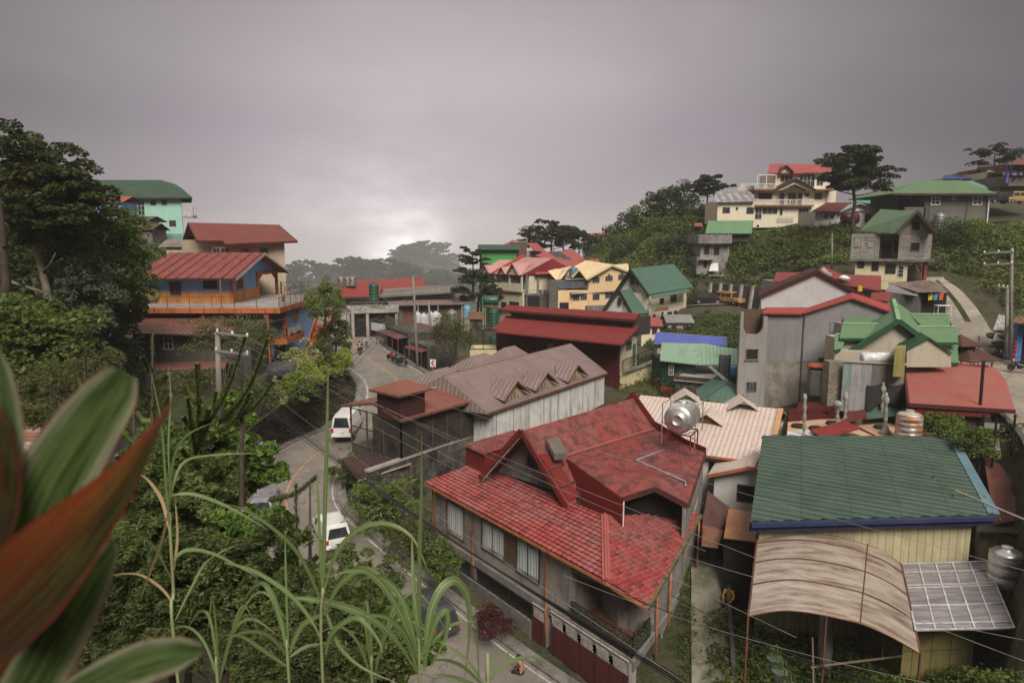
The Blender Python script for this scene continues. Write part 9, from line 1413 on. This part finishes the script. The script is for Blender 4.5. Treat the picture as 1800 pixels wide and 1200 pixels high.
for k,(x0,dx)in enumerate(((385,0),(655,30))):
 reed(('low reed tuft at the bottom left of the slender reed','low reed tuft between the tallest reed and the broad clump')[k],4.2,[(x0,1230),(x0,1160)],[(0,5,[(x0,1200),(x0+s*25,1130-20*(j%3)),(x0+s*60,1100-12*j),(x0+s*105,1118)])for j,s in enumerate((-1,1,-.6,.7,-.2,1.3))])
def ti_mat():
 t=NT('variegated_ti_leaf');u,v=t.uv();f=t.noise(3.5,4,.6,(5,.8,1),'UV');a=t.math('ABSOLUTE',t.math('SUBTRACT',u,.5));c=t.mixc(t.ramp(f,.38,.62),(.03,.065,.012),(.12,.17,.055));c=t.mixc(t.ramp(t.math('ADD',a,t.math('MULTIPLY',f,.25)),.40,.56,0,.8),c,(.36,.37,.24));c=t.mixc(t.ramp(a,.46,.5),c,(.30,.05,.055));c=t.mixc(t.ramp(a,0,.03,.5,0),c,(.2,.28,.08));return fin(t,c)
def red_mat():
 t=NT('red_ti_leaf');u,v=t.uv();f=t.noise(3.,4,.6,(6,.9,1),'UV');c=t.mixc(t.ramp(u,.3,.8),(.022,.018,.008),(.30,.05,.012));c=t.mixc(t.ramp(f,.45,.65,0,.7),c,(.16,.14,.03));a=t.math('ABSOLUTE',t.math('SUBTRACT',u,.5));c=t.mixc(t.ramp(a,.44,.5),c,(.24,.02,.018));c=t.mixc(t.ramp(v,.75,1.,0,.5),c,(.36,.12,.10));c=t.mixc(t.ramp(v,.0,.5,.75,0),c,(.05,.02,.012));return fin(t,c)
def fin(t,c):
 vn=t.noise(1.,4,.6,(70,1.2,1),'UV');c=t.mixc(t.ramp(vn,.4,.6,0,.35),c,(.02,.03,.01));sp_=t.noise(90,4,.65);c=t.mixc(t.ramp(sp_,.62,.68,0,.6),c,(.10,.05,.02));t.bump(vn,.002)
 tl=t.n('ShaderNodeBsdfTranslucent');t.link(c,tl.inputs[0]);m=t.n('ShaderNodeMixShader');m.inputs[0].default_value=.3;t.set(c,.4,0,.4);t.link(t.b.outputs[0],m.inputs[1]);t.link(tl.outputs[0],m.inputs[2]);t.link(m.outputs[0],t.out.inputs[0]);return t.m
TM,RM=ti_mat(),red_mat();ti=thing('ti_plant','blurred ti plant with broad green, cream and red leaves at the lower left','plant',W(20,1190,.57));TX=lambda pts,Y:[W(x,y,Y+(.006*i if len(pts[0])==2 else 0))for i,(x,y)in enumerate(pts)]
S_=.55/1200
leaf_obj('leaf',TX([(-20,1130),(35,980),(80,870),(140,770),(190,700),(218,655)],0.552),[x*S_ for x in(38,62,70,66,58,48,24)],TM,ti,tw=.15)
leaf_obj('leaf',TX([(-40,1120),(60,1010),(140,925),(215,840),(265,765),(306,700)],0.516),[x*S_ for x in(70,80,66,42,22,9,1)],RM,ti,tw=.25)
leaf_obj('leaf',TX([(-25,950),(0,850),(5,760),(-8,660),(-22,600)],0.540),[x*S_ for x in(30,32,33,26,6)],TM,ti,tw=.1);leaf_obj('leaf',TX([(-40,980),(-10,880),(-10,780),(-22,700)],0.528),[x*S_ for x in(40,38,32,8)],RM,ti,tw=.1)
leaf_obj('leaf',TX([(40,1230),(95,1130),(145,1050),(185,985),(198,952)],0.588),[x*S_ for x in(60,58,46,24,3)],TM,ti,tw=.3);leaf_obj('leaf',TX([(110,1230),(180,1195),(250,1165),(315,1148),(357,1140)],0.558),[x*S_ for x in(30,42,44,34,6)],TM,ti,tw=.3);leaf_obj('leaf',TX([(-60,1240),(10,1150),(60,1075),(110,1010)],0.594),[x*S_ for x in(90,95,80,30)],RM,ti,tw=.2);leaf_obj('leaf',TX([(-60,1090),(-15,1020),(20,960),(40,900)],0.576),[x*S_ for x in(60,60,45,10)],RM,ti,tw=.2)
MB().tube([W(-10,1260,.6),W(0,1560,.66)],.012,8).build('stem',BARK,ti,smooth=True)
NV1=leafmat('near_vine_leaves',(.030,.065,.012),(.22,.33,.07),.35,.45,1.2);NV2=leafmat('near_dark_leaves',(.020,.034,.010),(.13,.155,.05),.3,.5,.8);NV3=leafmat('near_needle_leaves',(.022,.04,.013),(.17,.21,.065),.25,.5,.8)
for k,(px,yt,Y,rx,rz_,mt,leaf,asp,nc,nl,lb)in enumerate(((378,735,17,118,125,NV1,.17,2.2,150,170,'leafy vine-covered bush with purple flowers'),(455,870,15,62,80,NV1,.14,2.2,42,110,'leafy green vine bush reaching over the road'),(300,800,14,120,150,NV3,.15,4.5,120,170,'needle-leaved dark bush under the spiky shoots'),(260,960,12,140,170,NV2,.11,3.,120,170,'dark fine-leaved bush behind the red-edged leaf'),(400,950,12,150,165,NV2,.11,3.,170,180,'dark tangled bush in the lower left'),(600,985,11.5,120,150,NV3,.12,5,130,180,'dark needle-leaved bush at the lower middle'),(560,1090,9.5,180,120,NV2,.09,3,130,190,'dark undergrowth at the bottom behind the reeds'),(700,1075,10.5,75,110,NV1,.10,2.4,80,150,'green leafy bush at the bottom right of the reeds'),(180,800,19,90,100,NV3,.16,4,80,140,'bush hiding the foot of the rusted-roof shed'),(150,1000,13,120,130,NV2,.12,3,80,160,'dark bush behind the blurred ti plant'),(440,905,13.5,90,90,NV1,.12,2.4,90,150,'bright vine leaves hanging over the dark bush'))):
 tp=W(px,yt,Y);g=tz(tp.x,Y);t=thing('bush',lb,'bush',(tp.x,Y,g));rx_=rx*Y/1200;rz2=rz_*Y/1200;v,s=crown_arrays(rx_,rx_*.7,rz2,nc,nl,leaf,70+k,.22,asp,.9,hollow=.3);quads_mesh('foliage',v+np.array([0,0,tp.z-g-rz2*.8]),mt,t,s);m,_=trunk_mesh(max(1.,tp.z-g-rz2*.6),.12,k,6,rx_*.6);m.build('trunk',BARK,t,smooth=True,local=True)
 if 'purple' in lb or k in(1,10):
  r=np.random.default_rng(k);c=r.normal(size=(14,3));c/=np.linalg.norm(c,axis=1)[:,None];c[:,1]=-abs(c[:,1]);c=np.repeat(c*np.array([rx_,rx_*.7,rz2])*.95,5,0)+r.normal(size=(70,3))*.03+np.array([0,0,tp.z-g-rz2*.8]);quads_mesh('flowers',leaf_quads(c,.065,1.3,r=r),plain('purple_petals',(.34,.17,.52),.5),t)['kind']='stuff'
NS=leafmat('spiky_needles',(.045,.07,.018),(.17,.20,.055),.2,.5,1.)
def spiky(label,px,yt,Y,tips):
 """monkey-puzzle like conifer: upturned shoots thickly set with short needles"""
 tp=W(px,yt,Y);g=tz(tp.x,Y);t=thing('spiky_conifer',label,'conifer',(tp.x,Y,g));base_p=W(px,yt+330,Y);MB().tube([(tp.x,Y,g),base_p,tp],[.12,.07,.015],6).build('trunk',BARK,t,smooth=True);V_=[];m=MB();r=np.random.default_rng(px)
 for(x,y,x0,y0)in tips:
  q,a=W(x,y,Y+r.uniform(-.6,.6)),W(x0,y0,Y);mid=a.lerp(q,.55)+Vector((0,0,-.12*(q-a).length));P=spline([a,mid,q],8);m.tube(P,[.022-.014*i/len(P)for i in range(len(P))],4,False)
  for i in range(len(P)-1):
   n=18;c=np.array([P[i].lerp(P[i+1],j/n)for j in range(n)]);d=np.array((P[i+1]-P[i]).normalized());e=r.normal(size=(n*2,3));c2=np.repeat(c,2,0);e-=(e@d)[:,None]*d;e/=np.linalg.norm(e,axis=1)[:,None];L_=.095*(1-.35*i/len(P));tipv=c2+e*L_+d*L_*.8;s=np.cross(e,d)*.015;V_.append(np.stack([c2-s,c2+s,tipv+s*.2,tipv-s*.2],1).reshape(-1,3))
 m.build('shoots',BARK,t);quads_mesh('needles',np.concatenate(V_)-np.array(t.location),NS,t)
def tipset(px,yt,spread,n,L_,seed):
 r=random.Random(seed);o=[(px,yt,px+2,yt+300)]
 for i in range(n):y=yt+45+i*(260/n);s=1 if i%2 else-1;w=spread*(.35+.65*i/n)*r.uniform(.7,1.1);o.append((px+s*w,y-L_*r.uniform(.1,.5)+10,px+1,y+22))
 return o
spiky('spiky dark conifer with upright shoots in front of the picket fence',268,588,15,tipset(268,588,62,12,30,1));spiky('spiky conifer branch with mossy shoots rising in front of the grey pole',425,592,14,[(431,592,350,760),(470,596,395,735),(410,640,352,750),(345,640,350,790),(380,690,350,780),(480,670,400,740),(330,700,345,800),(440,690,370,770),(462,628,385,745)]+tipset(350,640,55,10,30,2));spiky('spiky conifer shoot below the left bamboo clumps',150,625,17,tipset(150,622,40,8,30,3));spiky('spiky dark conifer over the road, lower middle',545,845,13,tipset(520,850,60,9,30,4)+[(556,838,470,880),(585,975,500,1010),(640,1000,540,1040)]);spiky('spiky conifer shoots at the lower centre behind the reeds',650,985,10.5,tipset(650,985,60,12,30,5));spiky('spiky conifer rising left of the grey pole',235,690,16,tipset(225,700,55,9,30,6))
# ================================================================== H
t_=bpy.data.materials.new('pale_air');t_.use_nodes=True;tt_=t_.node_tree;tt_.nodes.clear();vo=tt_.nodes.new('ShaderNodeVolumePrincipled');vo.inputs['Color'].default_value=(.93,.92,.94,1);vo.inputs['Density'].default_value=.0003;ou=tt_.nodes.new('ShaderNodeOutputMaterial');tt_.links.new(vo.outputs[0],ou.inputs['Volume'])
hz=MB().box((0,1000,-90),(3300,3300,260)).build('haze',t_);tag(hz,'thin grey mountain haze filling the valley air',None,None,'stuff')
